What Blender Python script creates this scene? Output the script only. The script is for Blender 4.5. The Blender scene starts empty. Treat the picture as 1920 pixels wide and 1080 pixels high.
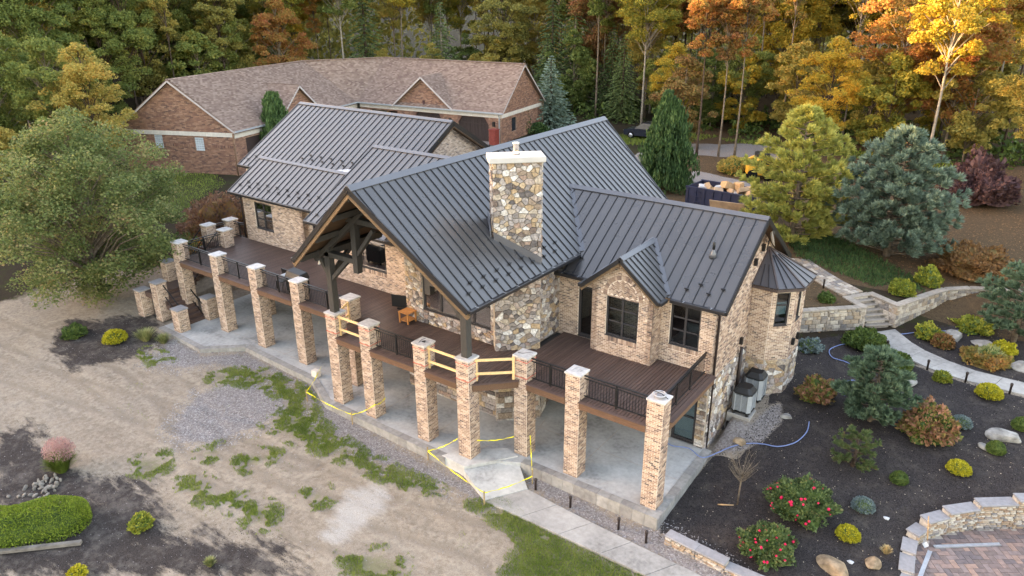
import bpy, bmesh, math, random
import numpy as np
from math import sin, cos, pi, radians, sqrt, atan2, hypot, floor, ceil
from mathutils import Vector, Matrix, noise as mnoise

scn = bpy.context.scene
COL = scn.collection

# ------------------------------------------------------------------ camera, sky, sun, exposure
cam_d = bpy.data.cameras.new('camera'); cam = bpy.data.objects.new('camera', cam_d); COL.objects.link(cam)
cam_d.sensor_width = 36.0; cam_d.lens = 1396.753 / 1920 * 36; cam_d.clip_end = 2000; cam_d.clip_start = .1
_p, _r, _y = radians(22.015), radians(-.337), radians(-36.112)
_F = Vector((sin(_y) * cos(_p), cos(_y) * cos(_p), -sin(_p))); _R0 = Vector((cos(_y), -sin(_y), 0)); _U0 = _R0.cross(_F)
_R = _R0 * cos(_r) + _U0 * sin(_r); _U = -_R0 * sin(_r) + _U0 * cos(_r)
CAM = Vector((12.823, -26.559, 17.325))
_m = Matrix.Identity(4)
for _i in range(3):
    _m[_i][0], _m[_i][1], _m[_i][2], _m[_i][3] = _R[_i], _U[_i], -_F[_i], CAM[_i]
cam.matrix_world = _m
scn.camera = cam

SUN_EL, SUN_AZ = radians(7), radians(245)        # azimuth clockwise from +Y: low sun far to the left
w = bpy.data.worlds.new('World'); scn.world = w; w.use_nodes = True
wn = w.node_tree; wn.nodes.clear()
wo = wn.nodes.new('ShaderNodeOutputWorld'); wb = wn.nodes.new('ShaderNodeBackground'); ws = wn.nodes.new('ShaderNodeTexSky')
ws.sky_type = 'NISHITA'; ws.sun_disc = False; ws.sun_elevation = SUN_EL; ws.sun_rotation = SUN_AZ
ws.air_density = 1.0; ws.dust_density = 1.5; ws.ozone_density = 1.0; ws.altitude = 300
wb.inputs['Strength'].default_value = .15
wn.links.new(ws.outputs[0], wb.inputs[0]); wn.links.new(wb.outputs[0], wo.inputs[0])
sd = bpy.data.lights.new('sun', 'SUN'); sun = bpy.data.objects.new('sun', sd); COL.objects.link(sun)
sd.energy = 2.8; sd.angle = radians(.6); sd.color = (1, .72, .42)
_sd = Vector((sin(SUN_AZ) * cos(SUN_EL), cos(SUN_AZ) * cos(SUN_EL), sin(SUN_EL)))
sun.rotation_euler = (-_sd).to_track_quat('-Z', 'Y').to_euler()
scn.view_settings.view_transform = 'Standard'; scn.view_settings.look = 'None'
scn.view_settings.exposure = 3.72; scn.view_settings.gamma = 1.0; scn.view_settings.use_curve_mapping = False
scn.view_settings.use_white_balance = True; scn.view_settings.white_balance_temperature = 8500; scn.view_settings.white_balance_tint = 26
scn.cycles.max_bounces = 6; scn.cycles.diffuse_bounces = 3; scn.cycles.glossy_bounces = 3; scn.cycles.transparent_max_bounces = 8

# ------------------------------------------------------------------ helpers
def S(r, g, b):
    f = lambda c: ((c / 255) / 12.92 if c / 255 <= .04045 else ((c / 255 + .055) / 1.055) ** 2.4)
    return (f(r), f(g), f(b), 1)

def tag(o, label=None, cat=None, group=None, kind=None):
    if label: o['label'] = label
    if cat: o['category'] = cat
    if group: o['group'] = group
    if kind: o['kind'] = kind
    return o

def empty(name, loc=(0, 0, 0), label=None, cat=None, group=None, parent=None, rz=0):
    o = bpy.data.objects.new(name, None); COL.objects.link(o); o.empty_display_size = .2
    o.location = loc; o.rotation_euler = (0, 0, rz)
    if parent: o.parent = parent
    return tag(o, label, cat, group)

def link(name, me, parent=None, loc=None, rot=None, scale=None, kind=None):
    o = bpy.data.objects.new(name, me); COL.objects.link(o)
    if parent is not None: o.parent = parent
    if loc is not None: o.location = loc
    if rot is not None: o.rotation_euler = rot
    if scale is not None: o.scale = scale
    if kind: o['kind'] = kind
    return o

class MB:
    """collects shapes, then links them as one mesh object"""
    def __init__(s): s.v = []; s.f = []; s.sm = []
    def add(s, vs, fs, smooth=False):
        n = len(s.v); s.v += [tuple(q) for q in vs]; s.f += [tuple(i + n for i in f) for f in fs]; s.sm += [smooth] * len(fs); return s
    def box(s, x0, x1, y0, y1, z0, z1):
        return s.add([(x0, y0, z0), (x1, y0, z0), (x1, y1, z0), (x0, y1, z0), (x0, y0, z1), (x1, y0, z1), (x1, y1, z1), (x0, y1, z1)],
                     [(0, 3, 2, 1), (4, 5, 6, 7), (0, 1, 5, 4), (1, 2, 6, 5), (2, 3, 7, 6), (3, 0, 4, 7)])
    def obox(s, c, X, Y, Z, a, b, d):   # centre, unit axes, half sizes
        c = Vector(c); X = Vector(X) * a; Y = Vector(Y) * b; Z = Vector(Z) * d
        vs = [c + i * X + j * Y + k * Z for k in (-1, 1) for (i, j) in ((-1, -1), (1, -1), (1, 1), (-1, 1))]
        return s.add(vs, [(0, 3, 2, 1), (4, 5, 6, 7), (0, 1, 5, 4), (1, 2, 6, 5), (2, 3, 7, 6), (3, 0, 4, 7)])
    def bar(s, p, q, wd, ht, up=(0, 0, 1)):   # a rectangular bar from p to q
        p = Vector(p); q = Vector(q); X = (q - p); L = X.length; X.normalize(); up = Vector(up)
        Y = up.cross(X)
        if Y.length < 1e-4: Y = Vector((1, 0, 0)).cross(X)
        Y.normalize(); Z = X.cross(Y)
        return s.obox((p + q) / 2, X, Y, Z, L / 2, wd / 2, ht / 2)
    def tube(s, pts, r, n=8, cap=True, smooth=True):
        pts = [Vector(q) for q in pts]; R = r if hasattr(r, '__len__') else [r] * len(pts); base = len(s.v); m = len(pts)
        for i, q in enumerate(pts):
            t = (pts[min(i + 1, m - 1)] - pts[max(i - 1, 0)]).normalized()
            a = t.cross(Vector((0, 0, 1)) if abs(t.z) < .9 else Vector((1, 0, 0))).normalized(); b = t.cross(a)
            for k in range(n):
                an = 2 * pi * k / n; s.v.append(tuple(q + (a * cos(an) + b * sin(an)) * R[i]))
        for i in range(m - 1):
            for k in range(n):
                k2 = (k + 1) % n; s.f.append((base + i * n + k, base + i * n + k2, base + (i + 1) * n + k2, base + (i + 1) * n + k)); s.sm.append(smooth)
        if cap:
            s.f.append(tuple(base + k for k in range(n))[::-1]); s.f.append(tuple(base + (m - 1) * n + k for k in range(n))); s.sm += [False, False]
        return s
    def prism(s, poly, z0, z1):   # horizontal polygon, extruded
        n = len(poly); b = [(x, y, z0) for x, y in poly] + [(x, y, z1) for x, y in poly]
        return s.add(b, [tuple(range(n))[::-1], tuple(range(n, 2 * n))] + [(i, (i + 1) % n, n + (i + 1) % n, n + i) for i in range(n)])
    def slab(s, pts, nrm, t):   # any planar polygon, extruded by t along nrm
        n = len(pts); nrm = Vector(nrm) * t; b = [Vector(p) for p in pts]; b += [p + nrm for p in b]
        return s.add(b, [tuple(range(n))[::-1], tuple(range(n, 2 * n))] + [(i, (i + 1) % n, n + (i + 1) % n, n + i) for i in range(n)])
    def lathe(s, prof, n=16, c=(0, 0, 0)):
        base = len(s.v)
        for (r, z) in prof:
            for k in range(n): s.v.append((c[0] + r * cos(2 * pi * k / n), c[1] + r * sin(2 * pi * k / n), c[2] + z))
        for i in range(len(prof) - 1):
            for k in range(n):
                k2 = (k + 1) % n; s.f.append((base + i * n + k, base + i * n + k2, base + (i + 1) * n + k2, base + (i + 1) * n + k)); s.sm.append(True)
        s.f.append(tuple(base + k for k in range(n))[::-1]); s.f.append(tuple(base + (len(prof) - 1) * n + k for k in range(n))); s.sm += [False, False]
        return s
    def mesh(s, name, m):
        me = bpy.data.meshes.new(name); me.from_pydata(s.v, [], s.f)
        if m is not None: me.materials.append(m)
        if any(s.sm): me.polygons.foreach_set('use_smooth', s.sm)
        me.update(); return me
    def build(s, name, m, parent=None, kind=None, bevel=0, fix=False):
        me = s.mesh(name, m)
        if fix:
            bm = bmesh.new(); bm.from_mesh(me); bmesh.ops.recalc_face_normals(bm, faces=bm.faces); bm.to_mesh(me); bm.free()
        if bevel:
            bm = bmesh.new(); bm.from_mesh(me)
            bmesh.ops.bevel(bm, geom=list(bm.edges), offset=bevel, segments=1, affect='EDGES'); bm.to_mesh(me); bm.free()
        return link(name, me, parent, kind=kind)

def np_mesh(name, V, Fq, m, smooth=False):
    """numpy verts (n,3) and equal-size faces (k,c)"""
    me = bpy.data.meshes.new(name); n, k = len(V), len(Fq); c = Fq.shape[1]
    me.vertices.add(n); me.vertices.foreach_set('co', V.astype(np.float32).ravel())
    me.loops.add(k * c); me.loops.foreach_set('vertex_index', Fq.astype(np.int32).ravel())
    me.polygons.add(k); me.polygons.foreach_set('loop_start', np.arange(0, k * c, c, dtype=np.int32)); me.polygons.foreach_set('loop_total', np.full(k, c, np.int32))
    if m is not None: me.materials.append(m)
    me.update(calc_edges=True); return me

# ------------------------------------------------------------------ materials (all procedural)
MATS = {}
def newmat(name, rough=.7, spec=.3, metal=0):
    m = bpy.data.materials.new(name); m.use_nodes = True; nt = m.node_tree; b = nt.nodes['Principled BSDF']
    b.inputs['Roughness'].default_value = rough; b.inputs['Specular IOR Level'].default_value = spec; b.inputs['Metallic'].default_value = metal
    MATS[name] = m; return m, nt, b
def N(nt, t, **kw):
    n = nt.nodes.new(t)
    for k, v in kw.items():
        if k.startswith('i_'): n.inputs[k[2:].replace('_', ' ')].default_value = v
        else: setattr(n, k, v)
    return n
def math_(nt, op, a, b=None, clamp=False):
    n = nt.nodes.new('ShaderNodeMath'); n.operation = op; n.use_clamp = clamp
    for i, q in enumerate((a, b)):
        if q is None: continue
        if isinstance(q, (int, float)): n.inputs[i].default_value = q
        else: nt.links.new(q, n.inputs[i])
    return n.outputs[0]
def mix(nt, f, a, b, bt='MIX'):
    n = nt.nodes.new('ShaderNodeMix'); n.data_type = 'RGBA'; n.blend_type = bt
    for i, q in ((0, f), (6, a), (7, b)):
        if isinstance(q, (int, float)): n.inputs[i].default_value = q
        elif isinstance(q, tuple): n.inputs[i].default_value = q
        else: nt.links.new(q, n.inputs[i])
    return n.outputs[2]
def ramp(nt, val, stops, interp='LINEAR'):
    n = nt.nodes.new('ShaderNodeValToRGB'); e = n.color_ramp; e.interpolation = interp
    while len(e.elements) < len(stops): e.elements.new(.5)
    for el, (p, c) in zip(e.elements, stops): el.position = p; el.color = c
    nt.links.new(val, n.inputs[0]); return n.outputs[0]
def coord(nt, kind='Object'):
    return nt.nodes.new('ShaderNodeTexCoord').outputs[kind]
def wpos(nt): return nt.nodes.new('ShaderNodeNewGeometry').outputs['Position']
def tex(nt, vec, scale, detail=4, rough=.55, sc3=None):
    if sc3:
        mp = nt.nodes.new('ShaderNodeMapping'); mp.inputs['Scale'].default_value = sc3; nt.links.new(vec, mp.inputs[0]); vec = mp.outputs[0]
    n = N(nt, 'ShaderNodeTexNoise'); n.inputs['Scale'].default_value = scale; n.inputs['Detail'].default_value = detail; n.inputs['Roughness'].default_value = rough
    nt.links.new(vec, n.inputs['Vector']); return n.outputs[0]
def bump(nt, b, h, s=.3, d=.02):
    n = N(nt, 'ShaderNodeBump'); n.inputs['Strength'].default_value = s; n.inputs['Distance'].default_value = d
    nt.links.new(h, n.inputs['Height']); nt.links.new(n.outputs[0], b.inputs['Normal'])

def plain(name, col, rough=.6, spec=.3, metal=0, var=.25, scale=6, bmp=0, island=0, objr=0, world=True):
    """one colour with wear: noise variation, optional variation per piece"""
    m, nt, b = newmat(name, rough, spec, metal)
    v = wpos(nt) if world else coord(nt)
    n = tex(nt, v, scale, 6)
    c0 = tuple(x * (1 - var) for x in col[:3]) + (1,); c1 = tuple(min(1, x * (1 + var)) for x in col[:3]) + (1,)
    c = ramp(nt, n, [(.3, c0), (.7, c1)])
    for amt, src in ((island, 'Random Per Island'), (objr, 'obj')):
        if amt:
            r = nt.nodes.new('ShaderNodeObjectInfo').outputs['Random'] if src == 'obj' else nt.nodes.new('ShaderNodeNewGeometry').outputs[src]
            c = mix(nt, 1.0, c, ramp(nt, r, [(0, (1 - amt,) * 3 + (1,)), (1, (1 + amt,) * 3 + (1,))]), 'MULTIPLY')
    nt.links.new(c, b.inputs['Base Color'])
    if bmp: bump(nt, b, tex(nt, v, scale * 6, 4), bmp, .02)
    return m

def pieces(name, stops, rough=.85, obj=False, nscale=9, nvar=.25, bmp=.4, grain=60):
    """bricks, stones, boards: each piece picks its own colour from the list"""
    m, nt, b = newmat(name, rough, .25)
    if obj: r = nt.nodes.new('ShaderNodeObjectInfo').outputs['Random']
    else: r = nt.nodes.new('ShaderNodeNewGeometry').outputs['Random Per Island']
    c = ramp(nt, r, stops, 'CONSTANT')
    v = wpos(nt); n = tex(nt, v, nscale, 6)
    c = mix(nt, 1.0, c, ramp(nt, n, [(.25, (1 - nvar,) * 3 + (1,)), (.75, (1 + nvar,) * 3 + (1,))]), 'MULTIPLY')
    nt.links.new(c, b.inputs['Base Color'])
    if bmp: bump(nt, b, tex(nt, v, grain, 4), bmp, .01)
    return m

BRICK = [(0, S(170, 145, 127)), (.14, S(184, 159, 141)), (.28, S(160, 135, 118)), (.42, S(190, 168, 151)), (.54, S(154, 129, 114)), (.66, S(142, 119, 107)), (.78, S(118, 101, 94)), (.86, S(132, 111, 101)), (.93, S(98, 87, 83)), (.96, S(180, 154, 137))]
pieces('brick', BRICK, .9, nscale=14, nvar=.18, bmp=.3)
pieces('brick_single', BRICK, .9, obj=True, nscale=14, nvar=.18, bmp=.3)
plain('mortar', S(228, 212, 196), .95, .1, var=.12, scale=9, bmp=.3)
STONE = [(0, S(158, 149, 144)), (.1, S(166, 153, 139)), (.19, S(140, 123, 109)), (.28, S(180, 174, 168)), (.37, S(130, 122, 118)), (.46, S(160, 137, 112)), (.54, S(150, 142, 139)), (.64, S(160, 145, 137)), (.72, S(112, 98, 91)), (.78, S(172, 151, 126)), (.84, S(98, 92, 91)), (.89, S(152, 129, 117)), (.94, S(196, 191, 186))]
pieces('field_stone', STONE, .9, obj=True, nscale=11, nvar=.55, bmp=.8, grain=22)
plain('stone_mortar', S(174, 163, 152), .95, .1, var=.2, scale=8, bmp=.4)
ASH = [(0, S(150, 138, 126)), (.2, S(168, 158, 148)), (.4, S(138, 128, 120)), (.55, S(182, 170, 156)), (.7, S(158, 140, 122)), (.85, S(128, 122, 118))]
pieces('wall_block', ASH, .95, obj=True, nscale=10, nvar=.3, bmp=.7, grain=30)
LEDGE = [(0, S(172, 157, 142)), (.15, S(160, 138, 117)), (.3, S(184, 175, 165)), (.45, S(152, 142, 136)), (.6, S(168, 150, 131)), (.72, S(132, 127, 125)), (.82, S(186, 177, 164)), (.92, S(154, 130, 111))]
pieces('ledge_stone', LEDGE, .9, obj=True, nscale=12, nvar=.22, bmp=.6, grain=40)
PAVER = [(0, S(122, 106, 102)), (.2, S(140, 118, 110)), (.4, S(108, 98, 98)), (.55, S(150, 124, 112)), (.7, S(116, 102, 98)), (.85, S(132, 116, 112))]
pieces('paver', PAVER, .85, obj=True, nscale=8, nvar=.25, bmp=.5, grain=30)
plain('cap_stone', S(180, 176, 173), .75, .3, var=.24, scale=6, bmp=.1)
plain('cap_grey', S(140, 138, 140), .8, .2, var=.14, scale=7, bmp=.2, objr=.06)
plain('block_cap', S(150, 140, 129), .9, .2, var=.2, scale=7, bmp=.3, objr=.1)
plain('chimney_cap', S(180, 177, 173), .7, .3, var=.06, scale=3)
def concrete(name, col):
    m, nt, b = newmat(name, .85, .25)
    v = wpos(nt); a = tex(nt, v, .55, 8, .6); c = tex(nt, v, 6, 6); g = tex(nt, v, 60, 3)
    k = math_(nt, 'ADD', math_(nt, 'MULTIPLY', a, .6), math_(nt, 'ADD', math_(nt, 'MULTIPLY', c, .25), math_(nt, 'MULTIPLY', g, .15)))
    nt.links.new(ramp(nt, k, [(.36, tuple(x * .5 for x in col[:3]) + (1,)), (.47, tuple(x * .86 for x in col[:3]) + (1,)), (.54, col), (.64, tuple(min(1, x * 1.25) for x in col[:3]) + (1,))]), b.inputs['Base Color'])
    bump(nt, b, g, .12, .01); return m
concrete('slab', S(174, 174, 172)); concrete('walk', S(160, 156, 151)); concrete('new_concrete', S(184, 182, 178)); pieces('edge_paver', [(0, S(142, 139, 135)), (.25, S(148, 145, 141)), (.5, S(134, 131, 128)), (.75, S(144, 141, 136))], .9, True, 5, .25, .3, 40)

def roofmetal(name, col, rough):
    m, nt, b = newmat(name, rough, .9)
    v = wpos(nt); n = tex(nt, v, .8, 5); f = tex(nt, v, 30, 3)
    r = nt.nodes.new('ShaderNodeObjectInfo').outputs['Random']
    k = math_(nt, 'ADD', math_(nt, 'MULTIPLY', n, .6), math_(nt, 'ADD', math_(nt, 'MULTIPLY', f, .2), math_(nt, 'MULTIPLY', r, .2)))
    nt.links.new(ramp(nt, k, [(.3, tuple(x * .86 for x in col[:3]) + (1,)), (.7, tuple(x * 1.14 for x in col[:3]) + (1,))]), b.inputs['Base Color'])
    rr = ramp(nt, n, [(.3, (rough - .05,) * 3 + (1,)), (.7, (rough + .07,) * 3 + (1,))]); nt.links.new(rr, b.inputs['Roughness'])
    return m
roofmetal('roof_metal', S(62, 61, 62), .28); roofmetal('roof_trim', S(76, 78, 84), .36); roofmetal('turret_metal', S(70, 68, 72), .45)
plain('gutter', S(34, 33, 35), .35, .5, var=.1); plain('seam', S(38, 39, 44), .5, .4, var=.1); plain('copper_trim', S(74, 62, 60), .45, .5, var=.2)  # seam: rib shadow is put into its colour, darker than the panels
def wood(name, col, rough=.7, axis=(1, 1, 12), var=.3, objr=.12, scale=5):
    m, nt, b = newmat(name, rough, .3)
    v = wpos(nt); n = tex(nt, v, scale, 6, .6, axis)
    c = ramp(nt, n, [(.3, tuple(x * (1 - var) for x in col[:3]) + (1,)), (.7, tuple(min(1, x * (1 + var)) for x in col[:3]) + (1,))])
    r = nt.nodes.new('ShaderNodeObjectInfo').outputs['Random']
    c = mix(nt, 1.0, c, ramp(nt, r, [(0, (1 - objr,) * 3 + (1,)), (1, (1 + objr,) * 3 + (1,))]), 'MULTIPLY')
    nt.links.new(c, b.inputs['Base Color']); bump(nt, b, n, .2, .01); return m
wood('deck_board', S(88, 70, 64), .5, (9, .7, 9), .22, .16); wood('deck_fascia', S(104, 78, 62), .55, (.6, 9, 9), .28, .08)
wood('timber', S(60, 58, 56), .7, (6, 6, .8), .25); wood('rake_wood', S(104, 84, 64), .7, (1, 1, 5), .25); wood('soffit', S(84, 64, 48), .75, (4, .6, 4), .3)
wood('lumber', S(226, 190, 138), .7, (3, 3, 3), .14, .06); wood('side_table', S(182, 122, 70), .6, (4, 4, 4), .2, .1)
wood('garage_door', S(58, 46, 44), .65, (8, 8, .5), .3)
plain('black_metal', S(22, 22, 24), .4, .5, var=.1); plain('black_plastic', S(26, 27, 29), .5, .4, var=.15); plain('frame', S(52, 50, 52), .5, .4, var=.08)
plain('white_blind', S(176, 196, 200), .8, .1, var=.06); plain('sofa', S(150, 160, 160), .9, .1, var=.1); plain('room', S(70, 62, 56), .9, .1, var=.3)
plain('galv', S(176, 178, 182), .45, .5, .6, var=.15); plain('steel', S(190, 186, 182), .25, .6, .9, var=.1)
plain('hvac_grey', S(150, 156, 160), .55, .4, var=.08); plain('hvac_dark', S(30, 31, 33), .5, .4, var=.1); plain('hvac_slat', S(92, 100, 108), .5, .4, var=.1)
plain('downspout', S(48, 38, 36), .5, .4, var=.1); plain('hose', S(112, 132, 176), .5, .4, var=.1); plain('tape', S(236, 222, 40), .5, .3, var=.1)
plain('red_tape', S(206, 74, 58), .6, .3, var=.15); plain('white_paint', S(222, 222, 220), .5, .4, var=.05); plain('stake', S(150, 130, 100), .8, .2)
plain('bark', S(112, 100, 88), .95, .1, var=.45, scale=5, bmp=.6, world=False); plain('bark_pale', S(140, 132, 121), .95, .1, var=.35, scale=5, bmp=.5, world=False); plain('bark_dark', S(74, 62, 54), .95, .1, var=.4, scale=5, bmp=.6, world=False)
plain('rock', S(138, 135, 130), .9, .2, var=.45, scale=3.5, bmp=.9, objr=.12); plain('rock_tan', S(140, 120, 98), .9, .2, var=.5, scale=4, bmp=.8)
plain('car_paint', S(34, 38, 50), .25, .6, var=.05); plain('tyre', S(22, 22, 22), .9, .1); plain('rim', S(190, 192, 196), .3, .6, .7); plain('headlight', S(220, 224, 228), .2, .6)
plain('dumpster', S(30, 38, 62), .55, .4, var=.25, scale=3); plain('old_timber', S(118, 112, 106), .9, .1, var=.3, scale=4); plain('rust', S(120, 92, 74), .85, .2, var=.3); plain('plywood', S(176, 148, 120), .8, .2, var=.2, scale=3)
plain('machine_yellow', S(226, 166, 60), .45, .4, var=.1); plain('red_barrel', S(126, 52, 44), .6, .4, var=.2); plain('cardboard', S(186, 150, 112), .85, .1)
plain('debris_white', S(184, 186, 188), .7, .2, var=.1)
GB = [(0, S(142, 106, 90)), (.2, S(130, 96, 83)), (.4, S(152, 115, 97)), (.55, S(122, 91, 80)), (.68, S(158, 124, 106)), (.8, S(106, 82, 75)), (.9, S(138, 101, 85))]
pieces('garage_brick', GB, .9, nscale=4, nvar=.2, bmp=.2); plain('garage_mortar', S(160, 132, 114), .95, .1, var=.15)
plain('belt_stone', S(206, 198, 188), .85, .2, var=.1, objr=.06); plain('white_trim', S(178, 170, 168), .7, .3, var=.05)
def shingle(name, a, b_, c_):
    m, nt, b = newmat(name, .92, .15)
    r = nt.nodes.new('ShaderNodeNewGeometry').outputs['Random Per Island']; n = tex(nt, wpos(nt), 1.2, 5)
    k = math_(nt, 'ADD', math_(nt, 'MULTIPLY', r, .7), math_(nt, 'MULTIPLY', n, .3))
    nt.links.new(ramp(nt, k, [(.15, a), (.5, b_), (.85, c_)]), b.inputs['Base Color']); return m
shingle('shingle', S(112, 92, 84), S(132, 111, 101), S(152, 131, 119)); shingle('shingle_grey', S(92, 84, 88), S(118, 108, 112), S(146, 136, 136))
# window glass: clear pane, reflects by angle
def glass(name, tint, refl):
    m = bpy.data.materials.new(name); m.use_nodes = True; nt = m.node_tree; nt.nodes.clear(); MATS[name] = m
    o = nt.nodes.new('ShaderNodeOutputMaterial'); t = nt.nodes.new('ShaderNodeBsdfTransparent'); g = nt.nodes.new('ShaderNodeBsdfGlossy'); mx = nt.nodes.new('ShaderNodeMixShader'); fr = nt.nodes.new('ShaderNodeFresnel')
    t.inputs[0].default_value = tint; g.inputs['Roughness'].default_value = .03; fr.inputs[0].default_value = 1.5
    f = math_(nt, 'ADD', math_(nt, 'MULTIPLY', fr.outputs[0], .75), refl, True)
    nt.links.new(f, mx.inputs[0]); nt.links.new(t.outputs[0], mx.inputs[1]); nt.links.new(g.outputs[0], mx.inputs[2]); nt.links.new(mx.outputs[0], o.inputs[0]); return m
glass('pane', (.62, .68, .7, 1), .01)
plain('glass_block', S(190, 200, 206), .2, .6, var=.12); plain('car_glass', S(40, 45, 52), .25, .35, var=.1)

def leafmat(name, stops, transl=.48, objshift=.35, nscale=.5, rough=.6):
    """leaves: colour per leaf, drifting through the crown and from plant to plant"""
    m, nt, b = newmat(name, rough, .2)
    r = nt.nodes.new('ShaderNodeNewGeometry').outputs['Random Per Island']; o = nt.nodes.new('ShaderNodeObjectInfo').outputs['Random']
    n = tex(nt, coord(nt), nscale, 3)
    n2 = tex(nt, coord(nt), nscale * 4, 2)
    k = math_(nt, 'ADD', math_(nt, 'MULTIPLY', r, .36), math_(nt, 'MULTIPLY', n, .75))
    k = math_(nt, 'ADD', k, math_(nt, 'MULTIPLY', math_(nt, 'SUBTRACT', n2, .5), .5))
    k = math_(nt, 'ADD', k, math_(nt, 'MULTIPLY', math_(nt, 'SUBTRACT', o, .5), objshift), False)
    c = ramp(nt, k, stops); nt.links.new(c, b.inputs['Base Color'])
    tr = nt.nodes.new('ShaderNodeBsdfTranslucent'); nt.links.new(c, tr.inputs[0]); mx = nt.nodes.new('ShaderNodeMixShader'); mx.inputs[0].default_value = transl
    out = nt.nodes['Material Output']; nt.links.new(b.outputs[0], mx.inputs[1]); nt.links.new(tr.outputs[0], mx.inputs[2]); nt.links.new(mx.outputs[0], out.inputs[0]); return m
leafmat('leaf_green', [(.15, S(78, 96, 54)), (.45, S(104, 122, 68)), (.7, S(132, 142, 78)), (.98, S(158, 150, 78))], .48, .3)
leafmat('leaf_olive', [(.2, S(119, 121, 71)), (.5, S(156, 148, 81)), (.75, S(183, 162, 89)), (.95, S(202, 158, 84))])
leafmat('leaf_gold', [(.15, S(108, 118, 58)), (.4, S(146, 142, 66)), (.65, S(186, 164, 70)), (.95, S(210, 160, 66))])
leafmat('leaf_orange', [(.15, S(122, 122, 66)), (.4, S(150, 132, 74)), (.62, S(176, 130, 74)), (.85, S(176, 112, 74)), (1, S(166, 96, 70))])
leafmat('leaf_rust', [(.15, S(112, 110, 64)), (.45, S(140, 118, 74)), (.7, S(152, 110, 74)), (.95, S(146, 90, 70))])
leafmat('leaf_maple', [(.2, S(78, 96, 56)), (.45, S(106, 120, 72)), (.62, S(134, 138, 88)), (.76, S(160, 142, 100)), (.9, S(176, 124, 98))], .4, .2, .45)
leafmat('needle_green', [(.2, S(38, 60, 36)), (.5, S(58, 86, 50)), (.8, S(86, 112, 64))], .2, .15, 1)
leafmat('needle_dark', [(.2, S(53, 71, 47)), (.5, S(75, 94, 60)), (.8, S(103, 120, 73))], .2, .3, 1)
leafmat('needle_blue', [(.2, S(76, 96, 84)), (.5, S(104, 126, 110)), (.8, S(136, 156, 140))], .2, .12, 1)
leafmat('needle_bluegreen', [(.2, S(64, 88, 70)), (.5, S(90, 114, 90)), (.8, S(120, 140, 112))], .2, .12, 1)
leafmat('needle_yellow', [(.2, S(112, 124, 66)), (.5, S(152, 156, 84)), (.8, S(190, 182, 100))], .25, .12, .8)
leafmat('leaf_yellow_globe', [(.2, S(128, 126, 30)), (.5, S(168, 160, 44)), (.8, S(198, 186, 70))], .25, .1, 3)
leafmat('leaf_blue_globe', [(.2, S(74, 90, 90)), (.5, S(102, 120, 120)), (.8, S(134, 150, 148))], .2, .1, 3)
leafmat('leaf_dark', [(.2, S(45, 62, 34)), (.5, S(68, 90, 45)), (.8, S(99, 116, 58))], .2, .2, 2)
leafmat('leaf_light', [(.2, S(92, 108, 44)), (.5, S(128, 136, 54)), (.8, S(164, 158, 66))], .25, .2, 2)
leafmat('leaf_hydrangea', [(.2, S(88, 100, 48)), (.45, S(120, 120, 62)), (.6, S(146, 108, 80)), (.85, S(158, 110, 92))], .2, .2, 2)
leafmat('leaf_brown', [(.2, S(92, 70, 50)), (.5, S(126, 92, 60)), (.8, S(146, 106, 66))], .2, .2, 2)
leafmat('leaf_redbrown', [(.2, S(98, 78, 64)), (.5, S(124, 94, 80)), (.75, S(136, 104, 84)), (.92, S(110, 112, 64))], .2, .2, 1)
leafmat('leaf_purple', [(.2, S(56, 42, 44)), (.5, S(76, 54, 58)), (.8, S(98, 72, 70))], .15, .2, 1)
leafmat('leaf_rose', [(.2, S(52, 72, 44)), (.5, S(78, 98, 60)), (.75, S(104, 116, 72)), (.92, S(130, 96, 76))], .2, .1, 2)
plain('rose_flower', S(206, 30, 74), .6, .3, var=.2, scale=12); plain('dry_grass', S(190, 166, 122), .9, .1, var=.25, scale=8, island=.2)
leafmat('hedge_leaf', [(.2, S(78, 98, 34)), (.5, S(108, 130, 46)), (.8, S(142, 158, 64))], .2, .1, 2)
leafmat('blade', [(.2, S(84, 104, 44)), (.5, S(106, 126, 54)), (.8, S(140, 148, 78))], .2, .2, .6)
leafmat('blade_pale', [(.2, S(96, 108, 64)), (.5, S(136, 142, 92)), (.8, S(176, 170, 124))], .2, .2, 2)
leafmat('muhly_pink', [(.2, S(150, 112, 112)), (.5, S(178, 136, 134)), (.8, S(196, 164, 156))], .3, .1, 2)
plain('gravel_bit', S(138, 133, 132), .9, .2, var=.2, scale=3, island=.45); plain('chip_dark', S(56, 52, 52), .95, .1, var=.2, island=.6)
plain('chip_light', S(170, 154, 134), .95, .1, var=.2, island=.3); plain('river_stone', S(136, 129, 120), .9, .2, var=.15, objr=.2)
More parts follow.
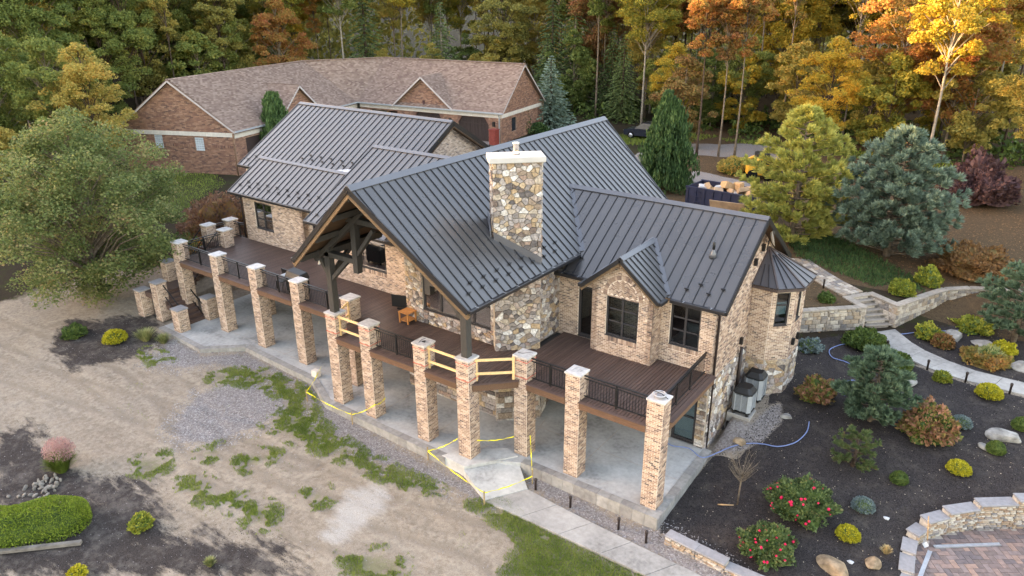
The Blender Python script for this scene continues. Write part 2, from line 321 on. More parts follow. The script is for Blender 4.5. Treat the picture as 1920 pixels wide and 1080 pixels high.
# ------------------------------------------------------------------ terrain
CP=[(4.6,-7,-.5),(1.5,-7,-.48),(-1.5,-7.2,-.42),(-4,-8.8,-.38),(-8.7,-8.8,-.3),(-13,-7.8,-.25),(-19,-7.5,-.2),(-21,-9,-.2),(-25,-8.6,-.15),
(3.5,-3,-.4),(-5,-3,-.4),(-12,-3,-.35),(-20,-3,-.3),(5,-12,-.75),(0,-14,-.7),(-8,-14,-.6),(-16,-14,-.5),(-26,-14,-.4),(-35,-12,-.3),(-20,-22,-.9),(-5,-24,-1),(10,-24,-1.2),
(4.1,-1.2,-.1),(4.3,.4,.55),(6,2.3,.85),(6.5,-2,.1),(6,-5,-.3),(8,-7,-.45),(9,-2,.25),(10,2,.75),(9,6,1.05),(6,8.5,1.15),(7.6,11.3,1.2),(10.8,9,1.2),(14,9,1.2),(10,14,1.35),(11.6,15.6,1.42),(13.6,16.3,1.5),(14,3,.8),(15,-3,.3),(18,5,1.1),(20,12,1.5),(12,-9,-.6),(11.6,-3.6,-.35),(11.7,-2.2,-.22),(12.7,-.5,.12),(14,1,.45),(20,-8,0),
(12,17,2.4),(5,17,2.5),(-2,12,2.5),(0,20,2.6),(-6,24,2.8),(-10,12,2.7),(-22,12,2.7),(-30,15,2.7),(-40,20,2.8),(-35,30,3.7),(-28,28,3.45),(-22,43,2.8),(-55,10,2.8),(-45,3,2.4),(-36,4,2.2),(-32,0,1.2),(-30,-5,.2),(-38,-3,.8),(-48,-5,1.2),(-60,-10,1.2),(20,20,2.8),(30,15,2.6),(10,30,3),(30,40,4),
(-60,60,4.5),(-20,80,5),(40,70,5.5),(-100,20,4),(-120,100,8),(60,100,8),(0,140,10),(80,20,4),(60,-20,0),(-80,-60,-2),(0,-80,-3),(80,-80,-3)]
CPa=np.array(CP,float)
def _fit():
    n=len(CPa); d=np.linalg.norm(CPa[:,None,:2]-CPa[None,:,:2],axis=2)
    A=np.zeros((n+3,n+3)); A[:n,:n]=d+np.eye(n)*.0; A[:n,n]=1; A[:n,n+1:]=CPa[:,:2]; A[n,:n]=1; A[n+1:,:n]=CPa[:,:2].T
    b=np.zeros(n+3); b[:n]=CPa[:,2]
    return np.linalg.solve(A,b)
TW=_fit()
def inpoly(x,y,poly):
    c=False; j=len(poly)-1
    for i in range(len(poly)):
        xi,yi=poly[i]; xj,yj=poly[j]
        if (yi>y)!=(yj>y) and x<(xj-xi)*(y-yi)/(yj-yi)+xi: c=not c
        j=i
    return c
TERR=[(4,9.0),(5.4,10.35),(6.6,11.55),(5.6,12.4),(6.2,13.6),(6.8,13.6),(8.15,12.8),(8.95,14.8),(9.65,16.45),(10.85,17.45),(12.6,18.35),(15,18.8),(18,20),(18,30),(-5,30),(-5,9)]
def T(x,y,base=False):
    z=float(np.sqrt((CPa[:,0]-x)**2+(CPa[:,1]-y)**2)@TW[:-3]+TW[-3]+TW[-2]*x+TW[-1]*y)
    if base: return z
    if -26<x<4 and -7<y<8: 
        z=min(z,-.15) if (y<-1.2) else z
    if inpoly(x,y,TERR): z=max(z,2.42)
    return z
ZONES = {'grass':[[(-18.1,-9.2),(-17.7,-8.2),(-16.3,-7.3),(-14.8,-7.5),(-13.8,-7.4),(-12.6,-7.8),(-11.1,-8.7),(-9.4,-9.2),(-7.3,-9.4),(-5.5,-9.4),(-3.9,-9.3),(-3.3,-9.3),(-4.0,-9.8),(-5.5,-10.0),(-7.8,-10.1),(-10.0,-10.4),(-12.4,-10.3),(-12.6,-9.2),(-13.2,-8.5),(-15.2,-8.5),(-16.6,-8.9),(-17.5,-9.5)],[(-14.8,-15.0),(-14.2,-14.1),(-13.2,-14.6),(-13.3,-15.1),(-14.1,-15.3)],[(-12.0,-14.6),(-11.7,-14.1),(-10.5,-14.2),(-9.5,-14.3),(-9.9,-14.8),(-11.3,-14.9)],[(-8.3,-14.2),(-8.1,-13.6),(-7.3,-13.7),(-7.2,-14.4),(-7.7,-14.6)],[(-9.5,-14.2),(-9.2,-13.9),(-8.5,-14.2),(-8.7,-14.5)],[(-1.7,-9.3),(-1.1,-8.6),(0.3,-8.7),(2.6,-8.9),(5.2,-8.8),(3.7,-10.0),(2.2,-10.9),(1.3,-11.1),(1.0,-9.7),(0.1,-9.4),(-1.0,-9.2)],[(-3.7,-13.7),(-2.7,-12.8),(-1.8,-12.8),(-1.6,-13.4),(-2.7,-14.2)],[(-53.2,5.5),(-50.0,7.4),(-44.5,9.0),(-41.1,7.7),(-38.3,2.3),(-41.0,-0.2),(-47.2,2.0)],[(-22.5,-9.9),(-22.4,-9.4),(-21.2,-9.5),(-21.4,-10.2)],[(-13.0,-13.2),(-12.8,-12.4),(-12.3,-12.5),(-12.3,-13.2)],[(-11.2,-12.5),(-11.1,-11.8),(-10.3,-11.4),(-10.2,-11.9),(-10.4,-12.7)],[(-7.3,-12.3),(-7.0,-11.8),(-6.3,-12.2),(-6.6,-12.6)],[(-23.2,-9.8),(-23.4,-9.5),(-22.7,-9.6),(-22.6,-9.9)]],'cover':[[(0.2,20.2),(2.7,21.6),(7.8,17.4),(9.0,15.1),(7.8,16.0),(6.7,14.7),(4.2,15.9),(2.1,16.9)]],'gravel':[[(-23.4,-8.1),(-20.2,-8.3),(-18.7,-6.8),(-13.5,-7.0),(-8.7,-8.1),(-4.7,-8.4),(-3.3,-8.4),(-2.5,-8.4),(-1.3,-8.7),(-1.6,-8.9),(-3.4,-8.9),(-5.5,-9.4),(-7.3,-9.4),(-9.5,-9.2),(-11.2,-8.6),(-12.6,-7.8),(-13.9,-7.3),(-15.0,-7.4),(-16.5,-7.2),(-17.8,-8.1),(-19.2,-8.4),(-20.0,-9.6),(-21.9,-10.2)],[(-16.3,-11.9),(-17.1,-10.6),(-16.8,-9.1),(-15.2,-8.2),(-13.5,-8.4),(-12.5,-9.2),(-12.6,-10.7),(-13.2,-12.4),(-14.3,-13.2),(-15.7,-12.7)],[(4.3,-1.3),(5.3,-1.2),(6.0,-.3),(6.3,1.2),(5.9,2.4),(5.6,2.4),(5.2,.5),(4.3,.5)],[(-1.4,-6.2),(0.6,-6.4),(3.1,-6.9),(4.5,-6.5),(5.1,-6.6),(7.6,-7.1),(6.6,-7.7),(4.5,-7.5),(1.7,-7.4),(-0.9,-7.0)]],'mulch':[[(4.6,-6.6),(4.3,-5.3),(4.5,-1.4),(5.4,-1.5),(5.5,0.5),(5.2,2.7),(5.4,4.9),(4.9,8.1),(7.6,11.4),(8.6,9.5),(9.5,8.9),(10.6,8.4),(12.0,8.2),(14.3,8.2),(19,6),(19,-4),(12.5,-4),(12.3,-7.5),(8.4,-7.2),(5.0,-6.4)],[(8.6,11.8),(10.9,14.4),(14.2,17.7),(14.8,9.8),(12.9,9.3),(10.6,10.0),(9.3,11.1)],[(-28.6,-11.8),(-30.5,-10.1),(-26.9,-7.0),(-23.4,-8.5),(-22.9,-10.4),(-24.6,-12.6),(-27.6,-12.6)]],'mulch2':[[(-22.2,-17.0),(-21.4,-16.0),(-17.8,-16.4),(-15.0,-16.2),(-13.8,-15.2),(-11.4,-15.6),(-9.5,-16.4),(-8.3,-15.2),(-6.2,-14.6),(-3.4,-15.0),(-12.8,-21.5),(-22.1,-17.9)]],'litter':[[(4.1,16.4),(6.1,20.4),(13.4,32.6),(14.2,17.7),(9.3,16.1),(8.2,15.3),(6.6,15.1)],[(4.6,8.8),(6.5,11.0),(4.8,13.8),(3.1,14.6)]],'lime':[[(-5.1,-13.7),(-6.1,-11.7),(-5.8,-10.3),(-4.8,-10.2),(-4.2,-11.1),(-4.0,-12.6),(-4.2,-13.6)]],'drive':[[(-18.9,41.2),(-10.2,45.0),(-5.3,42.2),(-4.8,40.2),(-13.5,37.7),(-14.3,32.6),(-14.0,28.1),(-17.6,33.1)],[(-10.0,27.6),(-11.2,32.2),(-4.3,30.4),(-1.9,21.2),(-4.4,19.2)],[(-36.4,31.8),(-32.2,33.9),(-26.8,27.0),(-30.8,24.4)]]}
BACKLAWN = [[(-27, 38), (-21, 47), (-15, 46.8), (-16.5, 43), (-21, 38.5)], [(-14, 46), (-4, 46), (7, 44), (6, 41.6), (-4, 43.6), (-13, 45)]]
PATIO = [(12.14, -3.78), (12.03, -2.91), (11.97, -2.17), (12.19, -1.59), (12.71, -.88), (13.5, -.04), (14.55, .78), (15.6, 1.5), (19, 1.8), (19, -6.5), (12.3, -6.5)]
def Tv(X, Y):
    z = np.full(X.shape, TW[-3]) + TW[-2] * X + TW[-1] * Y
    for i in range(len(CPa)): z += TW[i] * np.sqrt((X - CPa[i, 0]) ** 2 + (Y - CPa[i, 1]) ** 2)
    return z
def inside(X, Y, poly):
    c = np.zeros(X.shape, bool); j = len(poly) - 1
    for i in range(len(poly)):
        xi, yi = poly[i]; xj, yj = poly[j]
        if yi != yj: c ^= ((yi > Y) != (yj > Y)) & (X < (xj - xi) * (Y - yi) / (yj - yi) + xi)
        j = i
    return c
def sdist(X, Y, poly):
    d = np.full(X.shape, 1e9); n = len(poly)
    for i in range(n):
        ax, ay = poly[i]; bx, by = poly[(i + 1) % n]; ux, uy = bx - ax, by - ay; L = ux * ux + uy * uy + 1e-9
        t = np.clip(((X - ax) * ux + (Y - ay) * uy) / L, 0, 1); d = np.minimum(d, np.hypot(X - ax - t * ux, Y - ay - t * uy))
    return np.where(inside(X, Y, poly), d, -d)
def grow(a, b, s0, k):   # from a outwards to b, steps growing
    r = [a]; s = s0
    while abs(r[-1]) < abs(b): r.append(r[-1] + s * (1 if b > a else -1)); s *= k
    return r
gx = np.array(sorted(set([round(q, 3) for q in grow(-32, -420, .4, 1.09)[1:] + list(np.arange(-32, 18.01, .2)) + grow(18, 420, .3, 1.09)[1:]])))
gy = np.array(sorted(set([round(q, 3) for q in grow(-23, -420, .4, 1.1)[1:] + list(np.arange(-23, 20.01, .2)) + grow(20, 420, .3, 1.05)[1:]])))
GX, GY = np.meshgrid(gx, gy); GZ = Tv(GX, GY)
far = np.clip((np.hypot(GX + 10, GY) - 170) / 120, 0, 1); GZ = GZ * (1 - far) + far * np.clip(GZ, -4, 14)
rng = np.random.default_rng(3)
near = (GX > -32) & (GX < 18) & (GY > -23) & (GY < 20)
GZ += np.where(near, (rng.random(GZ.shape) - .5) * .022, 0)
und = (GX > -27) & (GX < 4.3) & (GY > -7.9) & (GY < 5.5) & (GY > np.where((GX > -10) & (GX < -3), -7.9, -6.4))
GZ = np.where(und, np.minimum(GZ, -.2), GZ)
ter = inside(GX, GY, TERR); GZ = np.where(ter, np.maximum(GZ, 2.42), GZ)
pat = sdist(GX, GY, PATIO) > -.18; GZ = np.where(pat, -.46, GZ)
# unseen hill, added and shaped to keep the low sun off the yard
sun_block_hill = np.exp(-(((GX * _sd.x + GY * _sd.y) - 130) / 24) ** 2) * 28.5; sun_block_hill = np.where(np.hypot(GX - 12, GY + 26) < 60, 0, sun_block_hill)
GZ += sun_block_hill
def T(x, y):
    """height of the ground sheet"""
    i = min(max(np.searchsorted(gx, x) - 1, 0), len(gx) - 2); j = min(max(np.searchsorted(gy, y) - 1, 0), len(gy) - 2)
    a = (x - gx[i]) / (gx[i + 1] - gx[i]); b = (y - gy[j]) / (gy[j + 1] - gy[j])
    return float((GZ[j, i] * (1 - a) + GZ[j, i + 1] * a) * (1 - b) + (GZ[j + 1, i] * (1 - a) + GZ[j + 1, i + 1] * a) * b)
def zone(name, soft, X=None, Y=None):
    X = GX if X is None else X; Y = GY if Y is None else Y; r = np.zeros(X.shape)
    for p in ZONES[name]: r = np.maximum(r, np.clip(.5 + sdist(X, Y, p) / soft, 0, 1))
    return r
nyy, nxx = GX.shape
V = np.stack([GX, GY, GZ], -1).reshape(-1, 3)
ii = (np.arange(nyy - 1)[:, None] * nxx + np.arange(nxx - 1)[None]).ravel()
Fq = np.stack([ii, ii + 1, ii + nxx + 1, ii + nxx], -1)
m, nt, b = newmat('ground', .95, .12)
A = N(nt, 'ShaderNodeAttribute', attribute_name='zone_a'); B = N(nt, 'ShaderNodeAttribute', attribute_name='zone_b')
sa = N(nt, 'ShaderNodeSeparateColor'); sb = N(nt, 'ShaderNodeSeparateColor'); nt.links.new(A.outputs['Color'], sa.inputs[0]); nt.links.new(B.outputs['Color'], sb.inputs[0])
v = wpos(nt); n1 = tex(nt, v, 1.1, 8, .65); n2 = tex(nt, v, 5, 6, .6); n3 = tex(nt, v, 34, 4, .6); n4 = tex(nt, v, .28, 5); ns = tex(nt, v, 1.3, 7, .65, (.55, 1.6, 1))
def mask(sock, nz, k, lo=.45, hi=.55):
    q = math_(nt, 'ADD', sock, math_(nt, 'MULTIPLY', math_(nt, 'SUBTRACT', nz, .5), k)); mr = N(nt, 'ShaderNodeMapRange'); mr.inputs[1].default_value = lo; mr.inputs[2].default_value = hi
    nt.links.new(q, mr.inputs[0]); return mr.outputs[0]
dirt = ramp(nt, n1, [(.3, S(112, 98, 85)), (.44, S(140, 124, 107)), (.56, S(160, 144, 126)), (.72, S(128, 117, 106))])
dirt = mix(nt, math_(nt, 'MULTIPLY', mask(n4, n2, .3, .5, .62), .55), dirt, S(134, 127, 119))
dirt = mix(nt, math_(nt, 'MULTIPLY', mask(tex(nt, v, .8, 6, .6, (.16, 1.5, 1)), n2, .25, .46, .6), .6), dirt, S(112, 101, 91))
dirt = mix(nt, .45, dirt, ramp(nt, n3, [(.36, S(96, 85, 75)), (.62, S(172, 158, 142))]))
dirt = mix(nt, .3, dirt, ramp(nt, n2, [(.36, S(92, 84, 77)), (.64, S(170, 158, 144))]))
grav = ramp(nt, n3, [(.3, S(86, 82, 82)), (.5, S(122, 117, 117)), (.68, S(150, 146, 146))])
vo = N(nt, 'ShaderNodeTexVoronoi'); vo.inputs['Scale'].default_value = 16; nt.links.new(v, vo.inputs['Vector'])
grav = mix(nt, .6, grav, ramp(nt, vo.outputs['Color'], [(.2, S(82, 78, 80)), (.5, S(124, 118, 118)), (.85, S(158, 153, 151))]))
mul = ramp(nt, n3, [(.32, S(30, 27, 27)), (.55, S(58, 53, 52)), (.72, S(84, 76, 72))])
mul = mix(nt, math_(nt, 'MULTIPLY', mask(n1, n2, .5, .5, .74), .5), mul, S(96, 88, 80))
mul2 = mix(nt, math_(nt, 'MULTIPLY', mask(n1, n2, .6, .45, .7), .4), mul, S(104, 99, 96))
gra = ramp(nt, n2, [(.3, S(66, 74, 38)), (.55, S(86, 95, 48)), (.75, S(110, 110, 66))])
lit = ramp(nt, n2, [(.3, S(44, 37, 33)), (.5, S(66, 54, 44)), (.7, S(90, 72, 54))]); lit = mix(nt, .4, lit, ramp(nt, n3, [(.35, S(44, 36, 30)), (.65, S(140, 112, 80))]))
lim = ramp(nt, n3, [(.35, S(150, 144, 138)), (.6, S(178, 174, 169))])
drv = ramp(nt, n3, [(.35, S(112, 106, 104)), (.65, S(150, 144, 140))])
wood_c = mix(nt, mask(n1, n2, .4, .5, .6), S(52, 44, 35), S(54, 56, 32))
TC = N(nt, 'ShaderNodeAttribute', attribute_name='zone_c'); sc_ = N(nt, 'ShaderNodeSeparateColor'); nt.links.new(TC.outputs['Color'], sc_.inputs[0])
dirt = mix(nt, math_(nt, 'MULTIPLY', mask(sc_.outputs[0], n2, 1.6, .4, 1.1), .4), dirt, S(108, 97, 86))
dirt = mix(nt, math_(nt, 'MULTIPLY', mask(sc_.outputs[1], n2, 1.6, .4, 1.2), .28), dirt, S(176, 164, 148))
c = mix(nt, mask(B.outputs['Alpha'], n1, .5), dirt, wood_c)
c = mix(nt, math_(nt, 'MULTIPLY', mask(sa.outputs[1], n2, 1.2, .4, .7), .8), c, grav)
c = mix(nt, math_(nt, 'MULTIPLY', mask(A.outputs['Alpha'], ns, 2.2, .4, 1.0), .8), c, lim)
c = mix(nt, mask(sa.outputs[2], n2, .35), c, mul)
c = mix(nt, math_(nt, 'MULTIPLY', mask(sb.outputs[0], ns, 1.8, .46, .74), .97), c, mul2)
c = mix(nt, mask(sb.outputs[1], n1, .5), c, lit)
c = mix(nt, mask(sb.outputs[2], n1, .4), c, drv)
c = mix(nt, math_(nt, 'MULTIPLY', mask(sa.outputs[0], n2, 1.9, .6, 1.0), .5), c, gra)
nt.links.new(c, b.inputs['Base Color'])
hh = math_(nt, 'ADD', math_(nt, 'MULTIPLY', n3, .6), math_(nt, 'MULTIPLY', n2, 1.0)); bump(nt, b, hh, .7, .05)
me = np_mesh('ground', V, Fq, m)
za = np.zeros((nyy, nxx, 4), np.float32); zb = np.zeros((nyy, nxx, 4), np.float32)
za[..., 0] = np.maximum(np.maximum(zone('grass', .6), 1.25 * np.clip(.5 + sdist(GX, GY, ZONES['grass'][5]) / .5, 0, 1)), zone('cover', .8)); za[..., 0] = np.maximum(za[..., 0], .95 * np.maximum(*[np.clip(.5 + sdist(GX, GY, p) / 2, 0, 1) for p in BACKLAWN])); za[..., 1] = zone('gravel', .7); za[..., 2] = zone('mulch', .35); za[..., 2] *= ~(GX < -20); za[..., 2] *= 1 - .95 * np.clip(.5 + sdist(GX, GY, ZONES['gravel'][2]) / 1.2, 0, 1); lb = np.clip(.5 + sdist(GX, GY, ZONES['mulch'][2]) / 2.2, 0, 1); za[..., 3] = zone('lime', 1.0)
zb[..., 0] = np.maximum(zone('mulch2', 2.5), lb * 1.15); zb[..., 1] = np.maximum(zone('litter', 1), np.where((GY > 14) & (GX > -18), .6, 0)); zb[..., 2] = zone('drive', 1)
yard = [(-38, -30), (-36, -6), (-30, -2), (-28, 6), (4, 6), (20, 14), (40, 0), (40, -40), (-38, -40)]
zb[..., 3] = 1 - np.clip(.5 + sdist(GX, GY, yard) / 4, 0, 1)
# wheel tracks pressed into the bare soil: two ruts to each pass, raised crumbs between them
zc = np.zeros((nyy, nxx, 4), np.float32)
def pdist(path):
    d = np.full(GX.shape, 1e9)
    for (ax, ay), (bx, by) in zip(path, path[1:]):
        ux, uy = bx - ax, by - ay; t = np.clip(((GX - ax) * ux + (GY - ay) * uy) / (ux * ux + uy * uy), 0, 1); d = np.minimum(d, np.hypot(GX - ax - t * ux, GY - ay - t * uy))
    return d
for path in ([(-36, -13.2), (-29, -12.6), (-22, -12.4), (-16, -12.8), (-10, -12.2), (-5, -10.6)], [(-34, -16), (-27, -14.6), (-20, -13.2), (-14, -11.6), (-9, -10.8)], [(-30, -11), (-22, -10.6), (-18, -11.2), (-12, -13.2), (-6, -13.4), (0, -12)], [(-12, -12), (-5, -11.6), (0, -10.4), (3, -11)]):
    d = pdist(path); zc[..., 0] = np.maximum(zc[..., 0], np.exp(-((d - .8) / .2) ** 2)); zc[..., 1] = np.maximum(zc[..., 1], np.exp(-((d - 1.2) / .16) ** 2)); V[:, 2] -= (.009 * np.exp(-((d - .8) / .22) ** 2) - .005 * np.exp(-((d - 1.2) / .16) ** 2)).ravel()
me.vertices.foreach_set('co', V.astype(np.float32).ravel())
for nm, arr in (('zone_a', za), ('zone_b', zb), ('zone_c', zc)):
    at_ = me.color_attributes.new(nm, 'FLOAT_COLOR', 'POINT'); at_.data.foreach_set('color', arr.reshape(-1).astype(np.float32))
me.polygons.foreach_set('use_smooth', np.ones(len(me.polygons), bool))
link('ground', me, kind='structure')

# loose ground cover too small to count: grass, gravel, bark mulch
def sample(polys, dens, seed, jitter=.25):
    r = np.random.default_rng(seed); P = []
    for p in polys:
        a = np.array(p); lo = a.min(0) - jitter; hi = a.max(0) + jitter; n = int(np.prod(hi - lo) * dens)
        q = lo + r.random((n, 2)) * (hi - lo); d = sdist(q[:, 0], q[:, 1], p); k = d > (r.random(n) ** 2) * jitter * 1.6 - jitter
        P.append(q[k])
    return np.concatenate(P)
def Tn(q):
    i = np.clip(np.searchsorted(gx, q[:, 0]) - 1, 0, len(gx) - 2); j = np.clip(np.searchsorted(gy, q[:, 1]) - 1, 0, len(gy) - 2)
    a = (q[:, 0] - gx[i]) / (gx[i + 1] - gx[i]); b_ = (q[:, 1] - gy[j]) / (gy[j + 1] - gy[j])
    return (GZ[j, i] * (1 - a) + GZ[j, i + 1] * a) * (1 - b_) + (GZ[j + 1, i] * (1 - a) + GZ[j + 1, i + 1] * a) * b_
def blades(name, q, h, wd, m, seed, label=None, cat=None):
    r = np.random.default_rng(seed); n = len(q); z = Tn(q); an = r.random(n) * 2 * pi; hh = h * (.5 + r.random(n)); lean = (r.random((n, 2)) - .5) * hh[:, None] * 1.1
    dx = np.cos(an) * wd; dy = np.sin(an) * wd
    V = np.stack([np.stack([q[:, 0] - dx, q[:, 1] - dy, z - .01], -1), np.stack([q[:, 0] + dx, q[:, 1] + dy, z - .01], -1), np.stack([q[:, 0] + lean[:, 0], q[:, 1] + lean[:, 1], z + hh], -1)], 1).reshape(-1, 3)
    o = link(name, np_mesh(name, V, np.arange(n * 3).reshape(-1, 3), MATS[m]), kind='stuff'); return tag(o, label, cat)
def stones(name, q, size, m, seed, label=None, cat=None, flat=.6):
    r = np.random.default_rng(seed); n = len(q); z = Tn(q); s = size * (.5 + r.random(n)); an = r.random(n) * 2 * pi
    base = np.array([(1, 0, 0), (0, 1, 0), (-1, 0, 0), (0, -1, 0), (0, 0, 1)], float)
    v = base[None] * (1 + (r.random((n, 5, 1)) - .5) * .6) * s[:, None, None]; v[..., 2] *= flat
    x = v[..., 0] * np.cos(an)[:, None] - v[..., 1] * np.sin(an)[:, None] * .7; y = v[..., 0] * np.sin(an)[:, None] + v[..., 1] * np.cos(an)[:, None] * .7
    V = np.stack([x + q[:, :1], y + q[:, 1:], v[..., 2] + z[:, None] - .005], -1).reshape(-1, 3)
    f = np.array([(0, 1, 4), (1, 2, 4), (2, 3, 4), (3, 0, 4)]); Fq = (f[None] + (np.arange(n) * 5)[:, None, None]).reshape(-1, 3)
    o = link(name, np_mesh(name, V, Fq, MATS[m]), kind='stuff'); return tag(o, label, cat)
gp = sample(ZONES['grass'][:7] + ZONES['grass'][8:], 1900, 5, .45)
kk = np.array([mnoise.noise(Vector((x * 1.4, y * 1.4, 0))) for x, y in gp]); kk += np.array([mnoise.noise(Vector((x * 5, y * 5, 2))) for x, y in gp]) * .5; kk += .5 * (sdist(gp[:, 0], gp[:, 1], ZONES['grass'][5]) > -.3) + .14 * (sdist(gp[:, 0], gp[:, 1], ZONES['grass'][0]) > -.3); gp = gp[kk > .03]
blades('grass', gp, .075, .014, 'blade', 6, 'short green grass growing in ragged patches over the bare dirt', 'grass')
blades('lawn_grass', sample(ZONES['grass'][7:8], 60, 7), .12, .03, 'blade', 8, 'green lawn in front of the brick garage wall', 'grass')
blades('rough_grass', sample(BACKLAWN, 50, 33), .22, .05, 'blade', 34, 'rough green grass between the driveway and the woods', 'grass')
blades('ground_cover', sample(ZONES['cover'], 220, 9), .16, .03, 'needle_green', 10, 'low spreading green ground cover beside the upper paved path', 'ground cover')
weeds = np.random.default_rng(4).random((9000, 2)) * np.array([26, 9]) + np.array([-22, -16])
kw = np.array([mnoise.noise(Vector((x * .8 + 40, y * .8, 3))) for x, y in weeds]); blades('weeds', weeds[kw > .42], .06, .012, 'blade', 11, 'scattered green weed seedlings on the dirt yard', 'weeds')
stones('gravel', sample(ZONES['gravel'][:2] + ZONES['gravel'][3:], 260, 12, .8), .034, 'gravel_bit', 13, 'grey crushed stone gravel along the patio edge', 'gravel')
lq = sample(ZONES['litter'] + [[(-2, 24), (14, 24), (22, 34), (14, 44), (-12, 44), (-16, 36)]], 22, 30); stones('fallen_leaves', lq, .07, 'leaf_brown', 31, 'fallen brown leaves scattered over the ground before the woods', 'leaves', .12)
dq = np.random.default_rng(21).random((8000, 2)) * np.array([32, 13]) + np.array([-29, -20]); stones('pebbles', dq, .02, 'gravel_bit', 14, 'small pebbles scattered over the tan dirt yard', 'pebbles')
mq = sample(ZONES['mulch'][:2], 260, 15, .3); mq = mq[sdist(mq[:, 0], mq[:, 1], PATIO) < -.4]; stones('mulch', mq, .03, 'chip_dark', 16, 'black bark mulch covering the planting beds', 'mulch', .5)
stones('mulch_chips', mq[::22], .026, 'chip_light', 17, 'pale wood chips scattered through the black mulch', 'mulch', .5)
m2 = sample(ZONES['mulch2'], 120, 18, .3); k2 = np.array([mnoise.noise(Vector((x * .7, y * 1.6, 7))) for x, y in m2]); stones('black_mulch', m2[k2 > 0], .025, 'chip_dark', 19, 'thin black mulch spread in streaks over dirt in the corner bed', 'mulch', .5)
# ------------------------------------------------------------------ the stone and brick house
house = tag(empty('house', (-7, 0, 0)), 'tan brick and fieldstone lodge with dark standing seam metal roof and raised deck', 'house')
bpy.context.view_layer.update()
def part(name, parent=house, kind=None):
    o = bpy.data.objects.new(name, None); COL.objects.link(o); o.parent = parent; o.empty_display_size = .2
    if parent is house: o.location = (7, 0, 0)      # part origins at the world origin
    if kind: o['kind'] = kind
    return o
ZD = 3.356; PW = .30; CH = .345
PX = dict(A1=(-25.124, -5.755), A2=(-21.532, -5.755), A3=(-18.274, -5.755), A4=(-15.02, -5.755), B1=(-10.703, -7.286), B2=(-8.644, -7.286), B3=(-5.579, -7.286), B4=(-3.376, -7.286), C1=(-1.721, -5.822), C2=(.606, -5.822), C3=(3.872, -5.822))
RND = random.Random(11)

def five(mb, c, X, Y, Z, a, b, d):   # box without its back face (at -Y)
    c = Vector(c); X = X * a; Y = Y * b; Z = Z * d
    vs = [c - X - Y - Z, c + X - Y - Z, c + X - Y + Z, c - X - Y + Z, c - X + Y - Z, c + X + Y - Z, c + X + Y + Z, c - X + Y + Z]
    mb.add(vs, [(4, 5, 6, 7)[::-1], (0, 1, 5, 4)[::-1], (1, 2, 6, 5)[::-1], (2, 3, 7, 6)[::-1], (3, 0, 4, 7)[::-1]])
def bricks(mb, p0, d, n, L, z0, z1, holes=(), top=None, bl=.2, bh=.0715, j=.018, proud=.012, off0=0, rnd=RND, arch=None):
    """running bond on the face that starts at p0 and runs along d, with outward normal n"""
    d = Vector(d); n = Vector(n); Zv = Vector((0, 0, 1)); row = 0; z = z0
    while z < z1 - .02:
        u = -(bl / 2 if row % 2 else 0) + off0; zc = z + bh / 2
        while u < L - .01:
            a, b = max(u, 0), min(u + bl, L); u += bl
            segs = [(a, b)]
            for (h0, h1, hz0, hz1) in holes:
                if hz0 - .01 < zc < hz1 + .01:
                    ns = []
                    for (s, e) in segs:
                        if e <= h0 or s >= h1: ns.append((s, e))
                        else:
                            if s < h0: ns.append((s, h0))
                            if e > h1: ns.append((h1, e))
                    segs = ns
            for (s, e) in segs:
                if e - s < .04: continue
                mid = (s + e) / 2
                if top and zc > top(mid): continue
                if arch and hypot((mid - arch[0]) / arch[2], (zc - arch[1]) / arch[3]) < 1 and zc > arch[1]: continue
                five(mb, Vector(p0) + d * mid + Zv * zc + n * (proud / 2 + rnd.random() * .003), d, n, Zv, (e - s) / 2 - j / 2, proud / 2, bh / 2 - j / 2)
        z += bh; row += 1
def backing(mb, p0, d, n, L, z0, z1, holes=(), t=.22, gable=None):
    d = Vector(d); n = Vector(n); us = sorted({0, L, *[q for h in holes for q in h[:2]]}); zs = sorted({z0, z1, *[q for h in holes for q in h[2:]]})
    for a, b in zip(us, us[1:]):
        for c, e in zip(zs, zs[1:]):
            m_, k = (a + b) / 2, (c + e) / 2
            if any(h[0] < m_ < h[1] and h[2] < k < h[3] for h in holes): continue
            mb.obox(Vector(p0) + d * m_ - n * t / 2 + Vector((0, 0, k)), d, n, (0, 0, 1), (b - a) / 2, t / 2, (e - c) / 2)
    if gable:   # polygon (u,z) above z1
        mb.slab([Vector(p0) + d * u + Vector((0, 0, z)) - n * t for u, z in gable], n, t)
def brick_wall(p0, d, n, L, z0, z1, holes=(), top=None, ztop=None, gable=None, soldier=True, arch=None, name='wall'):
    w_ = part(name); p0 = Vector((p0[0], p0[1], 0)); d = Vector((d[0], d[1], 0)); n = Vector((n[0], n[1], 0))
    mb = MB(); backing(mb, p0, d, n, L, z0, z1, holes, gable=gable); mb.build('mortar', MATS['mortar'], w_)
    mb = MB(); bricks(mb, p0, d, n, L, z0, ztop or z1, [(h[0] - .06 * 0, h[1], h[2] - (.2 if soldier else 0), h[3]) for h in holes], top, arch=arch)
    if soldier:
        for h in holes:
            k = int((h[1] - h[0]) / .075)
            for i in range(k):
                five(mb, p0 + d * (h[0] + (i + .5) * (h[1] - h[0]) / k) + Vector((0, 0, h[2] - .1)) + n * .018, d, n, Vector((0, 0, 1)), (h[1] - h[0]) / k / 2 - .006, .018, .092)
    mb.build('brick', MATS['brick'], w_, 'stuff'); return w_
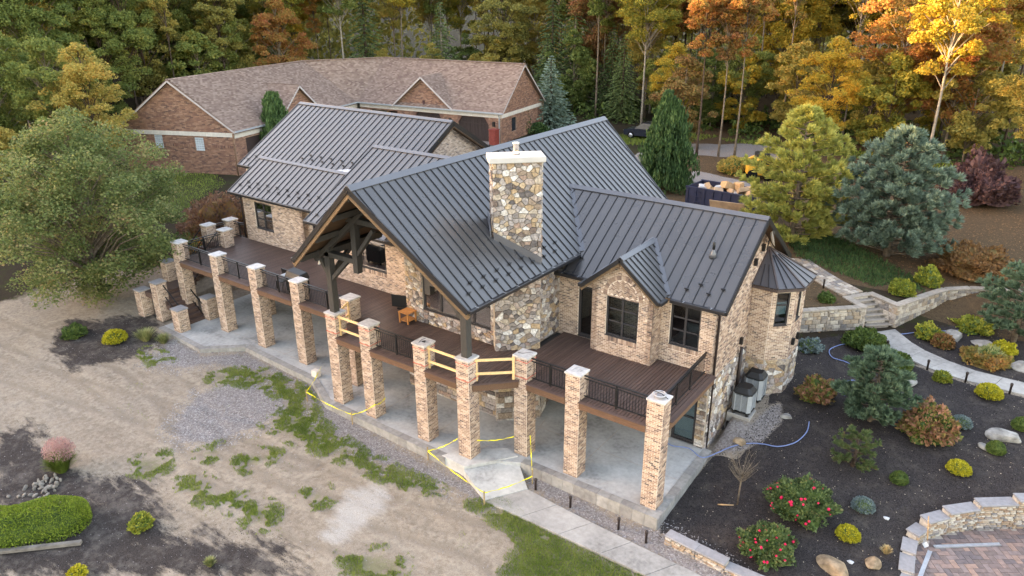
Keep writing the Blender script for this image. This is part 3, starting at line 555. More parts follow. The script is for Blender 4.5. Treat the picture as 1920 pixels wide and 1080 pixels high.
def window(p0, d, n, u0, u1, z0, z1, cols=2, rows=(0, .36, .7, 1), set_=.09, fw=.07, parent=house, blind=0, name='window'):
    w_ = part(name, parent); p0 = Vector((p0[0], p0[1], 0)); d = Vector((d[0], d[1], 0)); n = Vector((n[0], n[1], 0)); Zv = Vector((0, 0, 1)); c = p0 - n * set_
    mb = MB()
    for (a, b, e, f_) in ((u0, u0 + fw, z0, z1), (u1 - fw, u1, z0, z1), (u0 + fw, u1 - fw, z0, z0 + fw * 1.2), (u0 + fw, u1 - fw, z1 - fw, z1)):
        mb.obox(c + d * (a + b) / 2 + Zv * (e + f_) / 2, d, n, Zv, (b - a) / 2, .05, (f_ - e) / 2)
    mb.build('frame', MATS['frame'], w_)
    a, b, e, f_ = u0 + fw, u1 - fw, z0 + fw * 1.2, z1 - fw; mb = MB()
    for i in range(1, cols): mb.obox(c + d * (a + (b - a) * i / cols) + Zv * (e + f_) / 2, d, n, Zv, fw * .62, .042, (f_ - e) / 2)
    for r in rows[1:-1]:
        for i in range(cols):
            mb.obox(c + d * (a + (b - a) * (i + .5) / cols) + Zv * (e + (f_ - e) * r), d, n, Zv, (b - a) / cols / 2 - fw * .6, .038, fw * .42)
    if mb.v: mb.build('mullion', MATS['frame'], w_)
    for i in range(cols):
        for r0, r1 in zip(rows, rows[1:]):
            MB().obox(c + d * (a + (b - a) * (i + .5) / cols) + Zv * (e + (f_ - e) * (r0 + r1) / 2), d, n, Zv, (b - a) / cols / 2, .004, (f_ - e) * (r1 - r0) / 2).build('pane', MATS['pane'], w_)
    MB().obox(c + d * (u0 + u1) / 2 + Zv * (z0 + .015) + n * .06, d, n, Zv, (u1 - u0) / 2 - .004, .06, .018).build('sill', MATS['frame'], w_)
    if blind: MB().obox(c + d * (a + b) / 2 + Zv * (f_ - (f_ - e) * .5) - n * .06, d, n, Zv, (b - a) / 2, .01, (f_ - e) * .2).build('blind', MATS['white_blind'], w_)
    return w_
EX, EY = (1, 0), (0, 1); FR = (0, -1); RT = (1, 0)
# right wing front
brick_wall((-3.05, -1.43), EX, FR, 7.05, ZD - .2, 6.2, [(1.03, 1.95, ZD, 5.72), (5.21, 6.45, 4.17, 5.91)], soldier=True)
window((-3.05, -1.43), EX, FR, 5.21, 6.45, 4.17, 5.91)
window((-3.05, -1.43), EX, FR, 1.03, 1.95, ZD + .02, 5.72, 1, (0, 1), fw=.11, name='glass_door')
# bump-out with its own gable and herringbone arch
bx0, bx1 = -.945, 1.757; bc = (bx0 + bx1) / 2; bz = 6.1
gz = lambda u: 7.62 - .82 * abs(u - (bx1 - bx0) / 2) - .05
bw = brick_wall((bx0, -2.17), EX, FR, bx1 - bx0, ZD - .1, bz, [(.655, 2.084, 4.17, 5.91)], gz, 7.7, [(.0, bz), (bx1 - bx0, bz), (bx1 - bx0, bz + .22), ((bx1 - bx0) / 2, 7.5), (0, bz + .22)], arch=(1.37, 5.94, .88, .92))
window((bx0, -2.17), EX, FR, .655, 2.084, 4.17, 5.91)
mb = MB(); P0 = Vector((bx0, -2.17, 0)); dX = Vector((1, 0, 0)); nF = Vector((0, -1, 0)); Zv = Vector((0, 0, 1))
for i in range(26):
    an = pi * (i + .5) / 26; five(mb, P0 + dX * (1.37 + cos(an) * .79) + Zv * (5.95 + sin(an) * .83) + nF * .016, dX * -sin(an) + Zv * cos(an), nF, dX * cos(an) + Zv * sin(an), .043, .016, .085)
for i in range(-9, 10):
    for k in range(-2, 14):
        u = 1.37 + i * .115; z = 5.98 + k * .082 + (.041 if i % 2 else 0)
        if hypot((u - 1.37) / .68, (z - 5.94) / .72) < 1 and z > 5.98:
            s = 1 if i % 2 else -1; ax = (dX * .8 + Zv * .6 * s).normalized(); five(mb, P0 + dX * u + Zv * z + nF * .008, ax, nF, ax.cross(nF), .072, .008, .027)
mb.build('arch_brick', MATS['brick'], bw, 'stuff')
brick_wall((bx1, -2.17), EY, RT, .74, ZD - .1, 6.2)
brick_wall((bx0, -1.43), (0, -1), (-1, 0), .74, ZD - .1, 6.2)
# right end wall with gable over a stone base
gr = lambda u: 8.72 - .687 * abs(u - 3.53) - .06
brick_wall((4.0, -1.43), EY, RT, 7.1, 3.02, 6.2, [], gr, 8.8, [(0, 6.2), (7.1, 6.2), (3.53, 8.65)])
# left wing front, kitchen front, upper gable
brick_wall((-25.23, -1.34), EX, FR, 5.35, ZD - .2, 6.2, [(1.02, 2.63, 4.19, 5.81)])
window((-25.23, -1.34), EX, FR, 1.02, 2.63, 4.19, 5.81)
brick_wall((-19.88, -1.34), EY, RT, .5, ZD - .2, 6.2)
brick_wall((-16.8, -2.65), EX, FR, 7.45, ZD - .2, 6.45, [(2.75, 4.62, 4.34, 6.1)])
window((-16.8, -2.65), EX, FR, 2.75, 4.62, 4.34, 6.1, 1, (0, .76, 1))
brick_wall((-19.9, -1.0), EX, FR, 3.1, ZD - .2, 6.3, [(.35, 2.75, ZD, 5.9)])
window((-19.9, -1.0), EX, FR, .35, 2.75, ZD + .02, 5.9, 3, (0, 1), name='glass_door')
brick_wall((-16.8, -1.0), (0, -1), (-1, 0), 1.65, ZD - .2, 6.3)
gu = lambda u: 10.2 - .602 * abs(u - 5.15) - .1
brick_wall((-14.9, .25), EY, RT, 10.3, 6.6, 7.1, [], gu, 10.3, [(0, 7.1), (10.3, 7.1), (5.15, 10.1)])
# plain closing walls that the photograph does not show
mb = MB()
for (x0, x1, y0, y1, z0, z1) in ((-26, -3, 9.0, 9.2, 0, 6), (-25.23, -25.0, -1.12, 9.0, 0, 6.2), (-3, 3.95, 5.4, 5.6, 0, 6.1), (-26.9, -15.1, .3, .5, 5.5, 7.2), (-9.35, -9.15, -4.05, -2.43, 3.1, 8.4), (-16.8, -16.6, -2.4, .3, 6.0, 6.55)): mb.box(x0, x1, y0, y1, z0, z1)
mb.build('wall', MATS['mortar'], house).location = (7, 0, 0)
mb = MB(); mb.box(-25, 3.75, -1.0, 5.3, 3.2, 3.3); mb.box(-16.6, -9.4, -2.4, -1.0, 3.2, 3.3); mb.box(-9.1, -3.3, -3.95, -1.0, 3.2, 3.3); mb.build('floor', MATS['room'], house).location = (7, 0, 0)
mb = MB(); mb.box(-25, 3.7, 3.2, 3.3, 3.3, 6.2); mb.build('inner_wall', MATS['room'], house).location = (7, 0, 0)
for (x, y, sx, sy) in ((-6.3, -2.9, .9, .4), (2.8, .1, .9, .8), (.4, -.9, .7, .5)):
    s_ = tag(MB().box(x - sx, x + sx, y - sy, y + sy, 3.3, 3.75).box(x - sx, x + sx, y + sy - .2, y + sy, 3.75, 4.2).box(x - sx, x - sx + .2, y - sy, y + sy, 3.75, 4.0).box(x + sx - .2, x + sx, y - sy, y + sy, 3.75, 4.0).build('sofa', MATS['sofa'], None, bevel=.05),
        {-6.3: 'pale sofa behind the large stone wall window', 2.8: 'pale bedding seen through the rightmost front window', .4: 'pale armchair seen through the window under the brick arch'}[x], 'furniture')

# ---- field stone: one object for each stone
def vor(w_, h_, seeds):
    out = []
    for i, (sx, sy) in enumerate(seeds):
        poly = [(0, 0), (w_, 0), (w_, h_), (0, h_)]
        for k, (tx, ty) in enumerate(seeds):
            if k == i or (tx - sx) ** 2 + (ty - sy) ** 2 > 4: continue
            mx, my = (sx + tx) / 2, (sy + ty) / 2; nx, ny = tx - sx, ty - sy; np_ = []
            for a in range(len(poly)):
                p, q = poly[a], poly[(a + 1) % len(poly)]; dp = (p[0] - mx) * nx + (p[1] - my) * ny; dq = (q[0] - mx) * nx + (q[1] - my) * ny
                if dp <= 0: np_.append(p)
                if dp * dq < 0: t = dp / (dp - dq); np_.append((p[0] + (q[0] - p[0]) * t, p[1] + (q[1] - p[1]) * t))
            poly = np_
            if len(poly) < 3: break
        if len(poly) >= 3: out.append(poly)
    return out
def inset(poly, g):
    cx = sum(p[0] for p in poly) / len(poly); cy = sum(p[1] for p in poly) / len(poly); out = []
    n = len(poly)
    for i in range(n):
        p, q, r = poly[i - 1], poly[i], poly[(i + 1) % n]
        def nn(a, b):
            dx, dy = b[0] - a[0], b[1] - a[1]; L = hypot(dx, dy) + 1e-9; return (-dy / L, dx / L)
        n1, n2 = nn(p, q), nn(q, r); bx, by = n1[0] + n2[0], n1[1] + n2[1]; L = bx * bx + by * by + 1e-6
        k = min(g * 2 / L, g * 2.2); out.append((q[0] + bx * k, q[1] + by * k))
    return out
def rounded(poly):
    n = len(poly); out = []
    for i in range(n):
        p, q, r = poly[i - 1], poly[i], poly[(i + 1) % n]
        out += [(q[0] + (p[0] - q[0]) * .13, q[1] + (p[1] - q[1]) * .13), (q[0] + (r[0] - q[0]) * .13, q[1] + (r[1] - q[1]) * .13)]
    return out
def area(p): return abs(sum(p[i - 1][0] * p[i][1] - p[i][0] * p[i - 1][1] for i in range(len(p)))) / 2
def stone_face(parent, p0, d, n, L, z0, z1, size, seed, keep=None, ashlar=False, backing_=True, squash=1.25):
    p0 = Vector((p0[0], p0[1], 0)); d = Vector((d[0], d[1], 0)).normalized(); n = Vector((n[0], n[1], 0)).normalized(); r = random.Random(seed); H = z1 - z0
    if backing_ : MB().obox(p0 + d * L / 2 - n * .1 + Vector((0, 0, (z0 + z1) / 2)), d, n, (0, 0, 1), L / 2, .1, H / 2).build('mortar', MATS['stone_mortar'], parent)
    if ashlar:
        polys = []; z = 0
        while z < H - .05:
            hh = min(H - z, size * r.choice((.5, .7, .9))); u = -r.random() * size
            while u < L:
                ww = size * (.8 + r.random() * 1.3); a, b = max(u, 0), min(u + ww, L); u += ww
                if b - a > .08: polys.append([(a, z), (b, z), (b, z + hh), (a, z + hh)])
            z += hh
    else:
        seeds = []; tries = 0; want = int(L * H / (size * size * .34)) + 2
        while len(seeds) < want and tries < want * 30:
            tries += 1; q = (r.random() * L, r.random() * H * squash); rad = size * (.32 + r.random() ** 2.5 * .95)
            if all(hypot(q[0] - s[0], q[1] - s[1]) > min(rad, s[2]) for s in seeds): seeds.append((q[0], q[1], rad))
        polys = [[(x, y / squash) for x, y in p] for p in vor(L, H * squash, [s[:2] for s in seeds])]
    for p in polys:
        if area(p) < .004: continue
        cx = sum(q[0] for q in p) / len(p); cz = sum(q[1] for q in p) / len(p) + z0
        if keep and not keep(cx, cz): continue
        q = inset(p, .009)
        if not ashlar: q = rounded(q)
        k = len(q); pr = .03 + r.random() * .02
        c3 = p0 + d * cx + Vector((0, 0, cz)); f3 = lambda uv, o: p0 + d * uv[0] + Vector((0, 0, uv[1] + z0)) + n * o - c3
        inn = [(cx + (u - cx) * .88, cz - z0 + (v_ - cz + z0) * .88) for u, v_ in q]
        vs = [f3(t, -.01) for t in q] + [f3(t, pr * .75) for t in q] + [f3(t, pr + r.random() * .012) for t in inn] + [f3((cx, cz - z0), pr * 1.05)]
        fs = [(i, (i + 1) % k, k + (i + 1) % k, k + i) for i in range(k)] + [(k + i, k + (i + 1) % k, 2 * k + (i + 1) % k, 2 * k + i) for i in range(k)] + [(2 * k + i, 2 * k + (i + 1) % k, 3 * k) for i in range(k)]
        o = MB().add(vs, fs).build('stone', MATS['field_stone'], parent); o.location = c3
chim = part('chimney')
ca, cb = Vector((-4.024, -4.672, 0)), Vector((-2.661, -3.367, 0)); cd_ = (cb - ca).normalized(); cn = Vector((cd_.y, -cd_.x, 0)); CL = (cb - ca).length; CD = .78
zr = lambda x: 10.81 - .833 * (x + 7.04)
MB().prism([tuple((ca - cn * .02)[:2]), tuple((cb - cn * .02)[:2]), tuple((cb - cn * CD)[:2]), tuple((ca - cn * CD)[:2])], 3.2, 11.19).build('core', MATS['stone_mortar'], chim, fix=True)
stone_face(chim, ca[:2], cd_[:2], cn[:2], CL, 3.34, 6.95, .4, 5, backing_=False)
stone_face(chim, ca[:2], cd_[:2], cn[:2], CL, 7.05, 11.19, .37, 8, keep=lambda u, z: z > zr(ca.x + cd_.x * u) - .12, backing_=False)
stone_face(chim, (ca - cn * CD)[:2], cn[:2], (-cd_)[:2], CD, 7.6, 11.19, .34, 9, backing_=False)
stone_face(chim, cb[:2], (-cn)[:2], cd_[:2], CD, 6.9, 11.19, .34, 19, backing_=False)
cc = (ca + cb) / 2 - cn * CD / 2
o = MB().obox(cc + Vector((0, 0, 11.31)), cd_, cn, (0, 0, 1), CL / 2 + .14, CD / 2 + .14, .12).build('cap', MATS['chimney_cap'], chim, bevel=.03)
MB().lathe([(.16, 0), (.12, .06), (.12, .36), (.135, .37), (.135, .44), (.11, .45)], 16, (cc.x - .02, cc.y + .05, 11.43)).build('flue', MATS['steel'], chim)
mb = MB()   # step flashing where the roof meets the chimney
for (p, q, nn) in ((ca + cn * .07, cb + cn * .07, cn), (ca - cd_ * .09 - cn * CD, ca - cd_ * .09 + cn * .07, -cd_)):
    a3 = Vector((p.x, p.y, zr(p.x) - .15)); b3 = Vector((q.x, q.y, zr(q.x) - .15)); up = Vector((0, 0, .42))
    mb.slab([a3, b3, b3 + up, a3 + up], nn, .05)
mb.build('flashing', MATS['roof_trim'], chim)
# stone walls of the great room
sw = part('stone_wall')
stone_face(sw, (-9.35, -4.25), (1, 0), (0, -1), 1.0, 3.34, 7.9, .34, 21)
stone_face(sw, (-8.35, -4.25), (1, 0), (0, -1), 4.0, 3.34, 4.0, .34, 22)
stone_face(sw, (-4.55, -4.25), (1, 0), (0, -1), .45, 4.0, 7.8, .34, 23)
stone_face(sw, (-3.02, -3.05), (0, 1), (1, 0), 1.63, 3.34, 7.0, .36, 24)
window((-9.35, -4.25), EX, FR, 1.0, 4.85, 4.0, 7.0, 4, (0, 1), fw=.09)
bs = part('basement_wall')
stone_face(bs, (ca.x, ca.y), cd_[:2], cn[:2], CL, -.1, 3.05, .34, 31, ashlar=True)
stone_face(bs, (-9.3, -4.4), (1, 0), (0, -1), 5.3, -.1, 3.05, .36, 32, ashlar=True)
stone_face(bs, (-2.7, -3.36), (-.35, 1), (1, .35), 2.0, -.1, 3.05, .36, 33, ashlar=True)
stone_face(bs, (-3.0, -1.5), (1, 0), (0, -1), 5.6, -.1, 3.1, .3, 34, keep=lambda u, z: True)
stone_face(bs, (3.62, -1.5), (1, 0), (0, -1), .38, -.15, 3.1, .22, 35, ashlar=True)
window((2.6, -1.5), EX, FR, .02, 1.0, .05, 2.3, 1, (0, .5, 1), fw=.08, name='basement_door', blind=1)
MB().box(2.65, 3.55, -1.3, -1.28, .1, 2.2).build('blind', MATS['white_blind'], bs)
stone_face(bs, (4.03, -1.48), (0, 1), (1, 0), 4.3, -.3, 3.02, .42, 36)
MB().box(-25, -9.3, -1.3, -1.1, -.2, 3.1).box(-25.2, -25, -1.3, 5, -.2, 3.1).box(-9.4, -9.2, -4.3, -1.2, -.2, 3.1).build('inner_wall', MATS['stone_mortar'], bs)

# ---- roofs: one object for each standing seam panel
def clip(poly, nx, ny, c):
    out = []
    for i in range(len(poly)):
        p, q = poly[i], poly[(i + 1) % len(poly)]; dp = p[0] * nx + p[1] * ny - c; dq = q[0] * nx + q[1] * ny - c
        if dp >= 0: out.append(p)
        if dp * dq < 0: t = dp / (dp - dq); out.append((p[0] + (q[0] - p[0]) * t, p[1] + (q[1] - p[1]) * t))
    return out
def roof_plane(parent, O, u, v_, poly, pw=.44, off=0, m='roof_metal', rib=.034, guards=()):
    O = Vector(O); u = Vector(u).normalized(); v_ = Vector(v_).normalized(); nrm = u.cross(v_)
    if nrm.z < 0: nrm = -nrm
    us = [p[0] for p in poly]; a = min(us) - off
    P3 = lambda q, h=0: O + u * q[0] + v_ * q[1] + nrm * h
    while a < max(us) - .01:
        s = clip(clip(poly, 1, 0, a), -1, 0, -(a + pw))
        if len(s) >= 3 and area(s) > .005:
            cx = sum(q[0] for q in s) / len(s); cy = sum(q[1] for q in s) / len(s); c3 = P3((cx, cy)); mb = MB()
            mb.slab([P3(q, -.035) - c3 for q in s], nrm, .035)
            e = [q for q in s if abs(q[0] - a) < 1e-4]
            o = mb.build('roof_panel', MATS[m], parent, fix=True); o.location = c3
            if len(e) >= 2:
                y0 = min(q[1] for q in e); y1 = max(q[1] for q in e)
                if y1 - y0 > .05:
                    MB().bar(P3((a, y0), .02), P3((a, y1), .02), .026, .034, nrm).build('seam', MATS['seam'], parent)
        a += pw
    for (gu_, gv) in guards:
        o = link('snow_guard', GUARD, parent); o.matrix_local = Matrix.Translation(P3((gu_, gv), .05)) @ Matrix((u, v_, nrm)).transposed().to_4x4()
GUARD = MB().box(-.09, .09, -.015, .015, -.01, .05).box(-.03, .03, -.05, .05, -.02, .02).mesh('snow_guard', MATS['black_metal'])
def strip(parent, p, q, wd, th, m='roof_trim', up=(0, 0, 1), name='trim'):
    return MB().bar(p, q, wd, th, up).build(name, MATS[m], parent)
def gutter(parent, p, q, n):
    p, q, n = Vector(p), Vector(q), Vector(n); mb = MB(); mb.bar(p + n * .07 - Vector((0, 0, .08)), q + n * .07 - Vector((0, 0, .08)), .15, .15); o = mb.build('gutter', MATS['gutter'], parent, bevel=.02)
    d = q - p; k = int(d.length / .75); g = MB()
    for i in range(k): g.bar(p + d * (i + .5) / k + n * .0, p + d * (i + .5) / k + n * .15 , .03, .012)
    g.build('gutter_strap', MATS['galv'], o); return o
def gl(n, a, b, v0, skip=1, pw=.44, off=0):   # two staggered rows of snow guards on the seams
    return [(a + (i + .0) * pw - off, v0 + (.34 if i % 2 else 0)) for i in range(int((b - a) / pw) + 1) if a + i * pw - off < b - .05]
mr = part('roof')   # great room roof, its gable ends run to a point
pm = 3.9 / 4.69; Ls = hypot(4.69, 3.9)
for sgn in (1, -1):
    ex = -7.04 + sgn * 4.69; O = (ex, 0, 6.91); vv = (-sgn * 4.69, 0, 3.9)
    poly = [(-8.36, 0), (8.15, 0), (9.19, Ls), (-9.2, Ls)]
    roof_plane(mr, O, (0, 1, 0), vv, poly, .4, .2, guards=[g for g in gl(0, -9.4 + 4 * .4, -1.6, .55, pw=.4, off=0)] if sgn > 0 else ())
    # rake: dark drip edge, wood fascia, soffit
    a, r_ = Vector((ex, -8.36, 6.91)), Vector((-7.04, -9.2, 10.81)); f2 = Vector((ex, 8.15, 6.91)); r2 = Vector((-7.04, 9.19, 10.81)); dn = Vector((0, 0, -1))
    strip(mr, a + dn * .1, r_ + dn * .1, .06, .2, 'gutter', name='drip_edge'); strip(mr, a + dn * .3 + Vector((0, .05, 0)), r_ + dn * .3 + Vector((0, .05, 0)), .07, .2, 'rake_wood', name='rake_board')
    strip(mr, f2 + dn * .12, r2 + dn * .12, .06, .24, 'gutter', name='drip_edge')
    MB().slab([a + dn * .14 + Vector((0, .1, 0)), Vector((ex, -.6, 6.77)), Vector((-7.04, -.6, 10.67)), r_ + dn * .14 + Vector((0, .1, 0))], (0, 0, -1), .05).build('soffit', MATS['soffit'], mr, fix=True)
    if sgn > 0: gutter(mr, (ex, -8.36, 6.93), (ex, -1.0, 6.93), (1, 0, 0))
    else: gutter(mr, (ex, -8.36, 6.93), (ex, -3.5, 6.93), (-1, 0, 0))
    strip(mr, (-7.04 + sgn * .11, -9.2, 10.76), (-7.04 + sgn * .11, 9.19, 10.76), .26, .035, 'roof_trim', Vector((sgn * .64, 0, .77)), 'ridge_cap')
wr = part('roof')   # right wing
pw_ = hypot(3.85, 2.645)
vy = lambda z: (z - 6.23) / .687
roof_plane(wr, (0, -1.76, 6.23), (1, 0, 0), (0, 3.85, 2.645), [(-3.0, 0), (4.45, 0), (4.45, pw_), (-4.71, pw_), (-3.0, .9)], .44, .1, guards=[(u, v0) for u, v0 in gl(0, -2.6, 4.3, .55) if u < -1.9 or u > 2.4])
roof_plane(wr, (0, 5.94, 6.23), (1, 0, 0), (0, -3.85, 2.645), [(-3.0, 0), (4.45, 0), (4.45, pw_), (-4.71, pw_)])
strip(wr, (-4.75, 2.0, 8.86), (4.45, 2.0, 8.86), .22, .035, 'roof_trim', (0, -.56, .82), 'ridge_cap'); strip(wr, (-4.75, 2.18, 8.86), (4.45, 2.18, 8.86), .22, .035, 'roof_trim', (0, .56, .82), 'ridge_cap')
gutter(wr, (-3.0, -1.76, 6.25), (-1.45, -1.76, 6.25), (0, -1, 0)); gutter(wr, (2.25, -1.76, 6.25), (4.45, -1.76, 6.25), (0, -1, 0))
va, vb = Vector((-4.71, 2.09, 8.90)), Vector((-2.35, -.77, 6.95)); strip(wr, va, vb, .3, .02, 'roof_trim', (.3, -.5, .8), 'valley')
for s_, y0 in ((1, -1.76), (-1, 5.94)):
    a, r_ = Vector((4.45, y0, 6.2)), Vector((4.45, 2.09, 8.84)); dn = Vector((0, 0, -1)); strip(wr, a + dn * .08, r_ + dn * .08, .06, .2, 'gutter', name='drip_edge')
    MB().slab([a + dn * .12, Vector((3.9, y0, 6.08)), Vector((3.9, 2.09, 8.72)), r_ + dn * .12], (0, 0, -1), .04).build('soffit', MATS['soffit'], wr, fix=True)
MB().lathe([(.16, -.1), (.13, .06), (.06, .2), (.05, .24)], 16, (3.03, .17, 7.6)).build('vent_boot', MATS['roof_trim'], wr); MB().lathe([(.055, 0), (.055, .3), (.04, .31)], 12, (3.03, .17, 7.82)).build('vent_pipe', MATS['black_plastic'], wr)
br_ = part('roof')   # small gable over the bump-out
for sgn in (1, -1):
    ex = bc + sgn * 1.7; w2 = hypot(1.7, 1.42); O = (ex, 0, 6.28); yv = -1.76 + (6.28 - 6.23) / .687 + .02; yr_ = -1.76 + (7.70 - 6.23) / .687
    roof_plane(br_, O, (0, 1, 0), (-sgn * 1.7, 0, 1.42), [(-2.55, 0), (yv, 0), (yr_, w2), (-2.55, w2)], .33, .1)
    a, r_ = Vector((ex, -2.55, 6.26)), Vector((bc, -2.55, 7.68)); dn = Vector((0, 0, -1)); strip(br_, a + dn * .06, r_ + dn * .06, .06, .14, 'gutter', name='drip_edge'); strip(br_, a + dn * .19 + Vector((0, .03, 0)), r_ + dn * .19 + Vector((0, .03, 0)), .06, .13, 'rake_wood', name='rake_board')
    MB().slab([a + dn * .1, Vector((ex, -1.9, 6.16)), Vector((bc, -1.9, 7.58)), r_ + dn * .1], (0, 0, -1), .03).build('soffit', MATS['soffit'], br_, fix=True)
    strip(br_, (bc + sgn * .08, -2.55, 7.69), (bc + sgn * .08, yr_, 7.69), .18, .03, 'roof_trim', (sgn * .64, 0, .77), 'ridge_cap')
    strip(br_, (ex, yv - .02, 6.33), (bc, yr_, 7.75), .2, .02, 'roof_trim', (sgn * .3, -.5, .8), 'valley'); gutter(br_, (ex, -2.55, 6.3), (ex, -2.0, 6.3), (sgn, 0, 0))
kr = part('roof')   # kitchen
lk = hypot(5.2, 2.94); kz = lambda y: 6.37 + (y + 3.3) * 2.94 / 5.2
roof_plane(kr, (0, -3.3, 6.37), (1, 0, 0), (0, 5.2, 2.94), [(-17.2, 0), (-9.3, 0), (-8.84, lk), (-17.2, lk)], .44, 0, guards=gl(0, -16.7, -12, .5))
roof_plane(kr, (0, 7.1, 6.37), (1, 0, 0), (0, -5.2, 2.94), [(-17.2, 0), (-9.3, 0), (-8.84, lk), (-17.2, lk)])
strip(kr, (-17.2, 1.83, 9.31), (-8.7, 1.83, 9.31), .22, .035, 'roof_trim', (0, -.5, .86), 'ridge_cap'); gutter(kr, (-17.2, -3.3, 6.39), (-9.5, -3.3, 6.39), (0, -1, 0))
strip(kr, (-17.2, -3.3, 6.3), (-17.2, 1.9, 9.24), .06, .2, 'gutter', name='drip_edge'); MB().slab([(-16.8, -2.4, 6.7), (-16.6, -2.4, 6.7), (-16.6, 1.9, 9.1), (-16.8, 1.9, 9.1)], (0, 0, -1), .8).build('gable_wall', MATS['mortar'], kr, fix=True)
lr = part('roof')   # left wing
ll = hypot(2.53, 1.55)
roof_plane(lr, (0, -1.83, 6.32), (1, 0, 0), (0, 2.53, 1.55), [(-25.75, 0), (-17.95, 0), (-17.95, ll), (-25.75, ll)], .44, 0, guards=gl(0, -25.3, -18.1, .6))
roof_plane(lr, (0, 1.9, 7.5), (1, 0, 0), (0, -1.2, .37), [(-25.75, 0), (-17.3, 0), (-17.3, 1.25), (-25.75, 1.25)])
strip(lr, (-25.75, .63, 7.87), (-17.95, .63, 7.87), .2, .035, 'roof_trim', (0, -.5, .86), 'ridge_cap'); gutter(lr, (-25.75, -1.83, 6.34), (-17.95, -1.83, 6.34), (0, -1, 0)); strip(lr, (-25.78, -1.83, 6.25), (-25.78, .7, 7.8), .06, .2, 'gutter', name='drip_edge'); strip(lr, (-17.92, -1.83, 6.25), (-17.92, .7, 7.8), .06, .2, 'gutter', name='drip_edge')
MB().slab([(-19.3, .85, 7.86), (-17.25, .85, 7.86), (-17.25, 1.5, 8.1)], (0, 0, 1), .03).build('cricket', MATS['galv'], lr)
ur = part('roof')   # tall rear roof
lu = hypot(5.15, 3.1)
roof_plane(ur, (0, .25, 7.3), (1, 0, 0), (0, 5.15, 3.1), [(-27.5, 0), (-14.5, 0), (-14.5, lu), (-27.5, lu)], .44, 0, guards=gl(0, -27.1, -25.9, .5) + gl(0, -22.8, -17.5, 1.35))
roof_plane(ur, (0, 10.55, 7.3), (1, 0, 0), (0, -5.15, 3.1), [(-27.5, 0), (-14.5, 0), (-14.5, lu), (-27.5, lu)])
strip(ur, (-27.5, 5.32, 10.4), (-14.5, 5.32, 10.4), .22, .035, 'roof_trim', (0, -.5, .86), 'ridge_cap'); strip(ur, (-27.5, 5.48, 10.4), (-14.5, 5.48, 10.4), .22, .035, 'roof_trim', (0, .5, .86), 'ridge_cap'); gutter(ur, (-27.5, .25, 7.32), (-25.9, .25, 7.32), (0, -1, 0))
for y0 in (.25, 10.55):
    a, r_ = Vector((-14.47, y0, 7.2)), Vector((-14.47, 5.4, 10.3)); strip(ur, a, r_, .06, .24, 'gutter', name='drip_edge'); strip(ur, a + Vector((-.1, 0, -.2)), r_ + Vector((-.1, 0, -.2)), .3, .05, 'soffit', name='soffit')
    a, r_ = Vector((-27.53, y0, 7.2)), Vector((-27.53, 5.4, 10.3)); strip(ur, a, r_, .06, .24, 'gutter', name='drip_edge')
# ---- octagonal bay at the right end
bay = part('bay')
BV = [(4.0, 2.5), (4.85, 2.5), (5.58, 3.2), (5.58, 4.75), (4.85, 5.45), (4.0, 5.45)]
for i in range(5):
    p, q = Vector((*BV[i], 0)), Vector((*BV[i + 1], 0)); d = (q - p); L = d.length; d.normalize(); n = Vector((d.y, -d.x, 0)); hl = []
    if i in (1, 2, 3): hl = [(L / 2 - .3, L / 2 + .3, 4.12, 5.62)]
    mb = MB(); backing(mb, p, d, n, L, 2.55, 5.95, hl, .18); mb.build('mortar', MATS['mortar'], bay)
    mb = MB(); bricks(mb, p, d, n, L, 2.55, 5.93, [(h[0], h[1], h[2] - .12, h[3]) for h in hl])
    for h in hl:
        for k in range(8): five(mb, p + d * (h[0] + (k + .5) * .075) + Vector((0, 0, h[2] - .06)) + n * .015, d, n, Vector((0, 0, 1)), .03, .016, .055)
    mb.build('brick', MATS['brick'], bay, 'stuff')
    for h in hl: window(p[:2], d[:2], n[:2], h[0], h[1], h[2], h[3], 1, (0, .62, 1), fw=.06, blind=1, parent=bay)
    stone_face(bay, p[:2], d[:2], n[:2], L, .3, 2.55, .42, 50 + i)
AP = Vector((4.05, 3.98, 7.02)); ctr = Vector((4.0, 3.98, 5.9)); EV = []
for (x, y) in BV: EV.append(Vector((max(4.02, 4.0 + (x - 4.0) * 1.14 + (.1 if x > 4.1 else 0)), 3.98 + (y - 3.98) * 1.13, 5.9)))
for i in range(5):
    a, b_ = EV[i], EV[i + 1]; n = (b_ - a).cross(AP - a); n.normalize()
    if n.z < 0: n = -n
    MB().slab([a, b_, AP], n, .03).build('roof_panel', MATS['turret_metal'], bay, fix=True)
    for t in (.33, .66): 
        c = a.lerp(b_, t); tt = .55 if i in (0, 4) else .8; MB().bar(c + n * .045, c.lerp(AP, tt) + n * .045, .025, .04, n).build('seam', MATS['seam'], bay)
for e in EV: MB().bar(e + Vector((0, 0, .05)), AP + Vector((0, 0, .05)), .07, .05).build('hip', MATS['copper_trim'], bay)
MB().add([tuple(e + Vector((0, 0, -.02))) for e in EV] + [tuple(e + Vector((0, 0, -.14))) for e in EV], [(i, i + 1, 7 + i, 6 + i) for i in range(5)] + [(6, 7, 8, 9, 10, 11)]).build('eave', MATS['copper_trim'], bay)
for (y, z) in ((4.75, 3.45),): pass
MB().box(5.6, 5.72, 3.5, 3.62, 3.1, 3.4).build('wall_light', MATS['black_metal'], bay); MB().box(5.6, 5.72, 4.2, 4.32, 3.1, 3.4).build('wall_light', MATS['black_metal'], bay)
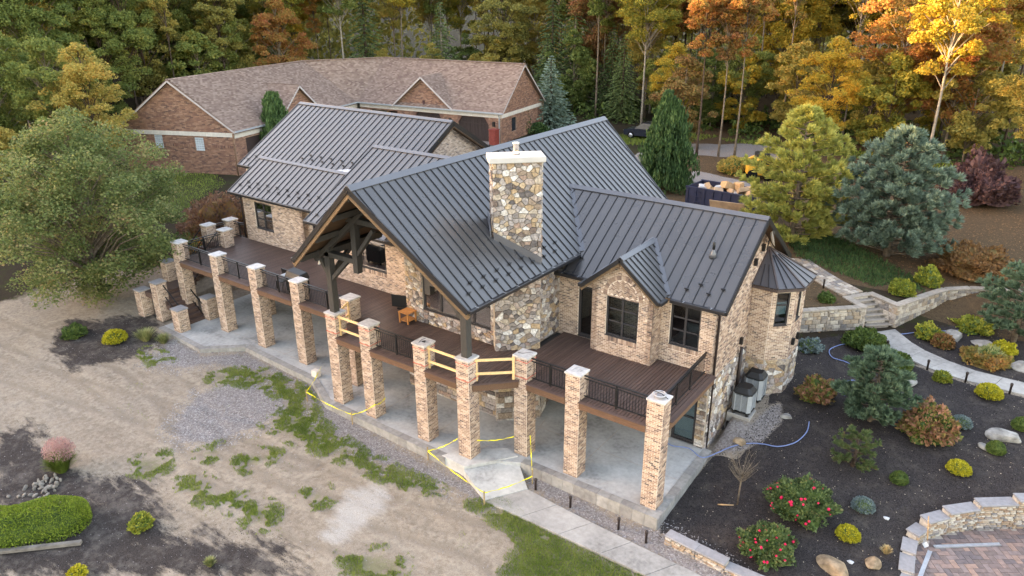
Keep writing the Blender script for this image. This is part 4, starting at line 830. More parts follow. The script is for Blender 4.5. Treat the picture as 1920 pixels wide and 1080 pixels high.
# wall things on the right end
ds = MB(); ds.tube([(4.1, -1.7, 6.1), (4.12, -1.55, 5.95), (4.08, -1.32, 5.8), (4.08, -1.3, .0)], .05, 8); ds.build('downspout', MATS['downspout'], house).location = (7, 0, 0)
ds = MB(); ds.tube([(4.15, 1.55, 3.35), (4.15, 1.55, .75)], .07, 8); ds.build('line_cover', MATS['downspout'], house).location = (7, 0, 0)
ds = MB(); ds.tube([(-25.5, -1.9, 6.25), (-25.4, -1.6, 6.05), (-25.3, -1.42, 5.95), (-25.3, -1.42, 3.4)], .05, 8); ds.build('downspout', MATS['downspout'], house).location = (7, 0, 0)
for (y, z) in ((3.0, 7.15), (1.55, 3.45), (2.2, 6.75)): MB().box(4.0, 4.14, y, y + .14, z, z + .3).build('wall_light', MATS['black_metal'], house).location = (7, 0, 0)
dish = tag(empty('satellite_dish', (4.3, 3.1, 7.75)), 'white satellite dish under the right gable peak', 'dish')
MB().lathe([(.02, 0), (.2, .02), (.36, .08), (.37, .09), (.2, .035), (.02, .015)], 20).build('reflector', MATS['white_paint'], dish).rotation_euler = Vector((.9, .4, .25)).to_track_quat('Z', 'Y').to_euler(); MB().tube([(-.28, 0, -.55), (-.1, 0, -.55), (-.03, 0, 0)], .025, 8).build('arm', MATS['black_metal'], dish)
# ------------------------------------------------------------------ pillars
def pillar_mesh(h, w_=PW):
    mb = MB()
    for (p, d, n) in (((-w_, -w_), (1, 0), (0, -1)), ((w_, -w_), (0, 1), (1, 0)), ((w_, w_), (-1, 0), (0, 1)), ((-w_, w_), (0, -1), (-1, 0))):
        bricks(mb, Vector((*p, 0)), Vector((*d, 0)), Vector((*n, 0)), 2 * w_, .0, h, rnd=random.Random(hash(p) % 99))
    return mb.mesh('brickwork', MATS['brick'])
PMESH = {}
CAPM = MB().box(-CH, CH, -CH, CH, 0, .075)
capme = CAPM.build('cap_tmp', MATS['cap_stone'], None, bevel=.012); capmesh = capme.data; bpy.data.objects.remove(capme)
greycap = capmesh.copy(); greycap.materials[0] = MATS['cap_grey']
def pillar(x, y, z0, z1, cap=capmesh, name='brick_pillar', single=False):
    p = part(name); p.location = (7 + x, y, z0); h = round(z1 - z0 - .075, 3)
    MB().box(-PW, PW, -PW, PW, 0, h).build('core', MATS['mortar'], p); 
    if not single:
        if h not in PMESH: PMESH[h] = pillar_mesh(h)
        link('brickwork', PMESH[h], p, kind='stuff')
    else:   # nearest pillar: each brick of its two faces in view stands alone
        one = {}
        for (q, d, n) in (((-PW, -PW), (1, 0), (0, -1)), ((PW, -PW), (0, 1), (1, 0))):
            d = Vector((*d, 0)); n = Vector((*n, 0)); row = 0; z = 0
            while z < h - .03:
                u = -.1 if row % 2 else 0
                while u < .59:
                    a, b_ = max(u, 0), min(u + .2, .6); u += .2
                    k = (round(b_ - a, 2), d.x)
                    if k not in one:
                        mb = MB(); five(mb, n * .006, d, n, Vector((0, 0, 1)), k[0] / 2 - .009, .0075, .0267); one[k] = mb.mesh('brick', MATS['brick_single'])
                    if b_ - a > .03 and (z > .55 or n.y): link('brick', one[k], p, Vector((*q, 0)) + d * (a + b_) / 2 + Vector((0, 0, z + .036)))
                z += .0715; row += 1
        mb = MB()
        for (q, d, n) in (((PW, PW), (-1, 0), (0, 1)), ((-PW, PW), (0, -1), (-1, 0))): bricks(mb, Vector((*q, 0)), Vector((*d, 0)), Vector((*n, 0)), .6, 0, h)
        bricks(mb, Vector((PW, -PW, 0)), Vector((0, 1, 0)), Vector((1, 0, 0)), .6, 0, .6); mb.build('brickwork', MATS['brick'], p, 'stuff')
    link('cap', cap, p, (0, 0, h)); return p
for k, (x, y) in PX.items(): pillar(x, y, 0, 4.4, single=(k == 'C3'))
pillar(-11.39, -5.79, 0, 4.4); pillar(-26.69, -2.95, 2.0, 4.4); pillar(-26.56, -1.52, 2.0, 4.4); pillar(-25.03, -2.94, 2.0, 4.4)
pillar(-23.55, -7.3, 0, 1.32, greycap); pillar(-23.75, -5.42, 0, 1.32, greycap); pillar(-25.75, -7.05, 0, 2.3, greycap); pillar(-27.4, -5.4, 0, 2.7, greycap); pillar(-27.2, -7.3, 0, 1.6, greycap)
pillar(-21.5, -3.2, 0, 3.0, greycap); pillar(-12.6, -3.4, 0, 3.0, greycap)
# ------------------------------------------------------------------ deck
deck = part('deck')
def yf(x): return -6.05 if x < -11.0 else -7.57 if x < -3.4 else (-7.57 + (x + 3.4) * (1.45 / 1.7)) if x < -1.7 else -6.12
def yb(x):
    if x < -25.2: return -1.34
    if x < -19.88: return -1.36
    if x < -16.8: return -1.02
    if x < -9.35: return -2.67
    if x < -4.5: return -4.27
    if x < -2.7: return -3.6
    if x < bx0 or x > bx1: return -1.45
    return -2.19
bl = {}
x = -26.9; i = 0
while x < 4.12:
    c = x + .069; f0 = -3.3 if c < -25.42 else yf(c); b0 = yb(c); L = round(b0 - f0, 2)
    if L > .05:
        if L not in bl: bl[L] = MB().box(-.057, .057, -L / 2, L / 2, -.03, 0).mesh('board', MATS['deck_board'])
        link('deck_board', bl[L], deck, (c, (f0 + b0) / 2, ZD))
    x += .1375
MB().prism([(-25.4, -6.0), (-11, -6.0), (-11, -7.5), (-3.4, -7.5), (-1.75, -6.08), (4.05, -6.08), (4.05, -1.5), (-3, -1.5), (-3.1, -3.3), (-4.3, -4.3), (-9.3, -4.3), (-9.3, -2.7), (-16.8, -2.7), (-16.8, -1.4), (-25.4, -1.4)], ZD - .26, ZD - .1).build('framing', MATS['timber'], deck, fix=True)
runs = [('A1', 'A2', 0), ('A2', 'A3', 0), ('A3', 'A4', 0), ('A4', 'B1', -6.07), ('B1', 'B2', 0), ('B2', 'B3', 0), ('B3', 'B4', 0), ('B4', 'C1', 1), ('C1', 'C2', 0), ('C2', 'C3', 0)]
def fascia(p, q):
    p, q = Vector(p), Vector(q); n = (q - p).normalized(); n = Vector((n.y, -n.x, 0))
    MB().bar(p + n * .02 + Vector((0, 0, ZD - .17)), q + n * .02 + Vector((0, 0, ZD - .17)), .045, .30).build('fascia', MATS['deck_fascia'], deck); MB().bar(p + n * .06 + Vector((0, 0, ZD - .012)), q + n * .06 + Vector((0, 0, ZD - .012)), .13, .03).build('border_board', MATS['deck_board'], deck)
for a, b_, fl in runs:
    pa, pb = PX[a], PX[b_]
    if a == 'B4': fascia((pa[0] + .32, pa[1] - .1, 0), (pb[0] - .1, pb[1] - .28, 0))
    elif a == 'A4': fascia((pa[0] + .3, -6.05, 0), (-11.0, -6.05, 0))
    else: fascia((pa[0] + .3, pa[1] - .29, 0), (pb[0] - .3, pb[1] - .29, 0))
fascia((4.15, -5.5, 0), (4.15, -1.5, 0))
fascia((-11.0, -6.1, 0), (-11.0, -7.2, 0))
# ------------------------------------------------------------------ railings
def railing(p, q, posts=(.5,), zt=(.92, .80, .09), name='deck_railing'):
    r = part(name); p, q = Vector(p), Vector(q); d = q - p; L = d.length; dn = d.normalized(); Zv = Vector((0, 0, 1)); m = MATS['black_metal']
    MB().bar(p + Zv * zt[0], q + Zv * zt[0], .075, .035).build('top_rail', m, r); MB().bar(p + Zv * zt[1], q + Zv * zt[1], .04, .04).build('rail', m, r); MB().bar(p + Zv * zt[2], q + Zv * zt[2], .04, .04).build('rail', m, r)
    for t in posts: c = p + d * t; MB().bar(c, c + Zv * zt[0], .06, .06).build('post', m, r)
    n = int(L / .115); bm_ = RAILB.setdefault(0, MB().box(-.009, .009, -.009, .009, zt[2], zt[1]).mesh('baluster', m))
    for i in range(1, n): link('baluster', bm_, r, p + d * i / n)
    return r
RAILB = {}
for a, b_ in (('A1', 'A2'), ('A2', 'A3'), ('A3', 'A4'), ('B2', 'B3'), ('C1', 'C2'), ('C2', 'C3')):
    pa, pb = PX[a], PX[b_]; railing((pa[0] + .3, pa[1] + .02, ZD), (pb[0] - .3, pb[1] + .02, ZD))
railing((PX['A4'][0] + .3, -5.75, ZD), (-11.7, -5.75, ZD), (.55,))
railing((3.88, -5.5, ZD), (3.78, -1.5, ZD), (.3, .62))
railing((-25.05, -5.45, ZD), (-25.03, -3.25, ZD), (.5,)); railing((-26.65, -2.6, ZD), (-26.6, -1.85, ZD), ()); railing((-26.3, -1.5, ZD), (-25.3, -1.4, ZD), (.5,))
# ------------------------------------------------------------------ steps from the deck down to the patio
st = part('steps')
for i in range(7): MB().box(-23.9 - .29 * (i + 1), -23.9 - .29 * i + .02, -7.0, -5.6, .0 if i == 0 else .19 * i - .1, .19 * (i + 1)).build('tread', MATS['deck_board'], st)
MB().box(-27.4, -25.9, -7.3, -5.2, 1.2, 1.5).build('landing', MATS['deck_board'], st)
for i in range(9): MB().box(-27.0, -25.5, -5.2 + .235 * i, -5.2 + .235 * (i + 1) + .02, 1.5 + .2 * i - .05, 1.5 + .2 * (i + 1)).build('tread', MATS['deck_board'], st)
for (p, q) in (((-23.9, -5.75, .95), (-25.7, -5.75, 2.2)), ((-23.9, -6.95, .95), (-25.6, -6.95, 2.2)), ((-25.45, -5.1, 2.5), (-25.45, -3.2, 4.2)), ((-27.0, -5.1, 2.5), (-27.0, -3.2, 4.2))):
    r = part('stair_railing', st); p, q = Vector(p), Vector(q); Zv = Vector((0, 0, 1)); MB().bar(p, q, .06, .04).build('rail', MATS['black_metal'], r); MB().bar(p - Zv * .7, q - Zv * .7, .04, .04).build('rail', MATS['black_metal'], r)
# ------------------------------------------------------------------ timber posts and truss under the great room gable
tb = part('timber_frame'); TM = MATS['timber']; Y0 = -7.29
def tim(p, q, wd=.24, ht=.26): MB().bar(p, q, wd, ht, (0, 1, 0)).build('timber', TM, tb, bevel=.012)
xl, xr = PX['B1'][0], PX['B4'][0]; xc = -7.04; zroof = lambda x: 10.81 - pm * abs(x - xc) - .36
MB().box(xl - .15, xl + .15, Y0 - .15, Y0 + .15, 4.4, zroof(xl) - .1).build('post', TM, tb, bevel=.012); MB().box(xr - .15, xr + .15, Y0 - .15, Y0 + .15, 4.4, zroof(xr) - .1).build('post', TM, tb, bevel=.012)
for s in (1, -1):
    X = lambda a: xc + s * a
    tim((X(4.35), Y0, 7.05), (X(1.95), Y0, 7.05), .22, .3); MB().box(X(1.95) - .14, X(1.95) + .14, Y0 - .14, Y0 + .14, 6.55, 8.85).build('hammer_post', TM, tb, bevel=.012)
    tim((X(1.85), Y0, 7.35), (X(.85), Y0, 8.55), .16, .2); tim((X(3.6), Y0, 5.9), (X(2.5), Y0, 6.95), .16, .2); tim((X(3.72), Y0, 6.0), (X(4.3), Y0, 6.9), .16, .2)
    tim((X(4.45), Y0 - .02, zroof(X(4.45)) - .12), (xc, Y0 - .02, zroof(xc) - .12), .2, .28)
    tim((X(3.66), Y0 + .1, 6.1), (X(3.66), Y0 + 1.2, 7.0), .16, .2)
    for a in (4.2, 2.8, 1.4, .2): MB().bar((X(a), -8.3 - (4.69 - a) * .17, zroof(X(a)) + .02), (X(a), -4.3, zroof(X(a)) + .02), .16, .22).build('purlin', TM, tb)
    MB().bar((X(3.66), Y0, zroof(X(3.66)) - .3), (X(3.66), -4.3, zroof(X(3.66)) - .3), .2, .26).build('plate', TM, tb)
tim((X(2.3), Y0, 8.8), (xc - s * 2.3, Y0, 8.8), .22, .3)
# ------------------------------------------------------------------ patio slab with its border of paving stones
SL = [(-24.9, -7.9), (-20.66, -8.12), (-18.95, -6.61), (-13.35, -6.9), (-11.3, -7.9), (-8.69, -8.0), (-3.99, -8.07), (-1.4, -6.53), (4.43, -6.48), (4.35, -1.46), (-2.7, -1.46), (-2.7, -1.15), (-25, -1.15)]
slab = tag(MB().prism(SL, -.7, 0).build('patio', MATS['slab'], fix=True), kind='structure')
def offs(p, q, r_, k):
    a = Vector((q[0] - p[0], q[1] - p[1])).normalized(); b_ = Vector((r_[0] - q[0], r_[1] - q[1])).normalized(); na = Vector((a.y, -a.x)); nb = Vector((b_.y, -b_.x)); m_ = (na + nb) / (1 + na.dot(nb)); return Vector(q) + m_ * k
OUT = SL[:10]; rnd = random.Random(4)
for i in range(len(OUT) - 1):
    p, q = Vector(OUT[i]), Vector(OUT[i + 1]); d = q - p; L = d.length; d.normalize(); n = Vector((d.y, -d.x)); k = max(1, round(L / .5))
    for j in range(k):
        if -4.3 < (p + d * L * (j + .5) / k).x < -1.5 and i in (5, 6) and (p + d * L * (j + .5) / k).x > -4.2: continue
        a, b_ = p + d * (L * j / k + .006), p + d * (L * (j + 1) / k - .006)
        if j == 0: a = a
        o = MB().add([(*(a + n * .03), -.6), (*(b_ + n * .03), -.6), (*(b_ - n * .3), -.6), (*(a - n * .3), -.6), (*(a + n * .03), .018), (*(b_ + n * .03), .018), (*(b_ - n * .3), .018), (*(a - n * .3), .018)],
                     [(0, 3, 2, 1), (4, 5, 6, 7), (0, 1, 5, 4), (1, 2, 6, 5), (2, 3, 7, 6), (3, 0, 4, 7)]).build('edging_stone', MATS['edge_paver'], slab)
        o.location.z = rnd.random() * .006
# control joints cut into the slab read as thin dark grooves
mbj = MB()
for (p, q) in (((-21.5, -5.9), (-11, -5.9)), ((-16.6, -6.7), (-16.6, -4)), ((-8.6, -7.7), (-8.6, -4.4)), ((-5.5, -7.7), (-5.5, -4.4)), ((-3.3, -7.0), (-2.6, -3.6)), ((-1.7, -6.3), (-2.4, -3.2)), ((.6, -6.2), (.6, -1.5)), ((-2.5, -4.0), (4.1, -4.0)), ((-11, -7.5), (-11, -4.2))): mbj.bar((*p, .003), (*q, .003), .02, .004)
mbj.build('control_joint', MATS['stone_mortar'], slab); 
# new concrete: landing, ramp and walk
ramp_ = tag(empty('concrete_ramp', (-2.4, -7.2, 0)), 'fresh pale concrete step and ramp at the diagonal corner of the patio', 'ramp')
MB().prism([(-4.2 + 2.4, -8.02 + 7.2), (-3.0 + 2.4, -8.1 + 7.2), (-1.72 + 2.4, -6.3 + 7.2), (-2.4 + 2.4, -6.1 + 7.2), (-3.9 + 2.4, -7.4 + 7.2)], -.6, .05).build('landing', MATS['new_concrete'], ramp_, fix=True)
zz = lambda x, y: T(x, y)
MB().add([(-3.0 + 2.4, -8.12 + 7.2, -.1), (-1.7 + 2.4, -6.34 + 7.2, -.1), (-.55 + 2.4, -7.3 + 7.2, -.4), (-1.45 + 2.4, -8.8 + 7.2, -.4), (-3.0 + 2.4, -8.12 + 7.2, -.8), (-1.7 + 2.4, -6.34 + 7.2, -.8), (-.55 + 2.4, -7.3 + 7.2, -.8), (-1.45 + 2.4, -8.8 + 7.2, -.8)], [(0, 3, 2, 1), (4, 5, 6, 7), (0, 1, 5, 4), (1, 2, 6, 5), (2, 3, 7, 6), (3, 0, 4, 7)]).build('ramp_slab', MATS['new_concrete'], ramp_, fix=True)
walk = tag(part('walkway', None), kind='structure')
wp = [((-1.45, -8.8), (-.55, -7.3)), ((.15, -8.75), (.85, -7.42)), ((1.75, -8.72), (2.4, -7.5)), ((3.4, -8.7), (4.0, -7.56)), ((5.1, -8.68), (5.7, -7.6)), ((6.9, -8.66), (7.5, -7.65)), ((9, -8.7), (9.5, -7.7))]
for (a, b_), (c, d) in zip(wp, wp[1:]):
    a, b_, c, d = Vector(a), Vector(b_), Vector(c), Vector(d); e = (c - a).normalized() * .012; zt = lambda q: (q.x, q.y, -.42 - max(0, q.x) * .012)
    lo = lambda q: (q.x, q.y, -.7)
    ps = [a + e, c - e, d - e, b_ + e]; MB().add([lo(q) for q in ps] + [zt(q) for q in ps], [(0, 3, 2, 1), (4, 5, 6, 7), (0, 1, 5, 4), (1, 2, 6, 5), (2, 3, 7, 6), (3, 0, 4, 7)]).build('walk_slab', MATS['walk'], walk)
path = tag(part('garden_path', None), kind='structure')
gp_ = [((7.61, 11.2), (8.4, 12.05)), ((8.54, 9.77), (9.34, 11.06)), ((9.45, 9.25), (10.01, 10.52)), ((10.43, 8.67), (11.1, 9.93)), ((11.73, 8.4), (12.2, 9.6)), ((12.95, 8.37), (13.25, 9.56)), ((14.31, 8.35), (14.41, 9.51)), ((16, 8.4), (16, 9.5))]
for i, ((a, b_), (c, d)) in enumerate(zip(gp_, gp_[1:])):
    a, b_, c, d = Vector(a), Vector(b_), Vector(c), Vector(d); e = (c - a).normalized() * .01
    ps = [a + e, c - e, d - e, b_ + e]; zt = [max(T(q.x, q.y), T(q.x - .2, q.y - .2), T(q.x + .2, q.y + .2)) + .05 for q in ps]; 
    MB().add([(q.x, q.y, .7) for q in ps] + [(q.x, q.y, z) for q, z in zip(ps, zt)], [(0, 3, 2, 1), (4, 5, 6, 7), (0, 1, 5, 4), (1, 2, 6, 5), (2, 3, 7, 6), (3, 0, 4, 7)]).build('path_slab', MATS['walk'], path)
upath = tag(part('upper_path', None), kind='structure')
up = [((5.75, 12.15), (6.45, 13.35)), ((4.6, 12.9), (5.3, 14.2)), ((3.6, 13.8), (4.3, 15.1)), ((2.6, 14.8), (3.3, 16.1)), ((1.6, 16), (2.3, 17.3))]
rnd = random.Random(8)
for (a, b_), (c, d) in zip(up, up[1:]):
    a, b_, c, d = Vector(a), Vector(b_), Vector(c), Vector(d)
    for i in range(4):
        for j in range(5):
            f = lambda s, t: a.lerp(c, s).lerp(b_.lerp(d, s), t); g = .012
            ps = [f(i / 4 + g, j / 5 + g), f((i + 1) / 4 - g, j / 5 + g), f((i + 1) / 4 - g, (j + 1) / 5 - g), f(i / 4 + g, (j + 1) / 5 - g)]; z = 2.475 + rnd.random() * .008
            MB().add([(q.x, q.y, 2.3) for q in ps] + [(q.x, q.y, z) for q in ps], [(0, 3, 2, 1), (4, 5, 6, 7), (0, 1, 5, 4), (1, 2, 6, 5), (2, 3, 7, 6), (3, 0, 4, 7)]).build('paver', MATS['wall_block'], upath)
# ------------------------------------------------------------------ retaining walls: a block for each stone
BLK = {}
def block(parent, name, c, d, L, h, t, m, rnd, jit=.02):
    key = (round(L, 2), round(h, 2), round(t, 2), m)
    if key not in BLK:
        mb = MB(); a, b_, e = L / 2 - .006, t / 2, h / 2 - .005; f = .75
        mb.add([(-a, -b_, -e), (a, -b_, -e), (a, b_, -e), (-a, b_, -e), (-a, -b_, e), (a, -b_, e), (a, b_, e), (-a, b_, e), (-a * f, -b_ - .025, -e * f), (a * f, -b_ - .03, -e * f), (a * f, -b_ - .02, e * f), (-a * f, -b_ - .035, e * f)],
               [(0, 3, 2, 1), (4, 5, 6, 7), (1, 2, 6, 5), (2, 3, 7, 6), (3, 0, 4, 7), (0, 1, 9, 8), (1, 5, 10, 9), (5, 4, 11, 10), (4, 0, 8, 11), (8, 9, 10, 11)]); BLK[key] = mb.mesh(name, MATS[m])
    n = Vector((d[1], -d[0], 0)); o = link(name, BLK[key], parent, Vector(c) + n * rnd.random() * jit); o.rotation_euler = (0, 0, atan2(d[1], d[0]))
def wall_of(pts, ztop, zbot, label, bl=.38, bh=.2, t=.3, m='wall_block', capm='block_cap', cap=(.5, .09, .4), seed=1, cat='retaining wall', capname='coping', vary=True):
    """pts: polyline, outward side to the right of travel; ztop/zbot: functions of distance"""
    root = tag(empty('retaining_wall', (pts[0][0], pts[0][1], 0)), label, cat); off = Vector((-pts[0][0], -pts[0][1], 0)); rnd = random.Random(seed); s0 = 0; cores = MB()
    for p, q in zip(pts, pts[1:]):
        p, q = Vector((*p, 0)), Vector((*q, 0)); d = q - p; L = d.length; d.normalize(); n = Vector((d.y, -d.x, 0)); 
        k = max(1, int(L / .5 + .5))
        for i in range(k):
            u = (i + .5) * L / k; zt, zb = ztop(s0 + u), zbot(s0 + u); cores.obox(p + d * u - n * t * .55 + Vector((0, 0, (zt + zb) / 2)) + off, d, n, (0, 0, 1), L / k / 2, t * .42, (zt - zb) / 2 - .01)
        zb = min(zbot(s0), zbot(s0 + L)); z = zb; row = 0
        while z < max(ztop(s0), ztop(s0 + L)) - .03:
            hh = bh * (rnd.choice((.75, 1, 1.25)) if vary else 1); u = -rnd.random() * bl
            while u < L:
                ln = bl * rnd.choice((.6, .8, 1.0, 1.2)); a, b_ = max(u, 0), min(u + ln, L); u += ln; mu = (a + b_) / 2
                if b_ - a < .07: continue
                top = ztop(s0 + mu)
                if z + hh * .5 > top: continue
                h2 = min(hh, top - z)
                if z + h2 < zbot(s0 + mu) - .1: continue
                block(root, 'block', p + d * mu - n * .09 + Vector((0, 0, z + h2 / 2)) + off, d, round((b_ - a) * 25) / 25, round(h2 * 25) / 25, .18, m, rnd)
            z += hh; row += 1
        if cap:
            k = max(1, round(L / cap[0]))
            for i in range(k):
                u = (i + .5) * L / k; c = p + d * u - n * (cap[2] / 2 - .05) + Vector((0, 0, ztop(s0 + u) + cap[1] / 2 + rnd.random() * .006)) + off
                MB().obox(c, d, n, (0, 0, 1), L / k / 2 - .005, cap[2] / 2, cap[1] / 2).build(capname, MATS[capm], root, bevel=.012)
        s0 += L
    cores.build('core', MATS['stone_mortar'], root); return root
wall_of([(4.25, 8.55), (5.6, 9.85), (7.05, 11.2)], lambda s: 2.38, lambda s: 1.0, 'grey block retaining wall between the brick bay and the garden steps', seed=2)
wall_of([(7.1, 11.25), (5.95, 12.25)], lambda s: 2.4, lambda s: 1.1, 'short block cheek wall along the house side of the garden steps', seed=7)
wall_of([(6.65, 13.25), (8.3, 12.25)], lambda s: 2.4, lambda s: 1.1, 'block cheek wall along the garden side of the garden steps', seed=3)
wall_of([(8.32, 12.25), (9.3, 14.6), (10.0, 16.1), (11.0, 17.0), (12.7, 17.9), (15, 18.3)], lambda s: 2.4, lambda s: 1.2 + s * .1, 'long curving block retaining wall to the right of the garden steps', seed=4)
gs = tag(empty('garden_steps', (7.4, 11.9, 0)), 'seven grey stone garden steps climbing between block walls', 'steps')
bL, bR, tL, tR = Vector((7.15, 11.35, 0)), Vector((8.22, 12.3, 0)), Vector((5.95, 12.2, 0)), Vector((6.65, 13.3, 0))
for i in range(7):
    f0, f1 = i / 7, (i + 1) / 7 + .03; ps = [bL.lerp(tL, f0), bR.lerp(tR, f0), bR.lerp(tR, f1), bL.lerp(tL, f1)]; z = 1.28 + .171 * (i + 1); o_ = Vector((-7.4, -11.9, 0)); ps = [bL.lerp(tL, f0 - .035), bR.lerp(tR, f0 - .035), bR.lerp(tR, f1), bL.lerp(tL, f1)]
    MB().add([tuple(q + o_ + Vector((0, 0, z - .055))) for q in ps] + [tuple(q + o_ + Vector((0, 0, z))) for q in ps], [(0, 3, 2, 1), (4, 5, 6, 7), (0, 1, 5, 4), (1, 2, 6, 5), (2, 3, 7, 6), (3, 0, 4, 7)]).build('tread', MATS['block_cap'], gs, bevel=.012, fix=True)
    MB().add([tuple(q + o_ + Vector((0, 0, .9))) for q in [p.lerp(sum(ps, Vector()) / 4, .3) for p in ps]] + [tuple(q + o_ + Vector((0, 0, z - .056))) for q in [p.lerp(sum(ps, Vector()) / 4, .3) for p in ps]], [(0, 3, 2, 1), (4, 5, 6, 7), (0, 1, 5, 4), (1, 2, 6, 5), (2, 3, 7, 6), (3, 0, 4, 7)]).build('riser', MATS['wall_block'], gs, fix=True)
# low ledge-stone wall by the walk
wall_of([(4.95, -6.95), (6.1, -7.05), (7.15, -7.12)], lambda s: -.16, lambda s: -.7, 'low ledge stone garden wall with smooth grey cap beside the concrete walk', .26, .085, .3, 'ledge_stone', 'cap_grey', (1.2, .07, .42), 5, 'garden wall', vary=False)
wall_of([(7.16, -7.12), (8.2, -7.1), (9.4, -7.0)], lambda s: -.3, lambda s: -.8, 'lower continuation of the low ledge stone wall at the bottom edge', .26, .085, .3, 'ledge_stone', 'cap_grey', (1.2, .07, .42), 6, 'garden wall', vary=False)
# round wall of the sunken paver patio, its caps step up
PI_ = [(12.3, -6.2), (12.2, -5.0), (12.14, -3.78), (12.03, -2.91), (11.97, -2.17), (12.19, -1.59), (12.71, -.88), (13.5, -.04), (14.55, .78), (15.6, 1.5)]
rw = tag(empty('patio_wall', (12.2, -1.6, 0)), 'curved ledge stone wall with stepped grey caps around the sunken paver patio', 'garden wall'); off = Vector((-12.2, 1.6, 0)); rnd = random.Random(9)
tops = [-.36, -.36, -.27, -.17, .03, .3, .46, .62, .78]
for i, (p, q) in enumerate(zip(PI_, PI_[1:])):
    p, q = Vector((*p, 0)), Vector((*q, 0)); d = q - p; L = d.length; d.normalize(); n = Vector((d.y, -d.x, 0)); zt = tops[i] - .06
    MB().obox(p + d * L / 2 - n * .19 + Vector((0, 0, (zt - .8) / 2)) + off, d, n, (0, 0, 1), L / 2 + .03, .16, (zt + .8) / 2).build('core', MATS['stone_mortar'], rw)
    z = -.5
    while z < zt - .03:
        h2 = min(.088, zt - z); u = -rnd.random() * .2
        while u < L:
            ln = rnd.choice((.16, .22, .28)); a, b_ = max(u, 0), min(u + ln, L); u += ln
            if b_ - a > .05: block(rw, 'ledge_stone', p + d * (a + b_) / 2 - n * .06 + Vector((0, 0, z + h2 / 2)) + off, d, round((b_ - a) * 25) / 25, round(h2 * 50) / 50, .12, 'ledge_stone', rnd, .03)
        z += .088
    nx = Vector((*PI_[min(i + 2, len(PI_) - 1)], 0)); 
    pin = [p - n * -.05, q - n * -.05, q - n * .42, p - n * .42]
    k = 1
    MB().add([tuple(v_ + off + Vector((0, 0, zt))) for v_ in pin] + [tuple(v_ + off + Vector((0, 0, zt + .065))) for v_ in pin], [(0, 3, 2, 1), (4, 5, 6, 7), (0, 1, 5, 4), (1, 2, 6, 5), (2, 3, 7, 6), (3, 0, 4, 7)]).build('cap', MATS['cap_grey'], rw, bevel=.01, fix=True)
pv = tag(empty('paver_patio', (14, -3, -.46)), kind='structure'); rnd = random.Random(3); PVM = {}
a45 = radians(36)
for i in range(-26, 27):
    for j in range(-26, 27):
        ph = (i + j) % 4
        for (w_, h_, okk) in ((2, 1, ph == 0), (1, 2, ph == 2)):
            if not okk: continue
            cx, cy = (i + w_ / 2) * .2, (j + h_ / 2) * .2; x = 14 + cx * cos(a45) - cy * sin(a45); y = -3 + cx * sin(a45) + cy * cos(a45)
            if not inpoly(x, y, PATIO) or x > 16.2 or y < -5.2: continue
            s = w_
            if s not in PVM: PVM[s] = MB().box(-w_ * .1 + .007, w_ * .1 - .007, -h_ * .1 + .007, h_ * .1 - .007, -.05, .0).mesh('paver', MATS['paver'])
            link('paver', PVM[s], pv, (x - 14, y + 3, .052 + rnd.random() * .006), (0, 0, a45))
MB().prism([(x - 14, y + 3) for x, y in PATIO], -.02, .035).build('sand_bed', MATS['stone_mortar'], pv, fix=True)
def alu(p, q, label):
    p, q = Vector(p), Vector(q); o = empty('screed_rail', p, label, 'metal rail'); d = q - p
    MB().bar((0, 0, .02), d + Vector((0, 0, .02)), .13, .03).build('web', MATS['galv'], o); n = Vector((-d.y, d.x, 0)).normalized() * .055
    for s in (1, -1): MB().bar(n * s + Vector((0, 0, .045)), d + n * s + Vector((0, 0, .045)), .02, .02).build('flange', MATS['galv'], o)
alu((12.5, -1.9, -.4), (14.3, -.45, -.4), 'long bright aluminium rail lying across the paver patio'); alu((12.35, -3.9, -.4), (12.42, -2.2, -.4), 'shorter aluminium rail lying beside the curved patio wall')
shv = empty('shovel', (12.25, -2.05, -.4), 'pale long handled shovel leaning on the curved patio wall', 'shovel'); MB().tube([(.02, 0, .3), (-.12, .12, 1.15)], .018, 8).build('handle', MATS['cardboard'], shv); MB().add([(-.09, 0, .3), (.09, .0, .3), (.1, -.02, .1), (.0, -.06, -.0), (-.1, -.02, .1), (0, .05, .2)], [(0, 1, 5), (1, 2, 5), (2, 3, 5), (3, 4, 5), (4, 0, 5)]).build('blade', MATS['galv'], shv)
